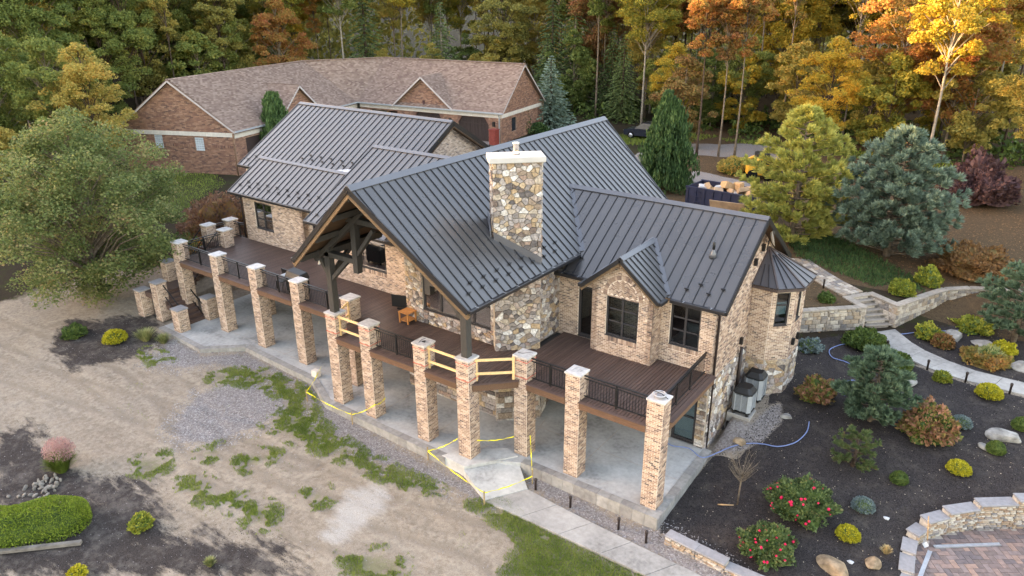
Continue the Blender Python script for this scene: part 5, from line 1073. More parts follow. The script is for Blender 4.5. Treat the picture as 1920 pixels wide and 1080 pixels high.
# ------------------------------------------------------------------ two condenser units on their pad
pad = tag(MB().box(4.14, 5.12, .6, 3.1, .3, .72).build('equipment_pad', MATS['walk'], bevel=.02), 'pale concrete pad under the two condenser units', 'pad')
def hvac(x, y, h, label):
    r = empty('condenser_unit', (x, y, .72), label, 'air conditioner', 'condenser units on the pad'); a = .37
    def oct_(s, c=.09): return [(-s + c, -s), (s - c, -s), (s, -s + c), (s, s - c), (s - c, s), (-s + c, s), (-s, s - c), (-s, -s + c)]
    for (sx, sy) in ((-1, -1), (1, -1), (1, 1), (-1, 1)): MB().lathe([(.07, 0), (.06, .03), (.03, .14), (.05, .16)], 8, (sx * .28, sy * .28, 0)).build('foot', MATS['hvac_dark'], r)
    MB().prism(oct_(a + .02), .13, .19).build('base', MATS['hvac_dark'], r); MB().prism(oct_(a - .03), .19, h).build('coil', MATS['hvac_slat'], r)
    for s in ((-1, -1), (1, -1), (1, 1), (-1, 1)):
        MB().obox((s[0] * (a - .045), s[1] * (a - .045), (h + .19) / 2), Vector((s[0], -s[1], 0)).normalized(), Vector((s[0], s[1], 0)).normalized(), (0, 0, 1), .1, .02, (h - .19) / 2).build('corner_post', MATS['hvac_grey'], r)
    for (d, n) in (((1, 0, 0), (0, -1, 0)), ((0, 1, 0), (1, 0, 0)), ((0, 1, 0), (-1, 0, 0)), ((1, 0, 0), (0, 1, 0))):
        d, n = Vector(d), Vector(n); g = part('louvre_panel', r); k = int((h - .22) / .055)
        for i in range(k): MB().obox(n * (a - .015) + Vector((0, 0, .22 + i * .055)), d, n, (0, 0, 1), a - .09, .008, .014).build('slat', MATS['hvac_grey'], g)
        MB().obox(n * (a - .005) + Vector((0, 0, (h + .19) / 2)), d, n, (0, 0, 1), .022, .012, (h - .19) / 2).build('rib', MATS['hvac_grey'], g)
    mb = MB(); o1 = oct_(a + .03, .12); o2 = oct_(a - .1, .1)
    mb.prism(o1, h, h + .07); mb.add([(x_, y_, h + .07) for x_, y_ in o1] + [(x_, y_, h + .26) for x_, y_ in o2], [(i, (i + 1) % 8, 8 + (i + 1) % 8, 8 + i) for i in range(8)]); mb.build('hood', MATS['hvac_dark'], r)
    MB().prism(oct_(a - .1, .1), h + .26, h + .275).build('top_plate', MATS['black_plastic'], r, bevel=.004)
hvac(4.68, 1.0, .98, 'nearer grey condenser unit with black hood by the right wall'); hvac(4.68, 2.3, 1.12, 'farther, taller grey condenser unit behind the other one')
# ------------------------------------------------------------------ things on the deck
tbl = empty('side_table', (-9.0, -4.62, ZD), 'small orange wooden side table with a lower shelf on the deck', 'table', rz=.0)
for i in range(5): MB().box(-.3, .3, -.3 + .122 * i, -.3 + .122 * i + .112, .5, .53).build('slat', MATS['side_table'], tbl)
for (sx, sy) in ((-1, -1), (1, -1), (1, 1), (-1, 1)): MB().box(sx * .25 - .03, sx * .25 + .03, sy * .25 - .03, sy * .25 + .03, 0, .5).build('leg', MATS['side_table'], tbl)
MB().box(-.27, .27, -.27, .27, .12, .145).build('shelf', MATS['side_table'], tbl)
tv = empty('television', (-10.2, -3.75, ZD), 'black flat screen leaning near the stone wall on the deck', 'screen'); MB().obox((0, 0, .4), (.94, .34, 0), (-.34, .94, 0), (0, 0, 1), .5, .025, .3).build('panel', MATS['black_plastic'], tv, bevel=.01); MB().obox((0, 0, .05), (.94, .34, 0), (-.34, .94, 0), (0, 0, 1), .2, .12, .03).build('stand', MATS['black_plastic'], tv)
gl_ = empty('covered_grill', (-15.75, -5.25, ZD), 'black covered barbecue grill behind the railing', 'grill'); MB().box(-.55, .55, -.3, .3, .1, .85).build('cart', MATS['black_plastic'], gl_, bevel=.03)
MB().add([(-.58, -.33, .85), (.58, -.33, .85), (.58, .33, .85), (-.58, .33, .85), (-.5, -.2, 1.16), (.5, -.2, 1.1), (.5, .26, 1.14), (-.5, .26, 1.2)], [(4, 5, 6, 7), (0, 1, 5, 4), (1, 2, 6, 5), (2, 3, 7, 6), (3, 0, 4, 7)]).build('hood', MATS['black_plastic'], gl_, bevel=.03); MB().box(-.95, -.6, -.25, .25, .8, .84).build('side_shelf', MATS['hvac_grey'], gl_)
for (sx, sy) in ((-1, -1), (1, -1), (1, 1), (-1, 1)): MB().lathe([(.03, 0), (.06, .05), (.03, .1)], 10, (sx * .45, sy * .22, 0)).build('wheel', MATS['tyre'], gl_)
chair = empty('folded_chair', (-16.9, -5.3, ZD), 'black metal chair behind the railing left of the grill', 'chair')
MB().box(-.24, .24, -.22, .22, .42, .45).build('seat', MATS['black_metal'], chair); MB().obox((0, .24, .72), (1, 0, 0), (0, 1, .2), (0, -.2, 1), .24, .015, .26).build('backrest', MATS['black_metal'], chair)
for (sx, sy) in ((-1, -1), (1, -1), (1, 1), (-1, 1)): MB().bar((sx * .21, sy * .19, 0), (sx * .21, sy * .19, .43), .03, .03).build('leg', MATS['black_metal'], chair)
def guard(p, q, label):
    p, q = Vector(p), Vector(q); d = q - p; o = empty('lumber_guard_rail', p, label, 'guard rail', 'temporary lumber rails between the brick pillars'); n = Vector((d.y, -d.x, 0)).normalized()
    for t in (.02, .98): MB().bar(d * t, d * t + Vector((0, 0, .98)), .09, .05, n).build('stud', MATS['lumber'], o)
    for z in (.9, .33): MB().bar(n * .045 + d * -.02 + Vector((0, 0, z)), n * .045 + d * 1.02 + Vector((0, 0, z)), .045, .1).build('rail', MATS['lumber'], o)
guard((-10.4, -7.36, ZD), (-8.95, -7.36, ZD), 'bare lumber guard rail between the left timber post and next brick pillar'); guard((-5.27, -7.36, ZD), (-3.68, -7.36, ZD), 'bare lumber guard rail just left of the right timber post'); guard((-3.1, -7.12, ZD), (-1.98, -6.16, ZD), 'bare lumber guard rail set diagonally right of the right timber post')
guard((-11.15, -6.15, ZD), (-10.75, -6.95, ZD), 'short lumber guard rail behind the left timber post')
def tape_band(k, z):
    x, y = PX[k]; mb = MB(); r = PW + .018
    for (a, b_) in (((-r, -r), (r, -r)), ((r, -r), (r, r)), ((r, r), (-r, r)), ((-r, r), (-r, -r))): mb.bar((a[0], a[1], 0), (b_[0], b_[1], .0), .008, .02)
    return mb, (x, y, z)
tl = {'B1': 'left timber post pillar', 'B2': 'pillar right of the left timber post', 'B3': 'pillar left of the right timber post', 'B4': 'right timber post pillar', 'C1': 'pillar right of the right timber post'}
for k in tl:
    for z, wd in ((4.2, 'upper'), (3.52, 'lower')):
        mb, loc = tape_band(k, z); o = mb.build('red_string', MATS['red_tape']); o.location = loc; tag(o, f'{wd} loop of red string around the brick {tl[k]}', 'string', 'red strings around the pillars')
ring = empty('wire_light_fixture', (PX['C3'][0], PX['C3'][1], 4.4), 'round grey wire fixture on the nearest pillar cap', 'light fixture'); pts = [(cos(t * pi / 12) * .21, sin(t * pi / 12) * .21, .12) for t in range(25)]
MB().tube(pts, .02, 8).build('ring', MATS['galv'], ring); MB().lathe([(.12, 0), (.19, .03), (.19, .05), (.1, .06)], 20).build('dish', MATS['cap_grey'], ring); MB().tube([(-.3, .05, .14), (.05, 0, .15), (.33, -.06, .06)], .015, 6).build('wire', MATS['black_metal'], ring)
cb_ = empty('bracket', (PX['B3'][0] + .05, PX['B3'][1], 4.4), 'black triangular bracket on the pillar cap left of the right post', 'bracket'); MB().prism([(-.08, -.05), (.08, -.05), (.0, .09)], .0, .03).build('plate', MATS['black_metal'], cb_); MB().tube([(-.15, .25, .01), (-.2, .05, .012), (-.1, -.2, .01)], .008, 5).build('wire', MATS['black_metal'], cb_)
wr_ = MB(); wr_.tube([(-.15, -.1, .01), (-.1, .1, .05), (0, .2, .012)], .008, 5).tube([(.05, -.1, .01), (.1, .0, .06), (.05, .15, .012)], .008, 5).tube([(.15, -.05, .01), (.2, .05, .05), (.1, .1, .012)], .008, 5); o = wr_.build('wire_ends', MATS['hvac_grey']); o.location = (PX['C2'][0], PX['C2'][1], 4.4); tag(o, 'loose grey wire ends on the second pillar cap from the right', 'wire')
wr_ = MB(); wr_.tube([(-.25, -.1, .01), (-.05, -.05, .012), (.05, .1, .012), (.25, .2, .01)], .007, 5); o = wr_.build('wire_ends', MATS['black_metal']); o.location = (PX['C1'][0], PX['C1'][1], 4.4); tag(o, 'thin black wire on the third pillar cap from the right', 'wire')
cam2 = empty('security_camera', (-11.35, -7.2, 6.75), 'white floodlight camera under the left gable eave', 'camera'); MB().tube([(0, 0, 0), (-.05, -.1, -.35)], .05, 8).build('body', MATS['white_paint'], cam2); MB().box(-.06, .06, -.06, .06, 0, .1).build('mount', MATS['black_metal'], cam2)
fc = empty('kitchen_faucet', (-12.75, -2.45, 4.36), 'tall curved kitchen faucet behind the bar window', 'faucet'); MB().tube([(0, 0, 0), (0, 0, .35), (.05, 0, .45), (.13, 0, .46), (.18, 0, .38)], .018, 8).build('spout', MATS['steel'], fc); MB().lathe([(.04, 0), (.03, .06)], 10).build('base', MATS['steel'], fc)
for i, (x, h, lab) in enumerate(((-12.45, .3, 'white paper roll standing on the kitchen window ledge'), (-13.1, .22, 'small white bottle on the kitchen window ledge'))):
    o = MB().lathe([(.06, 0), (.06, h * .8), (.025, h * .9), (.025, h)], 12).build('bottle', MATS['white_paint']); o.location = (x, -2.42, 4.36); tag(o, lab, 'bottle')
# ------------------------------------------------------------------ caution tape, stakes, hose, lights, rocks
def rope(name, pts, r, m, label, cat, flat=False):
    o = empty(name, pts[0], label, cat); p0 = Vector(pts[0]); mb = MB()
    for a, b_ in zip(pts, pts[1:]):
        a, b_ = Vector(a) - p0, Vector(b_) - p0; k = 6; k = 14; q = [a.lerp(b_, t / k) - Vector((0, 0, .09 * sin(pi * t / k) + .012 * sin(t * 2.1))) for t in range(k + 1)]
        for t, (c, d) in enumerate(zip(q, q[1:])): mb.bar(c, d, .006, r, (sin(t * .9) * .9, cos(t * .9) * .9, 1))
    mb.build('tape', MATS[m], o); return o
z_ = lambda x, y, h: (x, y, T(x, y) + h)
st1 = [(-12.35, -8.05), (-9.25, -8.15)]
rope('caution_tape', [(-13.2, -6.4, .55), z_(-12.35, -8.05, .5), z_(-9.25, -8.15, .5), (-8.3, -7.62, .75), (-8.3, -7.0, .78)], .04, 'tape', 'yellow caution tape around the left part of the patio edge', 'caution tape')
rope('caution_tape', [(-3.7, -7.62, .8), z_(-4.85, -8.15, .45), z_(-1.35, -8.95, .55), z_(-.6, -6.9, .35), (-1.4, -5.9, .9)], .04, 'tape', 'yellow caution tape around the fresh concrete ramp', 'caution tape'); rope('caution_tape', [(-3.05, -7.2, .75), (-2.0, -6.1, .75)], .04, 'tape', 'short yellow caution tape strung between the two pillars by the ramp', 'caution tape')
for i, (x, y) in enumerate(((-12.35, -8.05), (-9.25, -8.15), (-4.85, -8.15), (-1.35, -8.95), (-.6, -6.9))):
    o = MB().box(-.02, .02, -.02, .02, -.1, .62).build('stake', MATS['stake']); o.location = z_(x, y, 0); tag(o, ['leftmost wooden stake holding the caution tape', 'second wooden stake from the left holding caution tape', 'wooden stake left of the concrete ramp', 'wooden stake at the foot of the concrete ramp', 'wooden stake right of the concrete ramp'][i], 'stake', 'stakes of the caution tape')
o = MB().box(-.2, .2, -.15, .15, -.05, .3).build('loose_block', MATS['belt_stone'], bevel=.03); o.location = (-13.45, -6.55, .05); tag(o, 'loose stone block standing on the patio edge', 'block')
def hose(pts, label, r=.022):
    q = [Vector((x, y, (T(x, y) if len(p_) == 2 else p_[2]) + .04)) for p_ in pts for (x, y) in [p_[:2]]]; out = []
    for i in range(len(q) - 1):
        a, b_, c, d = q[max(i - 1, 0)], q[i], q[i + 1], q[min(i + 2, len(q) - 1)]
        for t in range(6):
            t /= 6; out.append(.5 * ((2 * b_) + (c - a) * t + (2 * a - 5 * b_ + 4 * c - d) * t * t + (3 * b_ - a - 3 * c + d) * t ** 3))
    for p_ in out: p_.z = max(p_.z, T(p_.x, p_.y) + .04)
    mb = MB(); mb.tube([p_ - q[0] for p_ in out] + [q[-1] - q[0]], r, 6); o = mb.build('garden_hose', MATS['hose']); o.location = q[0]; return tag(o, label, 'hose')
hose([(2.1, -1.7, .02), (2.9, -2.1, .02), (3.6, -1.9, .03), (4.3, -2.2, .04), (4.7, -1.3), (5.3, -.7), (6.0, -.4), (6.6, -.3), (7.1, .2), (7.3, 1.0), (7.2, 1.7)], 'blue hose curving from the patio across the gravel by the condensers')
hose([(7.9, 4.3), (7.6, 5.2), (7.9, 5.8), (8.2, 5.6), (8.0, 6.6), (7.3, 7.3), (6.6, 7.4), (6.3, 8.2), (6.8, 9.2), (7.3, 9.6)], 'blue hose winding through the mulch below the garden steps'); hose([(8.0, 11.6), (8.7, 11.7), (9.6, 12.6), (10.8, 13.6), (12.2, 14.9), (13.4, 16.0)], 'blue hose along the foot of the long curving block wall')
for i, (x, y) in enumerate(((-.3, -7.12), (1.3, -7.2), (3.3, -7.2), (4.4, -7.25), (8.5, 9.65), (10.4, 8.55), (11.95, 8.25), (13.6, 8.2), (4.6, 12.7))):
    o = MB().lathe([(.045, -.1), (.045, .38), (.06, .4), (.06, .5), (.02, .53)], 10).build('path_light', MATS['downspout']); o.location = z_(x, y, 0)
    tag(o, ['path light nearest the concrete ramp', 'second path light from the ramp along the walk', 'third path light from the ramp along the walk', 'path light by the low stone garden wall', 'path light nearest the foot of the garden steps', 'second path light along the curved garden path', 'third path light along the curved garden path', 'farthest right path light along the curved path', 'path light beside the upper paved path'][i] + ', short dark bollard', 'path light', 'dark bollard path lights')
def rock(x, y, s, label, m='rock', seed=0, h=.6, ax=1.4, rz=0, up=.25):
    bm = bmesh.new(); bmesh.ops.create_icosphere(bm, subdivisions=3, radius=1); r = random.Random(seed); pl = []
    for k in range(14):
        n = Vector((r.gauss(0, 1), r.gauss(0, 1), r.gauss(0, .8))).normalized(); pl.append((n, .62 + r.random() * .3))
    for v_ in bm.verts:
        for n, d in pl:
            e = v_.co.dot(n) - d
            if e > 0: v_.co -= n * e
        v_.co += v_.co.normalized() * .05 * mnoise.noise(v_.co * 3 + Vector((seed, 0, 0))); v_.co.x *= ax; v_.co.z *= h
    me = bpy.data.meshes.new('rock'); bm.to_mesh(me); bm.free(); me.materials.append(MATS[m]); o = link('rock', me, None, (x, y, T(x, y) + s * h * up), (0, 0, rz), (s, s, s)); return tag(o, label, 'rock', 'boulders in the planting beds')
rock(13.71, 4.6, .46, 'large pale grey boulder near the right edge above the sunken patio', seed=1, rz=.3); rock(9.85, 6.85, .38, 'grey boulder behind the middle blue pine', seed=2, rz=.5); rock(10.01, -5.0, .42, 'orange streaked boulder at the bottom of the bed', 'rock_tan', 3, .6, 1.5, -.3); rock(11.0, -4.1, .29, 'smaller upright tan boulder left of the curved patio wall', 'rock_tan', 4, .8, 1.0, .4)
rock(10.9, 12.85, .44, 'pale boulder nearest the long curving block wall', seed=5, h=.8, ax=1.1, rz=.6); rock(12.2, 12.8, .44, 'flat pale boulder between the yellow shrub and the wall', seed=6, h=.45, ax=1.5); rock(13.9, 11.1, .5, 'boulder at the right edge beyond the garden path', seed=7, h=.5); rock(13.2, 3.6, .22, 'small rock beside the green oval shrub by the large boulder', seed=8)
rock(6.3, 1.6, .2, 'small rock on the gravel in front of the condensers', seed=9); rock(10.93, -1.75, .09, 'small white stone right of the blue globe shrub', 'debris_white', 10); rock(10.39, -4.4, .09, 'small white stone between the two tan boulders', 'debris_white', 11); rock(5.2, -.6, .24, 'sandy lump of rock by the blue hose', 'rock_tan', 12)
rnd = random.Random(5)
for i in range(46):
    x, y = -16.3 + rnd.gauss(0, .36), -18.0 + rnd.gauss(0, .3); o = link('river_rock', bpy.data.objects['rock'].data, None, z_(x, y, .03), (rnd.random() * 3, rnd.random() * 3, rnd.random() * 3), (rnd.uniform(.06, .11),) * 3); o.material_slots[0].link = 'OBJECT'; o.material_slots[0].material = MATS['river_stone']; tag(o, 'pale river rock in the pile below the pink grass', 'rock', 'river rocks piled beside the pink grass')
stk = MB().tube([(0, 0, .03), (.5, .25, .06)], .025, 6).build('stick', MATS['cardboard']); stk.location = z_(5.75, -4.2, 0); tag(stk, 'pale broken stick lying on mulch beside the bare sapling', 'stick')
# ------------------------------------------------------------------ plant builders
def unit(r, n):
    a = r.normal(size=(n, 3)); return a / (np.linalg.norm(a, axis=1, keepdims=True) + 1e-9)
def leaves(name, C, size, m, r, axis=None, asp=.62, fold=.0):
    """one small four-sided leaf (or spray) at every point"""
    n = len(C); size = np.broadcast_to(size, (n,))[:, None]
    a = unit(r, n) if axis is None else axis / (np.linalg.norm(axis, axis=1, keepdims=True) + 1e-9)
    b = np.cross(a, unit(r, n)); b /= np.linalg.norm(b, axis=1, keepdims=True) + 1e-9
    V = np.stack([C - a * size * .5, C + b * size * .5 * asp, C + a * size * .5, C - b * size * .5 * asp], 1).reshape(-1, 3)
    return np_mesh(name, V, np.arange(4 * n).reshape(-1, 4), MATS[m] if isinstance(m, str) else m)
def broadleaf(seed, H, R, base, nl, lsize, ncl=46, trunk=.2, m='leaf_green', bark='bark', squash=.6, lean=0, flat=.62, top=1.0, rcs=.36):
    """meshes of a trunk with limbs and of a clumped, gappy crown"""
    r = np.random.default_rng(seed); rd = random.Random(seed); tb_ = MB()
    pts = [Vector((lean * t * t * H + mnoise.noise(Vector((seed, t * 2, 0))) * .5 * t, mnoise.noise(Vector((seed + 9, t * 2, 0))) * .5 * t, -.3 + t * (H * .93))) for t in np.linspace(0, 1, 9)]
    tb_.tube(pts, [max(.03, trunk * (1 - .9 * t) * (1.35 if t == 0 else 1)) for t in np.linspace(0, 1, 9)], 9)
    def P(t): k = t * 8; i = min(int(k), 7); return pts[i].lerp(pts[i + 1], k - i)
    cl = []; zc = (base + H) / 2; hz = (H - base) / 2
    for i in range(ncl):
        for _ in range(30):
            q = Vector((rd.uniform(-1, 1), rd.uniform(-1, 1), rd.uniform(-1, 1)))
            L = q.length
            if .35 < L < 1: break
        prof = (1 - max(0, q.z) ** 2 * .55) * (1 - max(0, -q.z) ** 2 * .35) * (.92 + .55 * mnoise.noise(q * 1.7 + Vector((seed * 1.3, 0, 0))))
        c = Vector((q.x * R * prof, q.y * R * prof, zc + q.z * hz * top)) + P(.6) * Vector((1, 1, 0)).length * 0
        ax = P(min(1, max(0, (c.z) / H))); c.x += ax.x; c.y += ax.y; cl.append((c, rd.uniform(.55, 1.15) * R * rcs))
    for c, rc in cl:
        t0 = max(.18, min(.92, (c.z - hypot(c.x, c.y) * .75) / H)); a = P(t0); L = (c - a).length; mid = a.lerp(c, .5) + Vector((0, 0, L * .08))
        if rd.random() < .75: tb_.tube([a, mid, c], [max(.02, trunk * (1 - t0) * .5), max(.015, trunk * .22), .012], 5, False)
    per = nl // ncl; C = []; Sx = []
    for c, rc in cl:
        k = int(per * (rc / (R * rcs * .83)) ** 1.5) + 8; u = unit(r, k) * (r.random((k, 1)) ** .45) * rc; u[:, 2] *= flat; u[:, 2] -= .25 * rc * (np.hypot(u[:, 0], u[:, 1]) / rc) ** 2
        C.append(u + np.array(c)); Sx.append(lsize * (.6 + .8 * r.random(k)))
    C = np.concatenate(C); Sx = np.concatenate(Sx); ax = unit(r, len(C)); ax[:, 2] *= .45
    return tb_.mesh('trunk', MATS[bark]), leaves('crown', C, Sx, m, r, ax, .75)
def spruce(seed, H, R, m, lsize=.3, levels=26, per=10, nq=20, droop=.25, bark='bark_dark', zmin=.04, power=.85, upturn=0, jag=.15):
    r = np.random.default_rng(seed); tb_ = MB(); tb_.tube([(0, 0, -.2), (0, 0, H * .5), (0, 0, H * .98)], [R * .07 + .05, R * .04 + .03, .015], 8); C = []; A = []; S_ = []
    for i in range(levels):
        t = zmin + (1 - zmin) * i / levels; z = t * H; L0 = R * (1 - t) ** power + .12; k = max(4, int(per * (1 - .45 * t)))
        for j in range(k):
            an = 2 * pi * (j + r.random()) / k; L = L0 * (1 - jag + 2 * jag * r.random()); d = np.array([cos(an), sin(an), 0]); n = max(4, int(nq * (L / R) + 3)); s = (np.arange(n) + r.random(n)) / n
            s = .12 + .88 * s; p = d * (s * L)[:, None]; p[:, 2] = z - droop * L * s ** 1.4 + upturn * L * s ** 3 + (r.random(n) - .5) * .12; side = np.cross(d, [0, 0, 1]) * ((r.random(n) - .5) * L * .34 * (1.05 - s))[:, None]
            C.append(p + side); a = d[None] * .9 + np.cross(d, [0, 0, 1])[None] * ((r.random(n) - .5) * 1.3)[:, None]; a[:, 2] += -.25 + upturn; A.append(a); S_.append(lsize * (.7 + .6 * r.random(n)) * (.65 + .35 * (1 - t)))
            if r.random() < .3: tb_.tube([(0, 0, z), tuple(d * L * .8 + np.array([0, 0, z - droop * L * .7]))], [.025, .008], 4, False)
    return tb_.mesh('trunk', MATS[bark]), leaves('crown', np.concatenate(C), np.concatenate(S_), m, r, np.concatenate(A), .45)
def pine(seed, H, R, m, ntuft=110, per=34, lsize=.3, base=.1, bark='bark', wide=.8, tuft=.4):
    """ornamental pine: separate boughs, each a row of brushy tufts that point up and out"""
    r = np.random.default_rng(seed); tb_ = MB(); tb_.tube([(0, 0, -.2), (.05, 0, H * .5), (0, .05, H * .95)], [R * .06 + .04, R * .035 + .02, .02], 8); C = []; A = []; S_ = []; nbr = max(14, ntuft // 9)
    for i in range(nbr + 3):
        t = base + (1 - base) * ((i + r.random()) / nbr) if i < nbr else .97; t = min(t, .99); prof = (1 - ((t - .25) / .77) ** 2 if t > .25 else .8 + .2 * t / .25); L = max(.15, R * max(prof, .02) ** wide * (.72 + .5 * r.random())); an = i * 2.4 + r.random() * .8; d = np.array([cos(an), sin(an), 0]); z0 = t * H - .12 * L; side = np.array([-d[1], d[0], 0])
        tip = d * L + np.array([0, 0, t * H + .22 * L]); tb_.tube([(0, 0, max(.05, z0)), tuple(d * L * .5 + np.array([0, 0, t * H])), tuple(tip)], [.02 + .012 * R, .014 + .005 * R, .006], 4, False)
        nt_ = max(3, int(9 * L / R + 2))
        for k in range(nt_):
            s = .3 + .7 * (k + r.random()) / nt_; c = d * L * s + side * (r.random() - .5) * L * .55 * s + np.array([0, 0, t * H + .22 * L * s * s + (r.random() - .5) * .12 * L]); out = d * (.5 + .5 * s) + np.array([0, 0, .75]); out /= np.linalg.norm(out); dirs = unit(r, per) * .7 + out; dirs /= np.linalg.norm(dirs, axis=1, keepdims=True); ln = tuft * (.45 + .6 * r.random((per, 1)))
            C.append(c + dirs * ln * .55); A.append(dirs); S_.append(lsize * (.7 + .6 * r.random(per)))
    return tb_.mesh('trunk', MATS[bark]), leaves('crown', np.concatenate(C), np.concatenate(S_), m, r, np.concatenate(A), .17)
def weeper(seed, H, R, m, nb=130, lsize=.34):
    r = np.random.default_rng(seed); tb_ = MB(); tb_.tube([(0, 0, -.2), (.1, 0, H * .5), (0, .1, H)], [.2, .12, .02], 8); C = []; A = []; S_ = []
    for i in range(nb):
        t = .08 + .9 * r.random(); L = R * (1 - t) ** .62 * (.55 + .6 * r.random()) + .2; an = r.random() * 2 * pi; d = np.array([cos(an), sin(an), 0]); n = 12; s = (np.arange(n) + .5) / n
        p = d * (s * L)[:, None]; p[:, 2] = t * H + .22 * L * np.sin(s * pi) - .3 * L * s ** 2
        for j in range(n):
            k = int(9 + 9 * s[j]); hang = r.random(k) ** .8 * (.35 + 1.0 * s[j]) * (.5 + .5 * (1 - t)); q = p[j] + np.stack([(r.random(k) - .5) * .45, (r.random(k) - .5) * .45, -hang], -1); C.append(q); a = np.tile([0, 0, -1.], (k, 1)) + unit(r, k) * .32; A.append(a); S_.append(lsize * (.6 + .8 * r.random(k)))
    return tb_.mesh('trunk', MATS['bark_dark']), leaves('crown', np.concatenate(C), np.concatenate(S_), m, r, np.concatenate(A), .3)
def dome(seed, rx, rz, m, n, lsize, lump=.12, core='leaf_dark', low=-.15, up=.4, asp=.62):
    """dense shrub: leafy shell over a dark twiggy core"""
    r = np.random.default_rng(seed); u = unit(r, n); u[:, 2] = np.where(u[:, 2] < low, -u[:, 2] * .6, u[:, 2]); sh = .86 + .16 * r.random(n)
    k = np.array([1 + lump * 2 * mnoise.noise(Vector((q[0] * 2.2 + seed, q[1] * 2.2, q[2] * 2.2))) for q in u]); C = u * (sh * k)[:, None] * np.array([rx, rx, rz]); ax = u + unit(r, n) * .9; ax[:, 2] += up
    me = leaves('foliage', C, lsize * (.6 + .8 * r.random(n)), m, r, ax, asp)
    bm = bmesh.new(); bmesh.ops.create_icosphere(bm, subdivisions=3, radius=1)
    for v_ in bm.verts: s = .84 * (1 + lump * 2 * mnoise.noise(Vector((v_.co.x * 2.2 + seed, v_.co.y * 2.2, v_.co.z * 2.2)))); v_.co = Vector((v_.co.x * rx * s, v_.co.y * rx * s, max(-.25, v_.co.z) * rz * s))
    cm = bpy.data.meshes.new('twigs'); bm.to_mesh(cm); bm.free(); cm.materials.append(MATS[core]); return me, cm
def put(name, meshes, names, loc, label, cat, group=None, sc=1, rz=0, mats=None):
    o = empty(name, loc, label, cat, group, rz=rz); o.scale = (sc,) * 3 if not hasattr(sc, '__len__') else sc
    for i, (me, nm) in enumerate(zip(meshes, names)):
        c = link(nm, me, o)
        if mats and mats[i]: c.material_slots[0].link = 'OBJECT'; c.material_slots[0].material = MATS[mats[i]]
    return o
G = lambda x, y, dz=0: (x, y, T(x, y) + dz)
TN = ('trunk', 'crown'); SN = ('foliage', 'twigs')
# ------------------------------------------------------------------ garden shrubs
def shrub(key, x, y, rx, rz, m, n, ls, label, name='shrub', lump=.12, seed=0, core='leaf_dark', **kw):
    me = dome(seed or hash(key) % 1000, rx, rz, m, n, ls, lump, core, **kw); return put(name, me, SN, G(x, y, rz * .28), label, 'shrub', 'shrubs in the planting beds')
YG = dome(41, 1, .8, 'leaf_yellow_globe', 2600, .15, .05); BGm = dome(42, 1, .85, 'leaf_blue_globe', 2600, .13, .05); GO = dome(43, 1, 1.1, 'leaf_dark', 2200, .15, .06)
for me, sc, x, y, lab in ((YG, .4, 10.04, -3.4, 'small round bright yellow shrub above the orange streaked boulder'), (YG, .42, 12.59, 1.75, 'small round bright yellow shrub in the open mulch above the sunken patio'), (YG, .52, 12.9, 7.5, 'round bright yellow shrub just below the curved garden path'), (YG, .62, -25.6, -10.0, 'round bright yellow shrub at the foot of the big maple'),
        (BGm, .4, 10.14, -1.85, 'round blue grey shrub in the open mulch'), (BGm, .4, 12.25, 4.6, 'round blue grey shrub tucked behind the large hydrangea'), (GO, .32, 10.89, .15, 'small upright green oval shrub alone in the mulch'), (GO, .34, 13.55, 3.5, 'small upright green oval shrub in front of the large pale boulder'), (GO, .36, 14.2, 5.6, 'small green shrub at the right edge above the large boulder')):
    put('globe_shrub', me, SN, G(x, y, sc * .3), lab, 'shrub', 'round clipped shrubs', sc)
shrub('h1', 11.29, 3.3, 1.0, 1.05, 'leaf_hydrangea', 3600, .17, 'large rounded hydrangea with faded rusty flower heads', 'hydrangea', .2, 51); shrub('h2', 6.95, 3.45, .72, .75, 'leaf_hydrangea', 1800, .17, 'loose hydrangea beside the bay and the blue hose', 'hydrangea', .3, 52)
dc = pine(53, 1.45, .8, 'leaf_rose', 190, 40, .13, .02, 'bark_dark', .5, .2); put('dwarf_conifer', dc, TN, G(9.29, 0.05), 'irregular bright green dwarf conifer in the middle of the mulch bed', 'conifer')
shrub('g1', 7.54, 9.6, .98, .62, 'leaf_dark', 3600, .13, 'wide flat topped dark green shrub below the garden steps', lump=.14, seed=54); shrub('g2', 9.08, 8.0, .8, .6, 'leaf_dark', 3000, .13, 'round dark green shrub beside the curved path and blue hose', lump=.1, seed=55)
shrub('b1', 5.5, 7.6, .55, .38, 'leaf_blue_globe', 1300, .13, 'low grey blue shrub at the foot of the block wall beside the bay', lump=.3, seed=56); shrub('y1', 9.86, 12.15, .6, .5, 'leaf_light', 1400, .14, 'loose yellow green shrub at the start of the garden path', lump=.3, seed=57)
shrub('br', 10.59, 11.6, .5, .48, 'leaf_brown', 1600, .12, 'small round rusty brown shrub beside the garden path', lump=.1, seed=58); shrub('y4', 12.96, 12.2, .54, .5, 'leaf_yellow_globe', 1600, .12, 'round yellow shrub behind the red edged mound', lump=.2, seed=59, core='leaf_light'); shrub('rm', 12.5, 11.0, 1.0, .42, 'leaf_orange', 2400, .13, 'low red brown mound with a green grassy middle by the path', lump=.25, seed=60, core='leaf_rust')
shrub('rmc', 12.5, 11.05, .5, .58, 'blade_pale', 700, .22, 'pale green grassy clump growing in the red brown mound', 'grass_clump', .3, 61, up=1.2, asp=.25); shrub('s2', 11.09, 7.9, .36, .34, 'leaf_light', 900, .12, 'small yellow green shrub below the middle of the garden path', seed=62); shrub('yl', 11.6, 14.4, .85, .4, 'leaf_light', 1500, .15, 'low spreading yellow green shrub below the long block wall', lump=.35, seed=63)
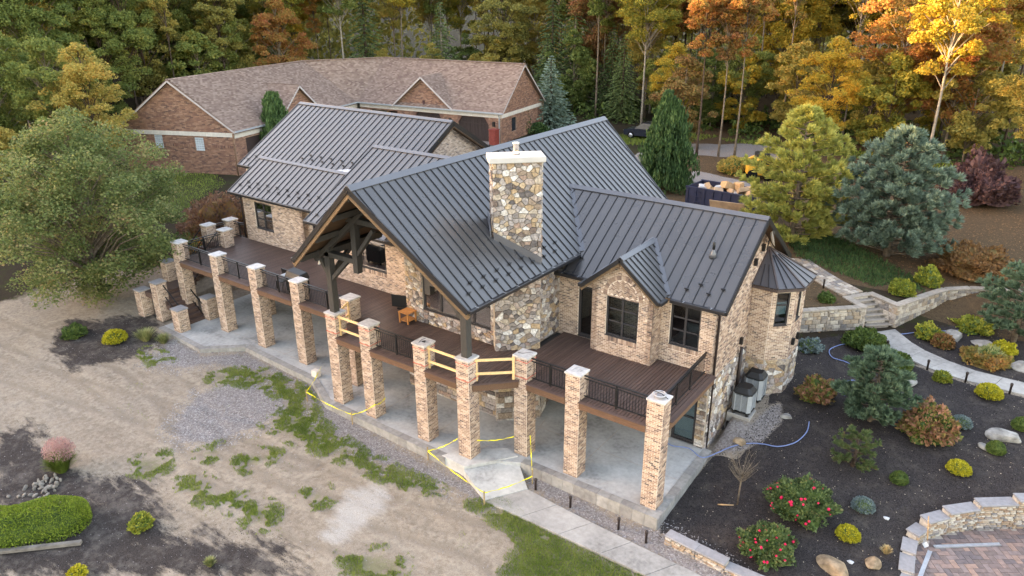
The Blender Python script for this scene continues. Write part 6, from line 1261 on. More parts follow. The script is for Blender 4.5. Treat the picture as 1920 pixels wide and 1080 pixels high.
shrub('t1', 8.1, 14.2, .64, .62, 'leaf_light', 1900, .13, 'rounded yellow green shrub on the terrace above the wall corner', lump=.15, seed=64); shrub('t2', 9.0, 16.4, .6, .75, 'leaf_light', 1500, .14, 'two toned yellow shrub on the terrace beside the long wall', lump=.25, seed=65); shrub('t3', 10.6, 19.6, 1.9, 1.1, 'leaf_brown', 3600, .2, 'broad rusty brown shrub on the terrace under the blue pine', lump=.3, seed=66, core='leaf_rust'); shrub('t4', 5.2, 11.0, .4, .35, 'leaf_dark', 500, .16, 'small green shrub in the raised bed beside the upper path', lump=.3, seed=67)
for i, (x, y, rx, rz, ls) in enumerate(((8.35, -3.2, 1.05, 1.0, 'taller red rose bush behind the other, beside the bare sapling'), (7.95, -5.55, .86, .72, 'nearer red rose bush behind the low ledge stone wall'))):
    me = dome(70 + i, rx, rz, 'leaf_rose', 3800, .12, .28); o = put('rose_bush', me, SN, G(x, y, rz * .3), ls, 'rose bush', 'red rose bushes'); rd = random.Random(i); fm = MB(); bm = bmesh.new(); bmesh.ops.create_icosphere(bm, subdivisions=1, radius=.055); fme = bpy.data.meshes.new('rose_flower'); bm.to_mesh(fme); bm.free(); fme.materials.append(MATS['rose_flower'])
    for k in range(30):
        u = Vector((rd.gauss(0, 1), rd.gauss(0, 1) - .6, abs(rd.gauss(.5, .7)))).normalized(); s = 1.0 + .24 * .5 * 2 * mnoise.noise(Vector((u.x * 2.2 + 70 + i, u.y * 2.2, u.z * 2.2))) * 1.2; link('flower', fme, o, (u.x * rx * s, u.y * rx * s, u.z * rz * s), (rd.random() * 3, rd.random() * 3, 0), (rd.uniform(.6, 1.15),) * 3)
put('pine_tree', pine(80, 3.0, 1.3, 'needle_bluegreen', 460, 80, .24, .04, 'bark', .55, .34), TN, G(9.19, 3.1), 'blue green young pine in the middle of the mulch bed', 'pine'); put('pine_tree', pine(81, 3.7, 1.75, 'needle_bluegreen', 420, 80, .24, .12, 'bark', .6, .36), TN, G(13.3, 14.0), 'blue green pine at the right edge below the long block wall', 'pine')
put('pine_tree', pine(82, 7.2, 3.2, 'needle_blue', 1150, 84, .33, .05, 'bark', .85, .55), TN, G(6.3, 19.6), 'broad blue pine on the terrace', 'pine'); put('pine_tree', pine(83, 8.0, 3.1, 'needle_yellow', 760, 84, .33, .02, 'bark', .95, .62), TN, G(.9, 19.2), 'yellow green pine behind the right gable', 'pine')
put('weeping_cypress', weeper(84, 7.4, 2.9, 'needle_green', 170), TN, G(-10.6, 25.2), 'tall weeping evergreen with hanging green branches behind the great room roof', 'conifer'); put('weeping_cypress', weeper(85, 6.4, 2.3, 'needle_green', 120), TN, G(-42.6, 14.4), 'weeping evergreen between the house roof and the garage wing', 'conifer')
put('blue_spruce', spruce(86, 7.6, 2.7, 'needle_blue', .4, 30, 12, 22, .15, upturn=.1), TN, G(-30.6, 40.0), 'silvery blue spruce standing at the right end of the brick garage', 'spruce'); put('blue_spruce', spruce(87, 3.6, 1.3, 'needle_dark', .26, 22, 10, 16, .1, upturn=.12), TN, G(-31.3, 35.8), 'small dark spruce against the right end wall of the garage', 'spruce'); shrub('sg', -30.2, 37.2, 1.0, .8, 'needle_green', 1200, .26, 'low green shrub at the foot of the blue spruce', seed=68)
shrub('pb', 9.3, 33.4, 2.3, 2.6, 'leaf_purple', 3200, .34, 'dark purple leaved shrub in front of the woods', 'purple_shrub', .25, 69, 'leaf_purple'); shrub('bd', -8.0, 33.0, 1.25, 1.0, 'leaf_olive', 2000, .2, 'round olive green bush behind the dumpster', seed=75); shrub('rb', -32.0, 1.2, 2.3, 2.2, 'leaf_redbrown', 4200, .22, 'loose reddish brown shrub beyond the left end of the deck', lump=.35, seed=76, core='leaf_rust'); shrub('rb2', -29.8, -2.2, 1.4, 1.3, 'leaf_orange', 2200, .17, 'red tinged shrub beside the deck steps', lump=.3, seed=77, core='leaf_rust')
shrub('dk', -28.2, -10.9, .62, .5, 'leaf_dark', 1200, .14, 'dark green shrub in the mulch under the big maple', lump=.25, seed=78); shrub('s3', -10.85, -16.9, .42, .36, 'leaf_light', 1200, .1, 'small pale green shrub alone on the black mulch', lump=.25, seed=79); shrub('s4', -10.4, -19.4, .3, .28, 'leaf_yellow_globe', 800, .1, 'small bright green shrub at the bottom edge near the hedge', lump=.1, seed=88)
# maple over the left end of the deck
put('maple_tree', broadleaf(93, 11.0, 5.9, .1, 74000, .135, 230, .2, 'leaf_maple', 'bark', flat=.6, rcs=.19), TN, G(-31.6, -7.6), 'broad green maple with pinkish tops beside the left end of the deck', 'tree')
# bare sapling
sp = MB(); rd = random.Random(6); sp.tube([(0, 0, -.1), (.02, 0, .9), (.03, .02, 1.3)], [.035, .03, .022], 7)
for i in range(46):
    an = rd.random() * 2 * pi; z = rd.uniform(.95, 1.35); L = rd.uniform(.5, 1.0); e = Vector((cos(an) * L * .6, sin(an) * L * .6, z + L * .75)); mid = Vector((cos(an) * L * .3, sin(an) * L * .3, z + L * .3)); sp.tube([(.02, 0, z), mid, e], [.01, .007, .003], 4, False)
    for k in range(2): q = mid.lerp(e, rd.random()); sp.tube([q, q + Vector((rd.uniform(-.2, .2), rd.uniform(-.2, .2), rd.uniform(.1, .3)))], [.005, .002], 3, False)
o = sp.build('bare_sapling', MATS['bark']); o.location = G(6.35, -3.85); tag(o, 'leafless young sapling in the mulch right of the patio corner', 'tree')
# grasses
def tuft(x, y, n, h, spread, m, label, name='grass_clump', seed=1, plume=None):
    r = np.random.default_rng(seed); o = empty(name, G(x, y), label, 'ornamental grass'); an = r.random(n) * 2 * pi; l = r.random(n) ** .7 * spread; hh = h * (.6 + .5 * r.random(n)) * (1 - .3 * (l / spread) ** 2); b0 = np.stack([np.cos(an) * l * .25, np.sin(an) * l * .25, np.zeros(n)], -1); t = np.stack([np.cos(an) * l, np.sin(an) * l, hh], -1); mid = (b0 + t) / 2; mid[:, 2] = hh * .72; sd_ = np.stack([-np.sin(an), np.cos(an), np.zeros(n)], -1) * .012
    V = np.stack([b0 - sd_, b0 + sd_, mid + sd_, mid - sd_, t], 1).reshape(-1, 3); f = np.array([(0, 1, 2), (0, 2, 3), (3, 2, 4)]); link('blades', np_mesh('blades', V, (f[None] + (np.arange(n) * 5)[:, None, None]).reshape(-1, 3), MATS[m]), o)
    if plume:
        k = 2600; u = unit(r, k) * (r.random((k, 1)) ** .4) * np.array([.75, .6, .42]); u[:, 2] -= .3 * (u[:, 0] ** 2 + u[:, 1] ** 2); u += np.array([-.25, .15, h * .98]); link('plumes', leaves('plumes', u, .085, plume, r, np.tile([0, 0, 1.], (k, 1)) + unit(r, k) * .5, .3), o)
    return o
tuft(-16.6, -17.0, 900, .95, .75, 'blade', 'pink plumed grass clump in the dirt at far left', seed=2, plume='muhly_pink'); tuft(-24.3, -9.0, 420, .7, .75, 'blade_pale', 'pale green ornamental grass clump by the corner of the patio', seed=3); tuft(-23.3, -8.6, 300, .55, .55, 'blade_pale', 'smaller ornamental grass clump touching the patio edge', seed=4); tuft(11.23, -3.3, 160, .3, .25, 'dry_grass', 'dry straw coloured tuft left of the curved patio wall', seed=5); tuft(-7.1, -16.6, 220, .35, .28, 'blade_pale', 'small yellow green grass tuft on the black mulch at the bottom', seed=6)
# clipped hedge, lower left corner, on a low timber edge
r = np.random.default_rng(91); n = 26000; hx = r.random(n); HA, HB = np.array([-15.2, -20.9]), np.array([-12.75, -17.75]); hd = (HB - HA); hl_ = np.linalg.norm(hd); hd /= hl_; hn = np.array([hd[1], -hd[0]])
u = unit(r, n); u[:, 2] = np.abs(u[:, 2]); s = hx * hl_; taper = np.sqrt(np.clip(1 - ((s - (hl_ - .75)).clip(0) / .75) ** 2, .02, 1)); k = np.array([1 + .16 * mnoise.noise(Vector((a * 1.2, b_, c * 2))) for a, b_, c in zip(s, u[:, 0], u[:, 2])]); C = np.stack([HA[0] + hd[0] * s + hn[0] * u[:, 0] * .92 * taper * k, HA[1] + hd[1] * s + hn[1] * u[:, 0] * .92 * taper * k, -.75 + 1.15 * u[:, 2] * k * (.45 + .55 * taper)], -1)
hg = empty('hedge', (-14, -19.3, -.75), 'long rounded bright green clipped hedge in the lower left corner', 'hedge'); link('foliage', leaves('foliage', C - np.array([-14, -19.3, -.75]), .055 * (.6 + .8 * r.random(n)), 'hedge_leaf', r, u + unit(r, n) * .8), hg)
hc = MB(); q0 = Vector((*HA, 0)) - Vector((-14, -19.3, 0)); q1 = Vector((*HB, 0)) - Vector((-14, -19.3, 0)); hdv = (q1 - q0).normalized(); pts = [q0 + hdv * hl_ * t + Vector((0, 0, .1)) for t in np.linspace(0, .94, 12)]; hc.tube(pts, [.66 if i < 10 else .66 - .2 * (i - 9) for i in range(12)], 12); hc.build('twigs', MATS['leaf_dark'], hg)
eb = MB().bar((-14.4, -21.2, -.72), (-11.75, -18.6, -.66), .16, .12).build('timber_edging', MATS['old_timber']); tag(eb, 'weathered grey timber edging along the foot of the hedge', 'edging')
# ------------------------------------------------------------------ brick garage behind the house
gar = tag(empty('garage', (-42, 20, 2.8)), 'long brown brick garage with tan shingle roof behind the house', 'garage'); go = Vector((42, -20, -2.8))
def gpart(name): o = bpy.data.objects.new(name, None); COL.objects.link(o); o.parent = gar; o.location = go; return o
V3 = lambda p, z: Vector((p[0], p[1], z)); GE, GR = 6.41, 10.43
E0, E1, E2, E0b, E2b = (-41.8, 9.8), (-46.2, 27.5), (-29.2, 29.7), (-52.0, 5.4), (-30.8, 39.3); R0, R1, R2, R3 = (-46.9, 7.6), (-51, 25), (-46.8, 32.33), (-30, 34.5); B1, B2 = (-55.9, 22.8), (-48.5, 35.6)
groof = gpart('roof')
def shingles(poly3, seed, expo=.15, wd=.27):
    P = [Vector(q) for q in poly3]; n = (P[1] - P[0]).cross(P[2] - P[0]).normalized()
    if n.z < 0: n = -n
    u = Vector((0, 0, 1)).cross(n).normalized(); v_ = n.cross(u); 
    if v_.z < 0: v_ = -v_
    MB().slab([q - n * .05 for q in P], n, .05).build('deck', MATS['shingle'], groof, fix=True)
    O = P[0]; uv = [((q - O).dot(u), (q - O).dot(v_)) for q in P]; r = random.Random(seed); mb = MB(); y = min(q[1] for q in uv); row = 0
    while y < max(q[1] for q in uv):
        x = min(q[0] for q in uv) + (wd / 2 if row % 2 else 0)
        while x < max(q[0] for q in uv):
            if inpoly(x + wd / 2, y + expo / 2, uv):
                a = O + u * x + v_ * y; w2 = wd * .95; mb.add([a + n * .03, a + u * w2 + n * .03, a + u * w2 + v_ * expo + n * .008, a + v_ * expo + n * .008], [(0, 1, 2, 3)])
            x += wd
        y += expo; row += 1
    mb.build('shingle', MATS['shingle'], groof, 'stuff')
shingles([V3(E0, GE), V3(E1, GE), V3(R1, GR), V3(R0, GR)], 1); shingles([V3(E1, GE), V3(R2, GR), V3(R1, GR)], 2); shingles([V3(E1, GE), V3(E2, GE), V3(R3, GR), V3(R2, GR)], 3)
for q in ([V3(R0, GR), V3(R1, GR), V3(B1, GE), V3(E0b, GE)], [V3(R1, GR), V3(R2, GR), V3(B2, GE), V3(B1, GE)], [V3(R2, GR), V3(R3, GR), V3(E2b, GE), V3(B2, GE)]): MB().slab(q, (0, 0, 1), .04).build('rear_roof', MATS['shingle'], groof, fix=True)
def trim3(p, q, w_=.12, h_=.2, m='white_trim', name='trim'): MB().bar(p, q, w_, h_).build(name, MATS[m], groof)
dz = Vector((0, 0, -.12))
for a, b_ in ((E0, R0), (E0b, R0), (E2, R3), (E2b, R3)): trim3(V3(a, GE) + dz, V3(b_, GR) + dz, .05, .13, 'white_trim', 'rake')
for a, b_ in ((R0, R1), (R1, R2), (R2, R3)): trim3(V3(a, GR + .03), V3(b_, GR + .03), .3, .05, 'shingle', 'ridge_cap')
for a, b_ in ((E0, E1), (E1, E2)): trim3(V3(a, GE - .05), V3(b_, GE - .05), .14, .13, 'hvac_grey', 'gutter')
def gwall(p, q, z0, z1, holes=(), gable=None, belt=None, top=None, band=None):
    w_ = gpart('wall'); p, q = V3(p, 0), V3(q, 0); d = q - p; L = d.length; d.normalize(); n = Vector((d.y, -d.x, 0)); mb = MB(); backing(mb, p, d, n, L, z0, z1, holes, .3, gable); mb.build('mortar', MATS['garage_mortar'], w_)
    mb = MB(); bricks(mb, p, d, n, L, z0, max(z1, max((g[1] for g in gable), default=z1) if gable else z1), holes, top, .3, .105, .014, .014); mb.build('brick', MATS['garage_brick'], w_, 'stuff')
    if belt:
        k = int(L / .62)
        for i in range(k): MB().obox(p + d * (i + .5) * L / k + Vector((0, 0, belt)) + n * .03, d, n, (0, 0, 1), L / k / 2 - .008, .05, .17).build('belt_stone', MATS['belt_stone'], w_)
    if band: 
        mb = MB(); k = int(L / .11)
        for i in range(k):
          if not any(h[0] - .1 < (i + .5) * L / k < h[1] + .1 for h in holes): five(mb, p + d * (i + .5) * L / k + Vector((0, 0, band)) + n * .02, d, n, Vector((0, 0, 1)), L / k / 2 - .008, .03, .1)
        mb.build('brick_band', MATS['garage_brick'], w_, 'stuff')
    return w_, p, d, n
d1 = (Vector(E0) - Vector(E0b)).normalized(); n1 = Vector((d1.y, -d1.x)); gl0 = Vector(E0b) - n1 * .35; gl1 = Vector(E0) - n1 * .35 - d1 * .4
GLn = (gl1 - gl0).length; tg = lambda u: GR - .15 - abs(u - 5.5) * (GR - GE) / 5.55 - .06
w_, p, d, n = gwall(gl0, gl1, 2.3, GE - .1, [(3.15, 3.95, 4.72, 5.85), (7.0, 7.85, 4.62, 5.75)], [(0, GE - .1), (GLn, GE - .1), (5.5, GR - .2)], 6.05, tg, 5.05)
for (a, b_, z0, z1) in ((3.15, 3.95, 4.72, 5.85), (7.0, 7.85, 4.62, 5.75)):
    win = bpy.data.objects.new('window', None); COL.objects.link(win); win.parent = gar; win.location = go
    MB().obox(p + d * (a + b_) / 2 + Vector((0, 0, (z0 + z1) / 2)) - n * .12, d, n, (0, 0, 1), (b_ - a) / 2, .03, (z1 - z0) / 2).build('frame', MATS['hvac_slat'], win)
    for i in range(4):
        for j in range(6): MB().obox(p + d * (a + (b_ - a) * (i + .5) / 4) + Vector((0, 0, z0 + (z1 - z0) * (j + .5) / 6)) - n * .07, d, n, (0, 0, 1), (b_ - a) / 8 - .012, .03, (z1 - z0) / 12 - .012).build('glass_block', MATS['glass_block'], win, bevel=.01)
d2 = (Vector(E1) - Vector(E0)).normalized(); n2 = Vector((d2.y, -d2.x)); f0 = Vector(E0) - n2 * .4 + d2 * .3
w_, p, d, n = gwall(f0, Vector(E1) - n2 * .4 + d2 * .4, 2.3, GE - .1, [(1.3, 4.6, 2.3, 5.6), (7.2, 10.4, 2.3, 5.6)], None, 5.95)
for u0 in (1.3, 7.2): MB().obox(p + d * (u0 + 1.65) + Vector((0, 0, 3.95)) - n * .2, d, n, (0, 0, 1), 1.65, .05, 1.65).build('garage_door', MATS['garage_door'], gar).location = go
d3 = (Vector(E2) - Vector(E1)).normalized(); n3 = Vector((d3.y, -d3.x)); f1 = Vector(E1) - n3 * .4
doors = [(1.3, 4.75, 3.5, 5.72), (6.7, 10.2, 3.5, 5.85), (11.95, 15.4, 3.5, 5.85)]
w_, p, d, n = gwall(f1, Vector(E2) - n3 * .4 - d3 * .4, 3.2, GE - .1, doors, None, 6.05, None, None)
for i, (a, b_, z0, z1) in enumerate(doors):
    dr = bpy.data.objects.new('garage_door', None); COL.objects.link(dr); dr.parent = gar; dr.location = go; c = p - n * .22
    if i == 0:
        MB().obox(c + d * (a + b_) / 2 + Vector((0, 0, (z0 + z1) / 2)) - n * 3.2, d, n, (0, 0, 1), (b_ - a) / 2 + .3, .05, (z1 - z0) / 2).build('dark_interior', MATS['room'], dr); MB().lathe([(.3, 0), (.5, .3), (.3, .9), (.1, 1.1)], 10, tuple(c + d * (a + 1.2) - n * 1.2 + Vector((0, 0, 4.3)))).build('machine', MATS['machine_yellow'], dr); continue
    k = 8
    for j in range(k): MB().obox(c + d * (a + (b_ - a) * (j + .5) / k) + Vector((0, 0, (z0 + z1) / 2)), d, n, (0, 0, 1), (b_ - a) / k / 2 - .012, .03, (z1 - z0) / 2).build('plank', MATS['garage_door'], dr)
    for (x, z, hw, hh) in ((.5, .97, .5, .03), (.5, .72, .5, .025), (.5, .03, .5, .03), (.5, .5, .02, .5)): MB().obox(c + n * .05 + d * (a + (b_ - a) * x) + Vector((0, 0, z0 + (z1 - z0) * z)), d, n, (0, 0, 1), (b_ - a) * hw, .02, (z1 - z0) * hh).build('batten', MATS['garage_door'], dr)
    for s in (-1, 1): # stone-brick haunches that arch the opening
        MB().slab([p + n * .005 + d * (a if s < 0 else b_) + Vector((0, 0, z1)), p + n * .005 + d * ((a if s < 0 else b_) - s * .45) + Vector((0, 0, z1)), p + n * .005 + d * (a if s < 0 else b_) + Vector((0, 0, z1 - .7))], -n, .2).build('haunch', MATS['garage_brick'], dr, fix=True)
for u in (5.7, 11.1, 16.0): MB().obox(p + d * u + n * .1 + Vector((0, 0, 5.3)), d, n, (0, 0, 1), .11, .1, .22).build('lantern', MATS['black_metal'], gar).location = go
MB().tube([p + d * 16.6 + n * .3 + Vector((0, 0, 6.3)), p + d * 16.6 + n * .08 + Vector((0, 0, 6.0)), p + d * 16.6 + n * .08 + Vector((0, 0, 3.4))], .06, 8).build('downspout', MATS['hvac_grey'], gar).location = go
q = Vector((f0.x, f0.y, 0)); MB().tube([q + Vector((.15, -.2, 6.2)), q + Vector((.1, -.2, 2.4))], .06, 8).build('downspout', MATS['rust'], gar).location = go
d4 = (Vector(E2b) - Vector(E2)).normalized(); n4 = Vector((d4.y, -d4.x)); L4 = (Vector(E2b) - Vector(E2)).length; t4 = lambda u: GR - .15 - abs(u - L4 / 2) * (GR - GE) / (L4 / 2) - .06
w_, p, d, n = gwall(Vector(E2) - n4 * .35 + d4 * .4, Vector(E2b) - n4 * .35 - d4 * .4, 2.8, GE - .1, [(2.2, 3.2, 4.3, 5.6)], [(0, GE - .1), (L4 - .8, GE - .1), (L4 / 2 - .4, GR - .2)], 6.05, lambda u: t4(u + .4)); MB().obox(p + d * 2.7 + Vector((0, 0, 4.95)) - n * .1, d, n, (0, 0, 1), .5, .03, .65).build('window', MATS['car_glass'], gar).location = go
for b_ in ((-56, -55.6, 5, 23, 2.4, GE), (-48, -31, 39, 39.3, 2.4, GE)): MB().box(*b_).build('rear_wall', MATS['garage_mortar'], gar).location = go
def dormer(p0, d, n, uc, hw, za, back):   # front gable standing on the wall line
    d, n, p0 = Vector((*d, 0)), Vector((*n, 0)), Vector((*p0, 0)); c = p0 + d * uc; bl_, br2, ap = c - d * hw + Vector((0, 0, GE)), c + d * hw + Vector((0, 0, GE)), c + Vector((0, 0, za)); f = n * .5; bk = -n * back
    for a in (bl_, br2): shingles([a + f, ap + f, ap + bk, a + n * .45], 5)
    for a in (bl_, br2): trim3(a + f + dz, ap + f + dz, .06, .15)
    w2 = gpart('wall'); MB().slab([bl_ + n * .06, br2 + n * .06, ap + n * .06 + Vector((0, 0, -.1))], -n, .2).build('mortar', MATS['garage_mortar'], w2, fix=True); mb = MB(); bricks(mb, c - d * hw + n * .06, d, n, 2 * hw, GE - .05, za, (), lambda u: za - .25 - abs(u - hw) * (za - GE) / hw, .3, .105, .014, .014); mb.build('brick', MATS['garage_brick'], w2, 'stuff')
    MB().obox(c + n * .12 + Vector((0, 0, GE + .4)), d, n, (0, 0, 1), .11, .05, .2).build('emblem', MATS['leaf_purple'], gar).location = go
dormer(f1, d3, n3, 8.1, 3.65, 9.36, 3.6); dormer(f0, d2, n2, 8.6, 3.3, 9.15, 3.3)
# courtyard things
bar_ = empty('smoker', G(-29.6, 28.9), 'tall rust red metal smoker box at the garage corner', 'smoker'); MB().box(-.35, .35, -.35, .35, .12, 1.5).build('body', MATS['red_barrel'], bar_, bevel=.03); MB().box(-.4, .4, -.4, .4, 1.5, 1.56).build('lid', MATS['red_barrel'], bar_); MB().box(-.3, .3, -.38, -.35, .5, .9).build('door', MATS['red_barrel'], bar_)
for (sx, sy) in ((-1, -1), (1, -1), (1, 1), (-1, 1)): MB().box(sx * .3 - .04, sx * .3 + .04, sy * .3 - .04, sy * .3 + .04, 0, .14).build('leg', MATS['black_metal'], bar_)
gn = empty('gas_cylinder', G(-30.6, 26.2), 'small white gas cylinder in the garage courtyard', 'cylinder'); MB().lathe([(.12, 0), (.2, .05), (.2, .4), (.12, .5), (.05, .52)], 12).build('tank', MATS['debris_white'], gn); MB().lathe([(.1, .5), (.1, .62), (.08, .62)], 10).build('collar', MATS['galv'], gn)
# ------------------------------------------------------------------ car
car = empty('parked_car', G(-20.9, 43.2), 'dark sport utility car parked on grass at the edge of the woods', 'car', rz=radians(-178)); car.location.z += .02
def profile(pts, w_, m, name, parent, tw=None):
    n_ = len(pts); vs = [(x, -w_ * (tw(z) if tw else 1), z) for x, z in pts] + [(x, w_ * (tw(z) if tw else 1), z) for x, z in pts]
    return MB().add(vs, [tuple(range(n_)), tuple(range(n_, 2 * n_))[::-1]] + [(i, i + n_, (i + 1) % n_ + n_, (i + 1) % n_) for i in range(n_)]).build(name, MATS[m], parent, fix=True)
body = profile([(-2.2, .35), (2.15, .35), (2.25, .6), (2.22, .9), (1.2, 1.03), (-1.95, 1.1), (-2.25, .95), (-2.3, .55)], .9, 'car_paint', 'body', car); profile([(1.15, 1.02), (.35, 1.6), (-1.4, 1.66), (-2.1, 1.12)], .8, 'car_glass', 'glasshouse', car, lambda z: 1 - (z - 1) * .22); profile([(.3, 1.6), (-1.4, 1.64), (-1.35, 1.7), (.25, 1.66)], .7, 'car_paint', 'roof', car)
for x in (1.1, .1, -1.0):
    for s in (-1, 1): MB().bar((x - (.0 if x < 1 else 0), s * .8, 1.03), (x - .25 if x > .5 else x, s * .7, 1.62), .05, .05).build('pillar', MATS['car_paint'], car)
for (x, s) in ((1.4, 1), (1.4, -1), (-1.4, 1), (-1.4, -1)):
    wh = bpy.data.objects.new('wheel', None); COL.objects.link(wh); wh.parent = car; wh.location = (x, s * .84, .36); wh.rotation_euler = (pi / 2, 0, 0); MB().lathe([(.2, -.11), (.36, -.1), (.37, 0), (.36, .1), (.2, .11)], 20).build('tyre', MATS['tyre'], wh); MB().lathe([(.05, -.125), (.22, -.115), (.22, .115), (.05, .125)], 14).build('rim', MATS['rim'], wh)
for s in (-1, 1): MB().box(2.1, 2.24, s * .75 - .14, s * .75 + .14, .72, .88).build('headlight', MATS['headlight'], car)
# ------------------------------------------------------------------ dumpster
dp = empty('dumpster', (-4.5, 22.6, T(-4.5, 22.6)), 'long dark blue open dumpster full of construction debris behind the house', 'dumpster', rz=-.07); m_ = MATS['dumpster']
MB().box(-2.6, 2.6, -1.15, 1.15, .1, .2).build('floor', m_, dp)
for nm, b_ in (('side', (-2.6, 2.6, -1.2, -1.12, .1, 1.6)), ('side', (-2.6, 2.6, 1.12, 1.2, .1, 1.6)), ('end', (-2.66, -2.58, -1.2, 1.2, .1, 1.6)), ('end', (2.58, 2.66, -1.2, 1.2, .1, 1.6))): MB().box(*b_).build(nm, m_, dp)
for i in range(9):
    for s in (-1, 1): MB().box(-2.5 + i * .62 - .05, -2.5 + i * .62 + .05, s * 1.2 - .05, s * 1.2 + .05, .12, 1.55).build('rib', m_, dp)
for s in (-1, 1): MB().box(-2.68, 2.68, s * 1.16 - .08, s * 1.16 + .08, 1.55, 1.65).build('top_rail', m_, dp)
for i in range(4): MB().box(-2.0, -1.5, -1.3, -1.26, .3 + i * .35, .34 + i * .35).build('rung', m_, dp)
rd = random.Random(2)
for i in range(16):
    mt, nm, lab = (('cardboard', 'cardboard_box', 'brown cardboard box'), ('debris_white', 'debris_panel', 'white scrap panel'), ('plywood', 'scrap_board', 'scrap board'))[i % 3]; s = rd.uniform(.2, .5); x, y = -6.5 + i * .27, 22.7 + rd.uniform(-.6, .6); o = MB().box(-s, s, -s * .7, s * .7, -.15, .15 if i % 3 else .35).build(nm, MATS[mt], None, bevel=.02); o.location = (x, y, T(-4.5, 22.6) + rd.uniform(1.15, 1.7)); o.rotation_euler = (rd.uniform(-.5, .5), rd.uniform(-.5, .5), rd.random() * 3); tag(o, lab + ' in the dumpster, ' + ('leftmost', 'second from left', 'third from left', 'fourth from left', 'fifth from left', 'rightmost')[i // 3] + ' of its kind', 'debris', 'debris in the dumpster')
ply = MB().obox((0, 0, .6), (1, .12, 0), (-.11, .9, .4), (.0, -.4, .9), 1.15, .02, .72).build('plywood_sheet', MATS['plywood']); ply.location = G(-3.9, 20.9); tag(ply, 'pale plywood sheet leaning on the near side of the dumpster', 'plywood')
sk = empty('skid_steer', G(-5.6, 32.4), 'yellow skid steer loader half hidden behind the yellow green pine', 'loader', rz=.5); MB().box(-1.1, .6, -.6, .6, .35, 1.2).build('body', MATS['machine_yellow'], sk, bevel=.08); MB().box(-.5, .5, -.55, .55, 1.2, 2.1).build('cab', MATS['black_metal'], sk, bevel=.05)
for s in (-1, 1): MB().tube([(-1.1, s * .7, 1.3), (-.2, s * .72, 1.75), (.8, s * .72, 1.3), (1.3, s * .7, .4)], .12, 8).build('boom', MATS['machine_yellow'], sk)
for (x, s) in ((.45, 1), (.45, -1), (-.75, 1), (-.75, -1)): o = MB().lathe([(.15, -.14), (.4, -.13), (.42, 0), (.4, .13), (.15, .14)], 16).build('wheel', MATS['tyre'], sk); o.location = (x, s * .75, .42); o.rotation_euler = (pi / 2, 0, 0)
MB().box(1.2, 1.7, -.85, .85, .1, .6).build('bucket', MATS['black_metal'], sk)
# ------------------------------------------------------------------ the woods
def screen(x, y, z):
    d = Vector((x, y, z)) - CAM; k = d.dot(_F)
    return (960 + 1396.75 * d.dot(_R) / k, 540 - 1396.75 * d.dot(_U) / k, k) if k > 1 else (-9999, 0, k)
PROTO = {'tall': [broadleaf(100 + i, 19.5 + i % 3, 3.1 + .4 * (i % 3), 6.5 + i % 3, 23000, .19, 96, .13, 'leaf_green', 'bark', flat=.55, rcs=.27) for i in range(5)],
         'slim': [broadleaf(110 + i, 19, 2.3, 9, 13000, .19, 64, .11, 'leaf_green', 'bark', flat=.55, lean=.008 * i, rcs=.28) for i in range(4)],
         'broad': [broadleaf(120 + i, 14, 3.9, 2.6, 24000, .19, 110, .14, 'leaf_green', 'bark', flat=.5, rcs=.25) for i in range(3)],
         'low': [broadleaf(130 + i, 7, 2.4, .5, 12000, .19, 64, .07, 'leaf_green', 'bark', flat=.5, rcs=.28) for i in range(3)],
         'thin': [broadleaf(140 + i, 19.5, 2.2, 10, 4200, .2, 44, .11, 'leaf_olive', 'bark', flat=.6, rcs=.25) for i in range(3)],
         'hemlock': [spruce(150 + i, 11 + 2 * i, 2.9, 'needle_dark', .42, 32, 11, 20, .3, jag=.3) for i in range(2)]}
KIND = {'leaf_green': 'green', 'leaf_olive': 'olive green', 'leaf_gold': 'golden yellow', 'leaf_orange': 'orange', 'leaf_rust': 'rust brown', 'needle_dark': 'dark evergreen'}
edge = [(-100, 2), (-72, 4), (-61, 14), (-61, 36), (-44, 46), (-30, 48), (-19, 50), (-12, 47.5), (-4, 46), (4, 46), (14, 44), (24, 42), (40, 36), (60, 30)]
def edge_y(x):
    for (a, b_), (c, d) in zip(edge, edge[1:]):
        if a <= x <= c: return b_ + (d - b_) * (x - a) / (c - a + 1e-9)
    return 60
rd = random.Random(77); TREES = []
def plant(x, y, shape, leaf, sc=1.0, bark=None, vi=None): TREES.append((x, y, shape, leaf, sc, bark, vi))
def pick(px):
    r = rd.random()
    if px < 330: return 'leaf_green' if r < .6 else 'leaf_olive' if r < .96 else 'leaf_gold'
    if px < 720: return 'leaf_olive' if r < .5 else 'leaf_green' if r < .82 else 'leaf_gold' if r < .95 else 'leaf_orange'
    if px < 1130: return 'leaf_green' if r < .5 else 'leaf_olive' if r < .95 else 'leaf_gold'
    return 'leaf_gold' if r < .38 else 'leaf_orange' if r < .5 else 'leaf_olive' if r < .76 else 'leaf_rust' if r < .83 else 'leaf_green'
gridp = []
for i in range(-26, 16):
    for j in range(-5, 30):
        x, y = i * 4.3 + rd.uniform(-1.5, 1.5), j * 4.3 + rd.uniform(-1.5, 1.5) + (2 if i % 2 else 0); e = edge_y(x)
        if x < -61: ok = (y > 4 - (x + 61) * 0 - 2 and y < 40) and x > -100
        else: ok = 0 <= y - e < 32
        if not ok: continue
        s = screen(x, y, T(x, y) + 9)
        if not (-60 < s[0] < 1985 and s[1] < 420): continue
        gridp.append((x, y, s[0], s[2], y - e if x > -61 else -61 - x))
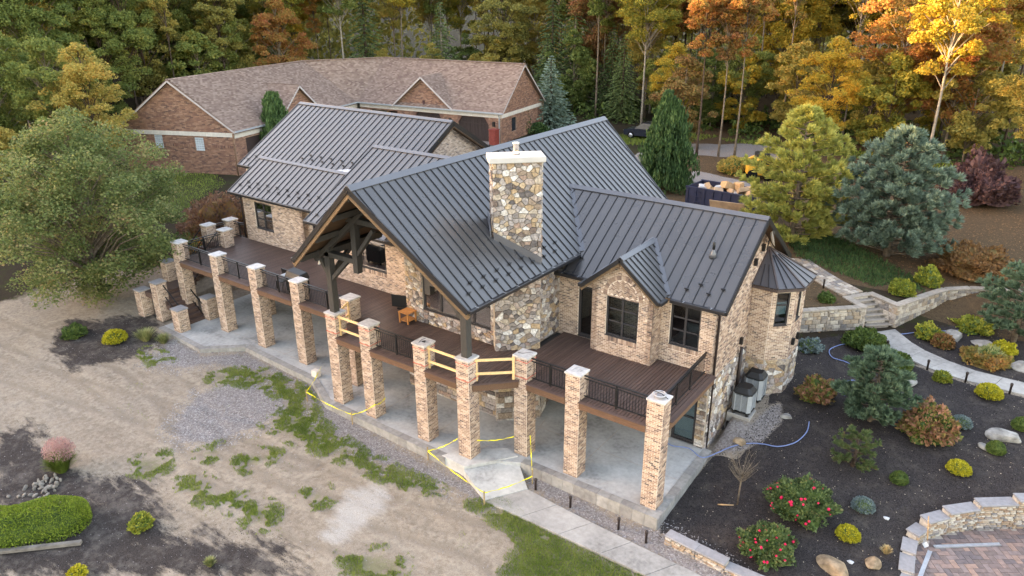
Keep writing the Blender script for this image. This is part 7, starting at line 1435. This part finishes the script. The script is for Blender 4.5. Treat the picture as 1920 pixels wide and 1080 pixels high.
for x, y, px, dep, inn in gridp:
    r = rd.random(); lf = pick(px)
    if inn < 3.5: sh = 'low' if r < .4 else 'broad' if r < .5 else 'tall' if r < .66 else 'slim' if r < .86 else 'thin'
    elif inn < 14: sh = 'tall' if r < .32 else 'broad' if r < .4 else 'slim' if r < .64 else 'thin' if r < .84 else 'low'
    else: sh = 'tall' if r < .8 else 'slim'
    if 640 < px < 1180 and inn < 9 and rd.random() < .3: sh, lf = 'hemlock', 'needle_dark'
    plant(x, y, sh, lf, rd.uniform(.88, 1.2))
# trees one can point to
plant(-64, 11, 'broad', 'leaf_green', 1.0); plant(-67, 17, 'broad', 'leaf_olive', 1.1); plant(-63.5, 21, 'low', 'leaf_green', 1.4); plant(-66, 26, 'broad', 'leaf_green', 1.0); plant(-72, 12, 'broad', 'leaf_green', 1.15); plant(-60.5, 6.5, 'low', 'leaf_olive', 1.3); plant(-70, 22, 'low', 'leaf_green', 1.5); plant(-53.6, 1.6, 'broad', 'leaf_green', .86); plant(-49.6, 2.4, 'broad', 'leaf_olive', .8); plant(-58, -1.5, 'broad', 'leaf_green', 1.0); plant(-62, 4, 'tall', 'leaf_green', .95); plant(-44.5, -3.2, 'low', 'leaf_green', 1.1); plant(-50.5, -5, 'low', 'leaf_olive', 1.1); plant(-58, -7, 'broad', 'leaf_green', .9); plant(-66, -8, 'tall', 'leaf_green', .9); plant(-64.5, 33, 'tall', 'leaf_gold', .95); plant(-61.5, 30, 'broad', 'leaf_orange', .9)
plant(-23.6, 47.2, 'tall', 'leaf_gold', 1.0, 'bark_pale'); plant(-13.1, 37.4, 'slim', 'leaf_orange', .95); plant(-11.4, 38.3, 'slim', 'leaf_rust', .9); plant(-10.1, 38.8, 'slim', 'leaf_orange', .95); plant(-16, 40.5, 'low', 'leaf_rust', 1.2); plant(4.9, 40.9, 'tall', 'leaf_gold', 1.02, 'bark_pale'); plant(8.0, 48.5, 'slim', 'leaf_olive', 1.2, 'bark_pale'); plant(12, 41, 'broad', 'leaf_olive', .9); plant(-3.5, 41.5, 'broad', 'leaf_gold', .72); plant(1.2, 43, 'low', 'leaf_gold', 1.25); plant(-19, 45, 'broad', 'leaf_gold', .68); plant(15.5, 30.5, 'broad', 'leaf_olive', .72)
for (x, y, s_, k_) in ((-27, 49, 'hemlock', .75), (-23, 51, 'low', 1.2), (-30, 52, 'hemlock', .9), (-20, 52, 'hemlock', .8), (-26, 54, 'broad', .8), (-17, 50, 'low', 1.1), (-34, 50, 'low', 1.3), (-37, 49, 'hemlock', .8), (-8, 48, 'low', 1.3), (-1, 47, 'low', 1.2), (7, 45, 'low', 1.3), (-13.5, 50, 'broad', .7)): plant(x, y, s_, 'needle_dark' if s_ == 'hemlock' else rd.choice(['leaf_green', 'leaf_olive']), k_)
ORD = 'first second third fourth fifth sixth seventh eighth ninth tenth eleventh twelfth thirteenth fourteenth fifteenth sixteenth seventeenth eighteenth nineteenth twentieth'.split()
TREES = [(*t, *screen(t[0], t[1], T(t[0], t[1]) + 8)[::2]) for t in TREES]; bins = {}
for t in TREES:
    row = 'front' if t[8] < 82 else 'middle' if t[8] < 100 else 'back'; sect = 'far left' if t[7] < 320 else 'left middle' if t[7] < 720 else 'middle' if t[7] < 1130 else 'right middle' if t[7] < 1520 else 'far right'; bins.setdefault((KIND[t[3]], row, sect), []).append(t)
for (kind, row, sect), ts in bins.items():
    ts.sort(key=lambda t: t[7])
    for i, (x, y, shape, leaf, sc, bark, vi, px, dep) in enumerate(ts):
        ms = rd.choice(PROTO[shape]); lab = f'{kind} tree, {ORD[min(i, 19)] + " from left" if len(ts) > 1 else "only one"} of its colour, {sect} {row} row of woods'
        put('forest_tree', ms, TN, G(x, y), lab, 'tree', 'trees of the woods behind the buildings', (sc * rd.uniform(.92, 1.08), sc * rd.uniform(.92, 1.08), sc), rd.random() * 6.28, [bark or rd.choice([None, None, None, 'bark_pale', 'bark_dark']), leaf])
# underbrush along the foot of the woods
pts_ = []
rg = np.random.default_rng(8)
for (a, b_), (c, d) in zip(edge, edge[1:]):
    n = int(abs(c - a) * 150); t = rg.random(n); xx = a + (c - a) * t; yy = b_ + (d - b_) * t + rg.random(n) * 9 - 1; pts_.append(np.stack([xx, yy], -1))
q = np.concatenate(pts_); kn = np.array([mnoise.noise(Vector((x * .35, y * .35, 5))) for x, y in q]); q = q[kn > -.05]; z = Tn(q) + rg.random(len(q)) ** 1.6 * 1.6
o = link('underbrush', leaves('underbrush', np.concatenate([q, z[:, None]], 1), .5 * (.6 + .7 * rg.random(len(q))), 'leaf_dark', rg), kind='stuff'); tag(o, 'dark leafy underbrush along the foot of the woods', 'underbrush')

# the far wood beyond the rows one can count
n = 70000; fx = -115 + rg.random(n) * 190; fy = np.interp(fx, [e[0] for e in edge], [e[1] for e in edge]) + 34 + rg.random(n) * 12; fx = np.where(rg.random(n) < .18, -101 - rg.random(n) * 12, fx); fy = np.where(fx < -100, -12 + rg.random(n) * 90, fy)
fq = np.stack([fx, fy], -1); fz = Tn(fq) + rg.random(n) ** .8 * (17 + 4 * np.sin(fx * .5) * np.cos(fx * .23 + 1)); o = link('far_wood', leaves('far_wood', np.stack([fx, fy, fz], -1), .9 * (.5 + .8 * rg.random(n)), 'leaf_olive', rg), kind='stuff'); tag(o, 'far off mass of olive green woodland behind the counted trees', 'woodland')
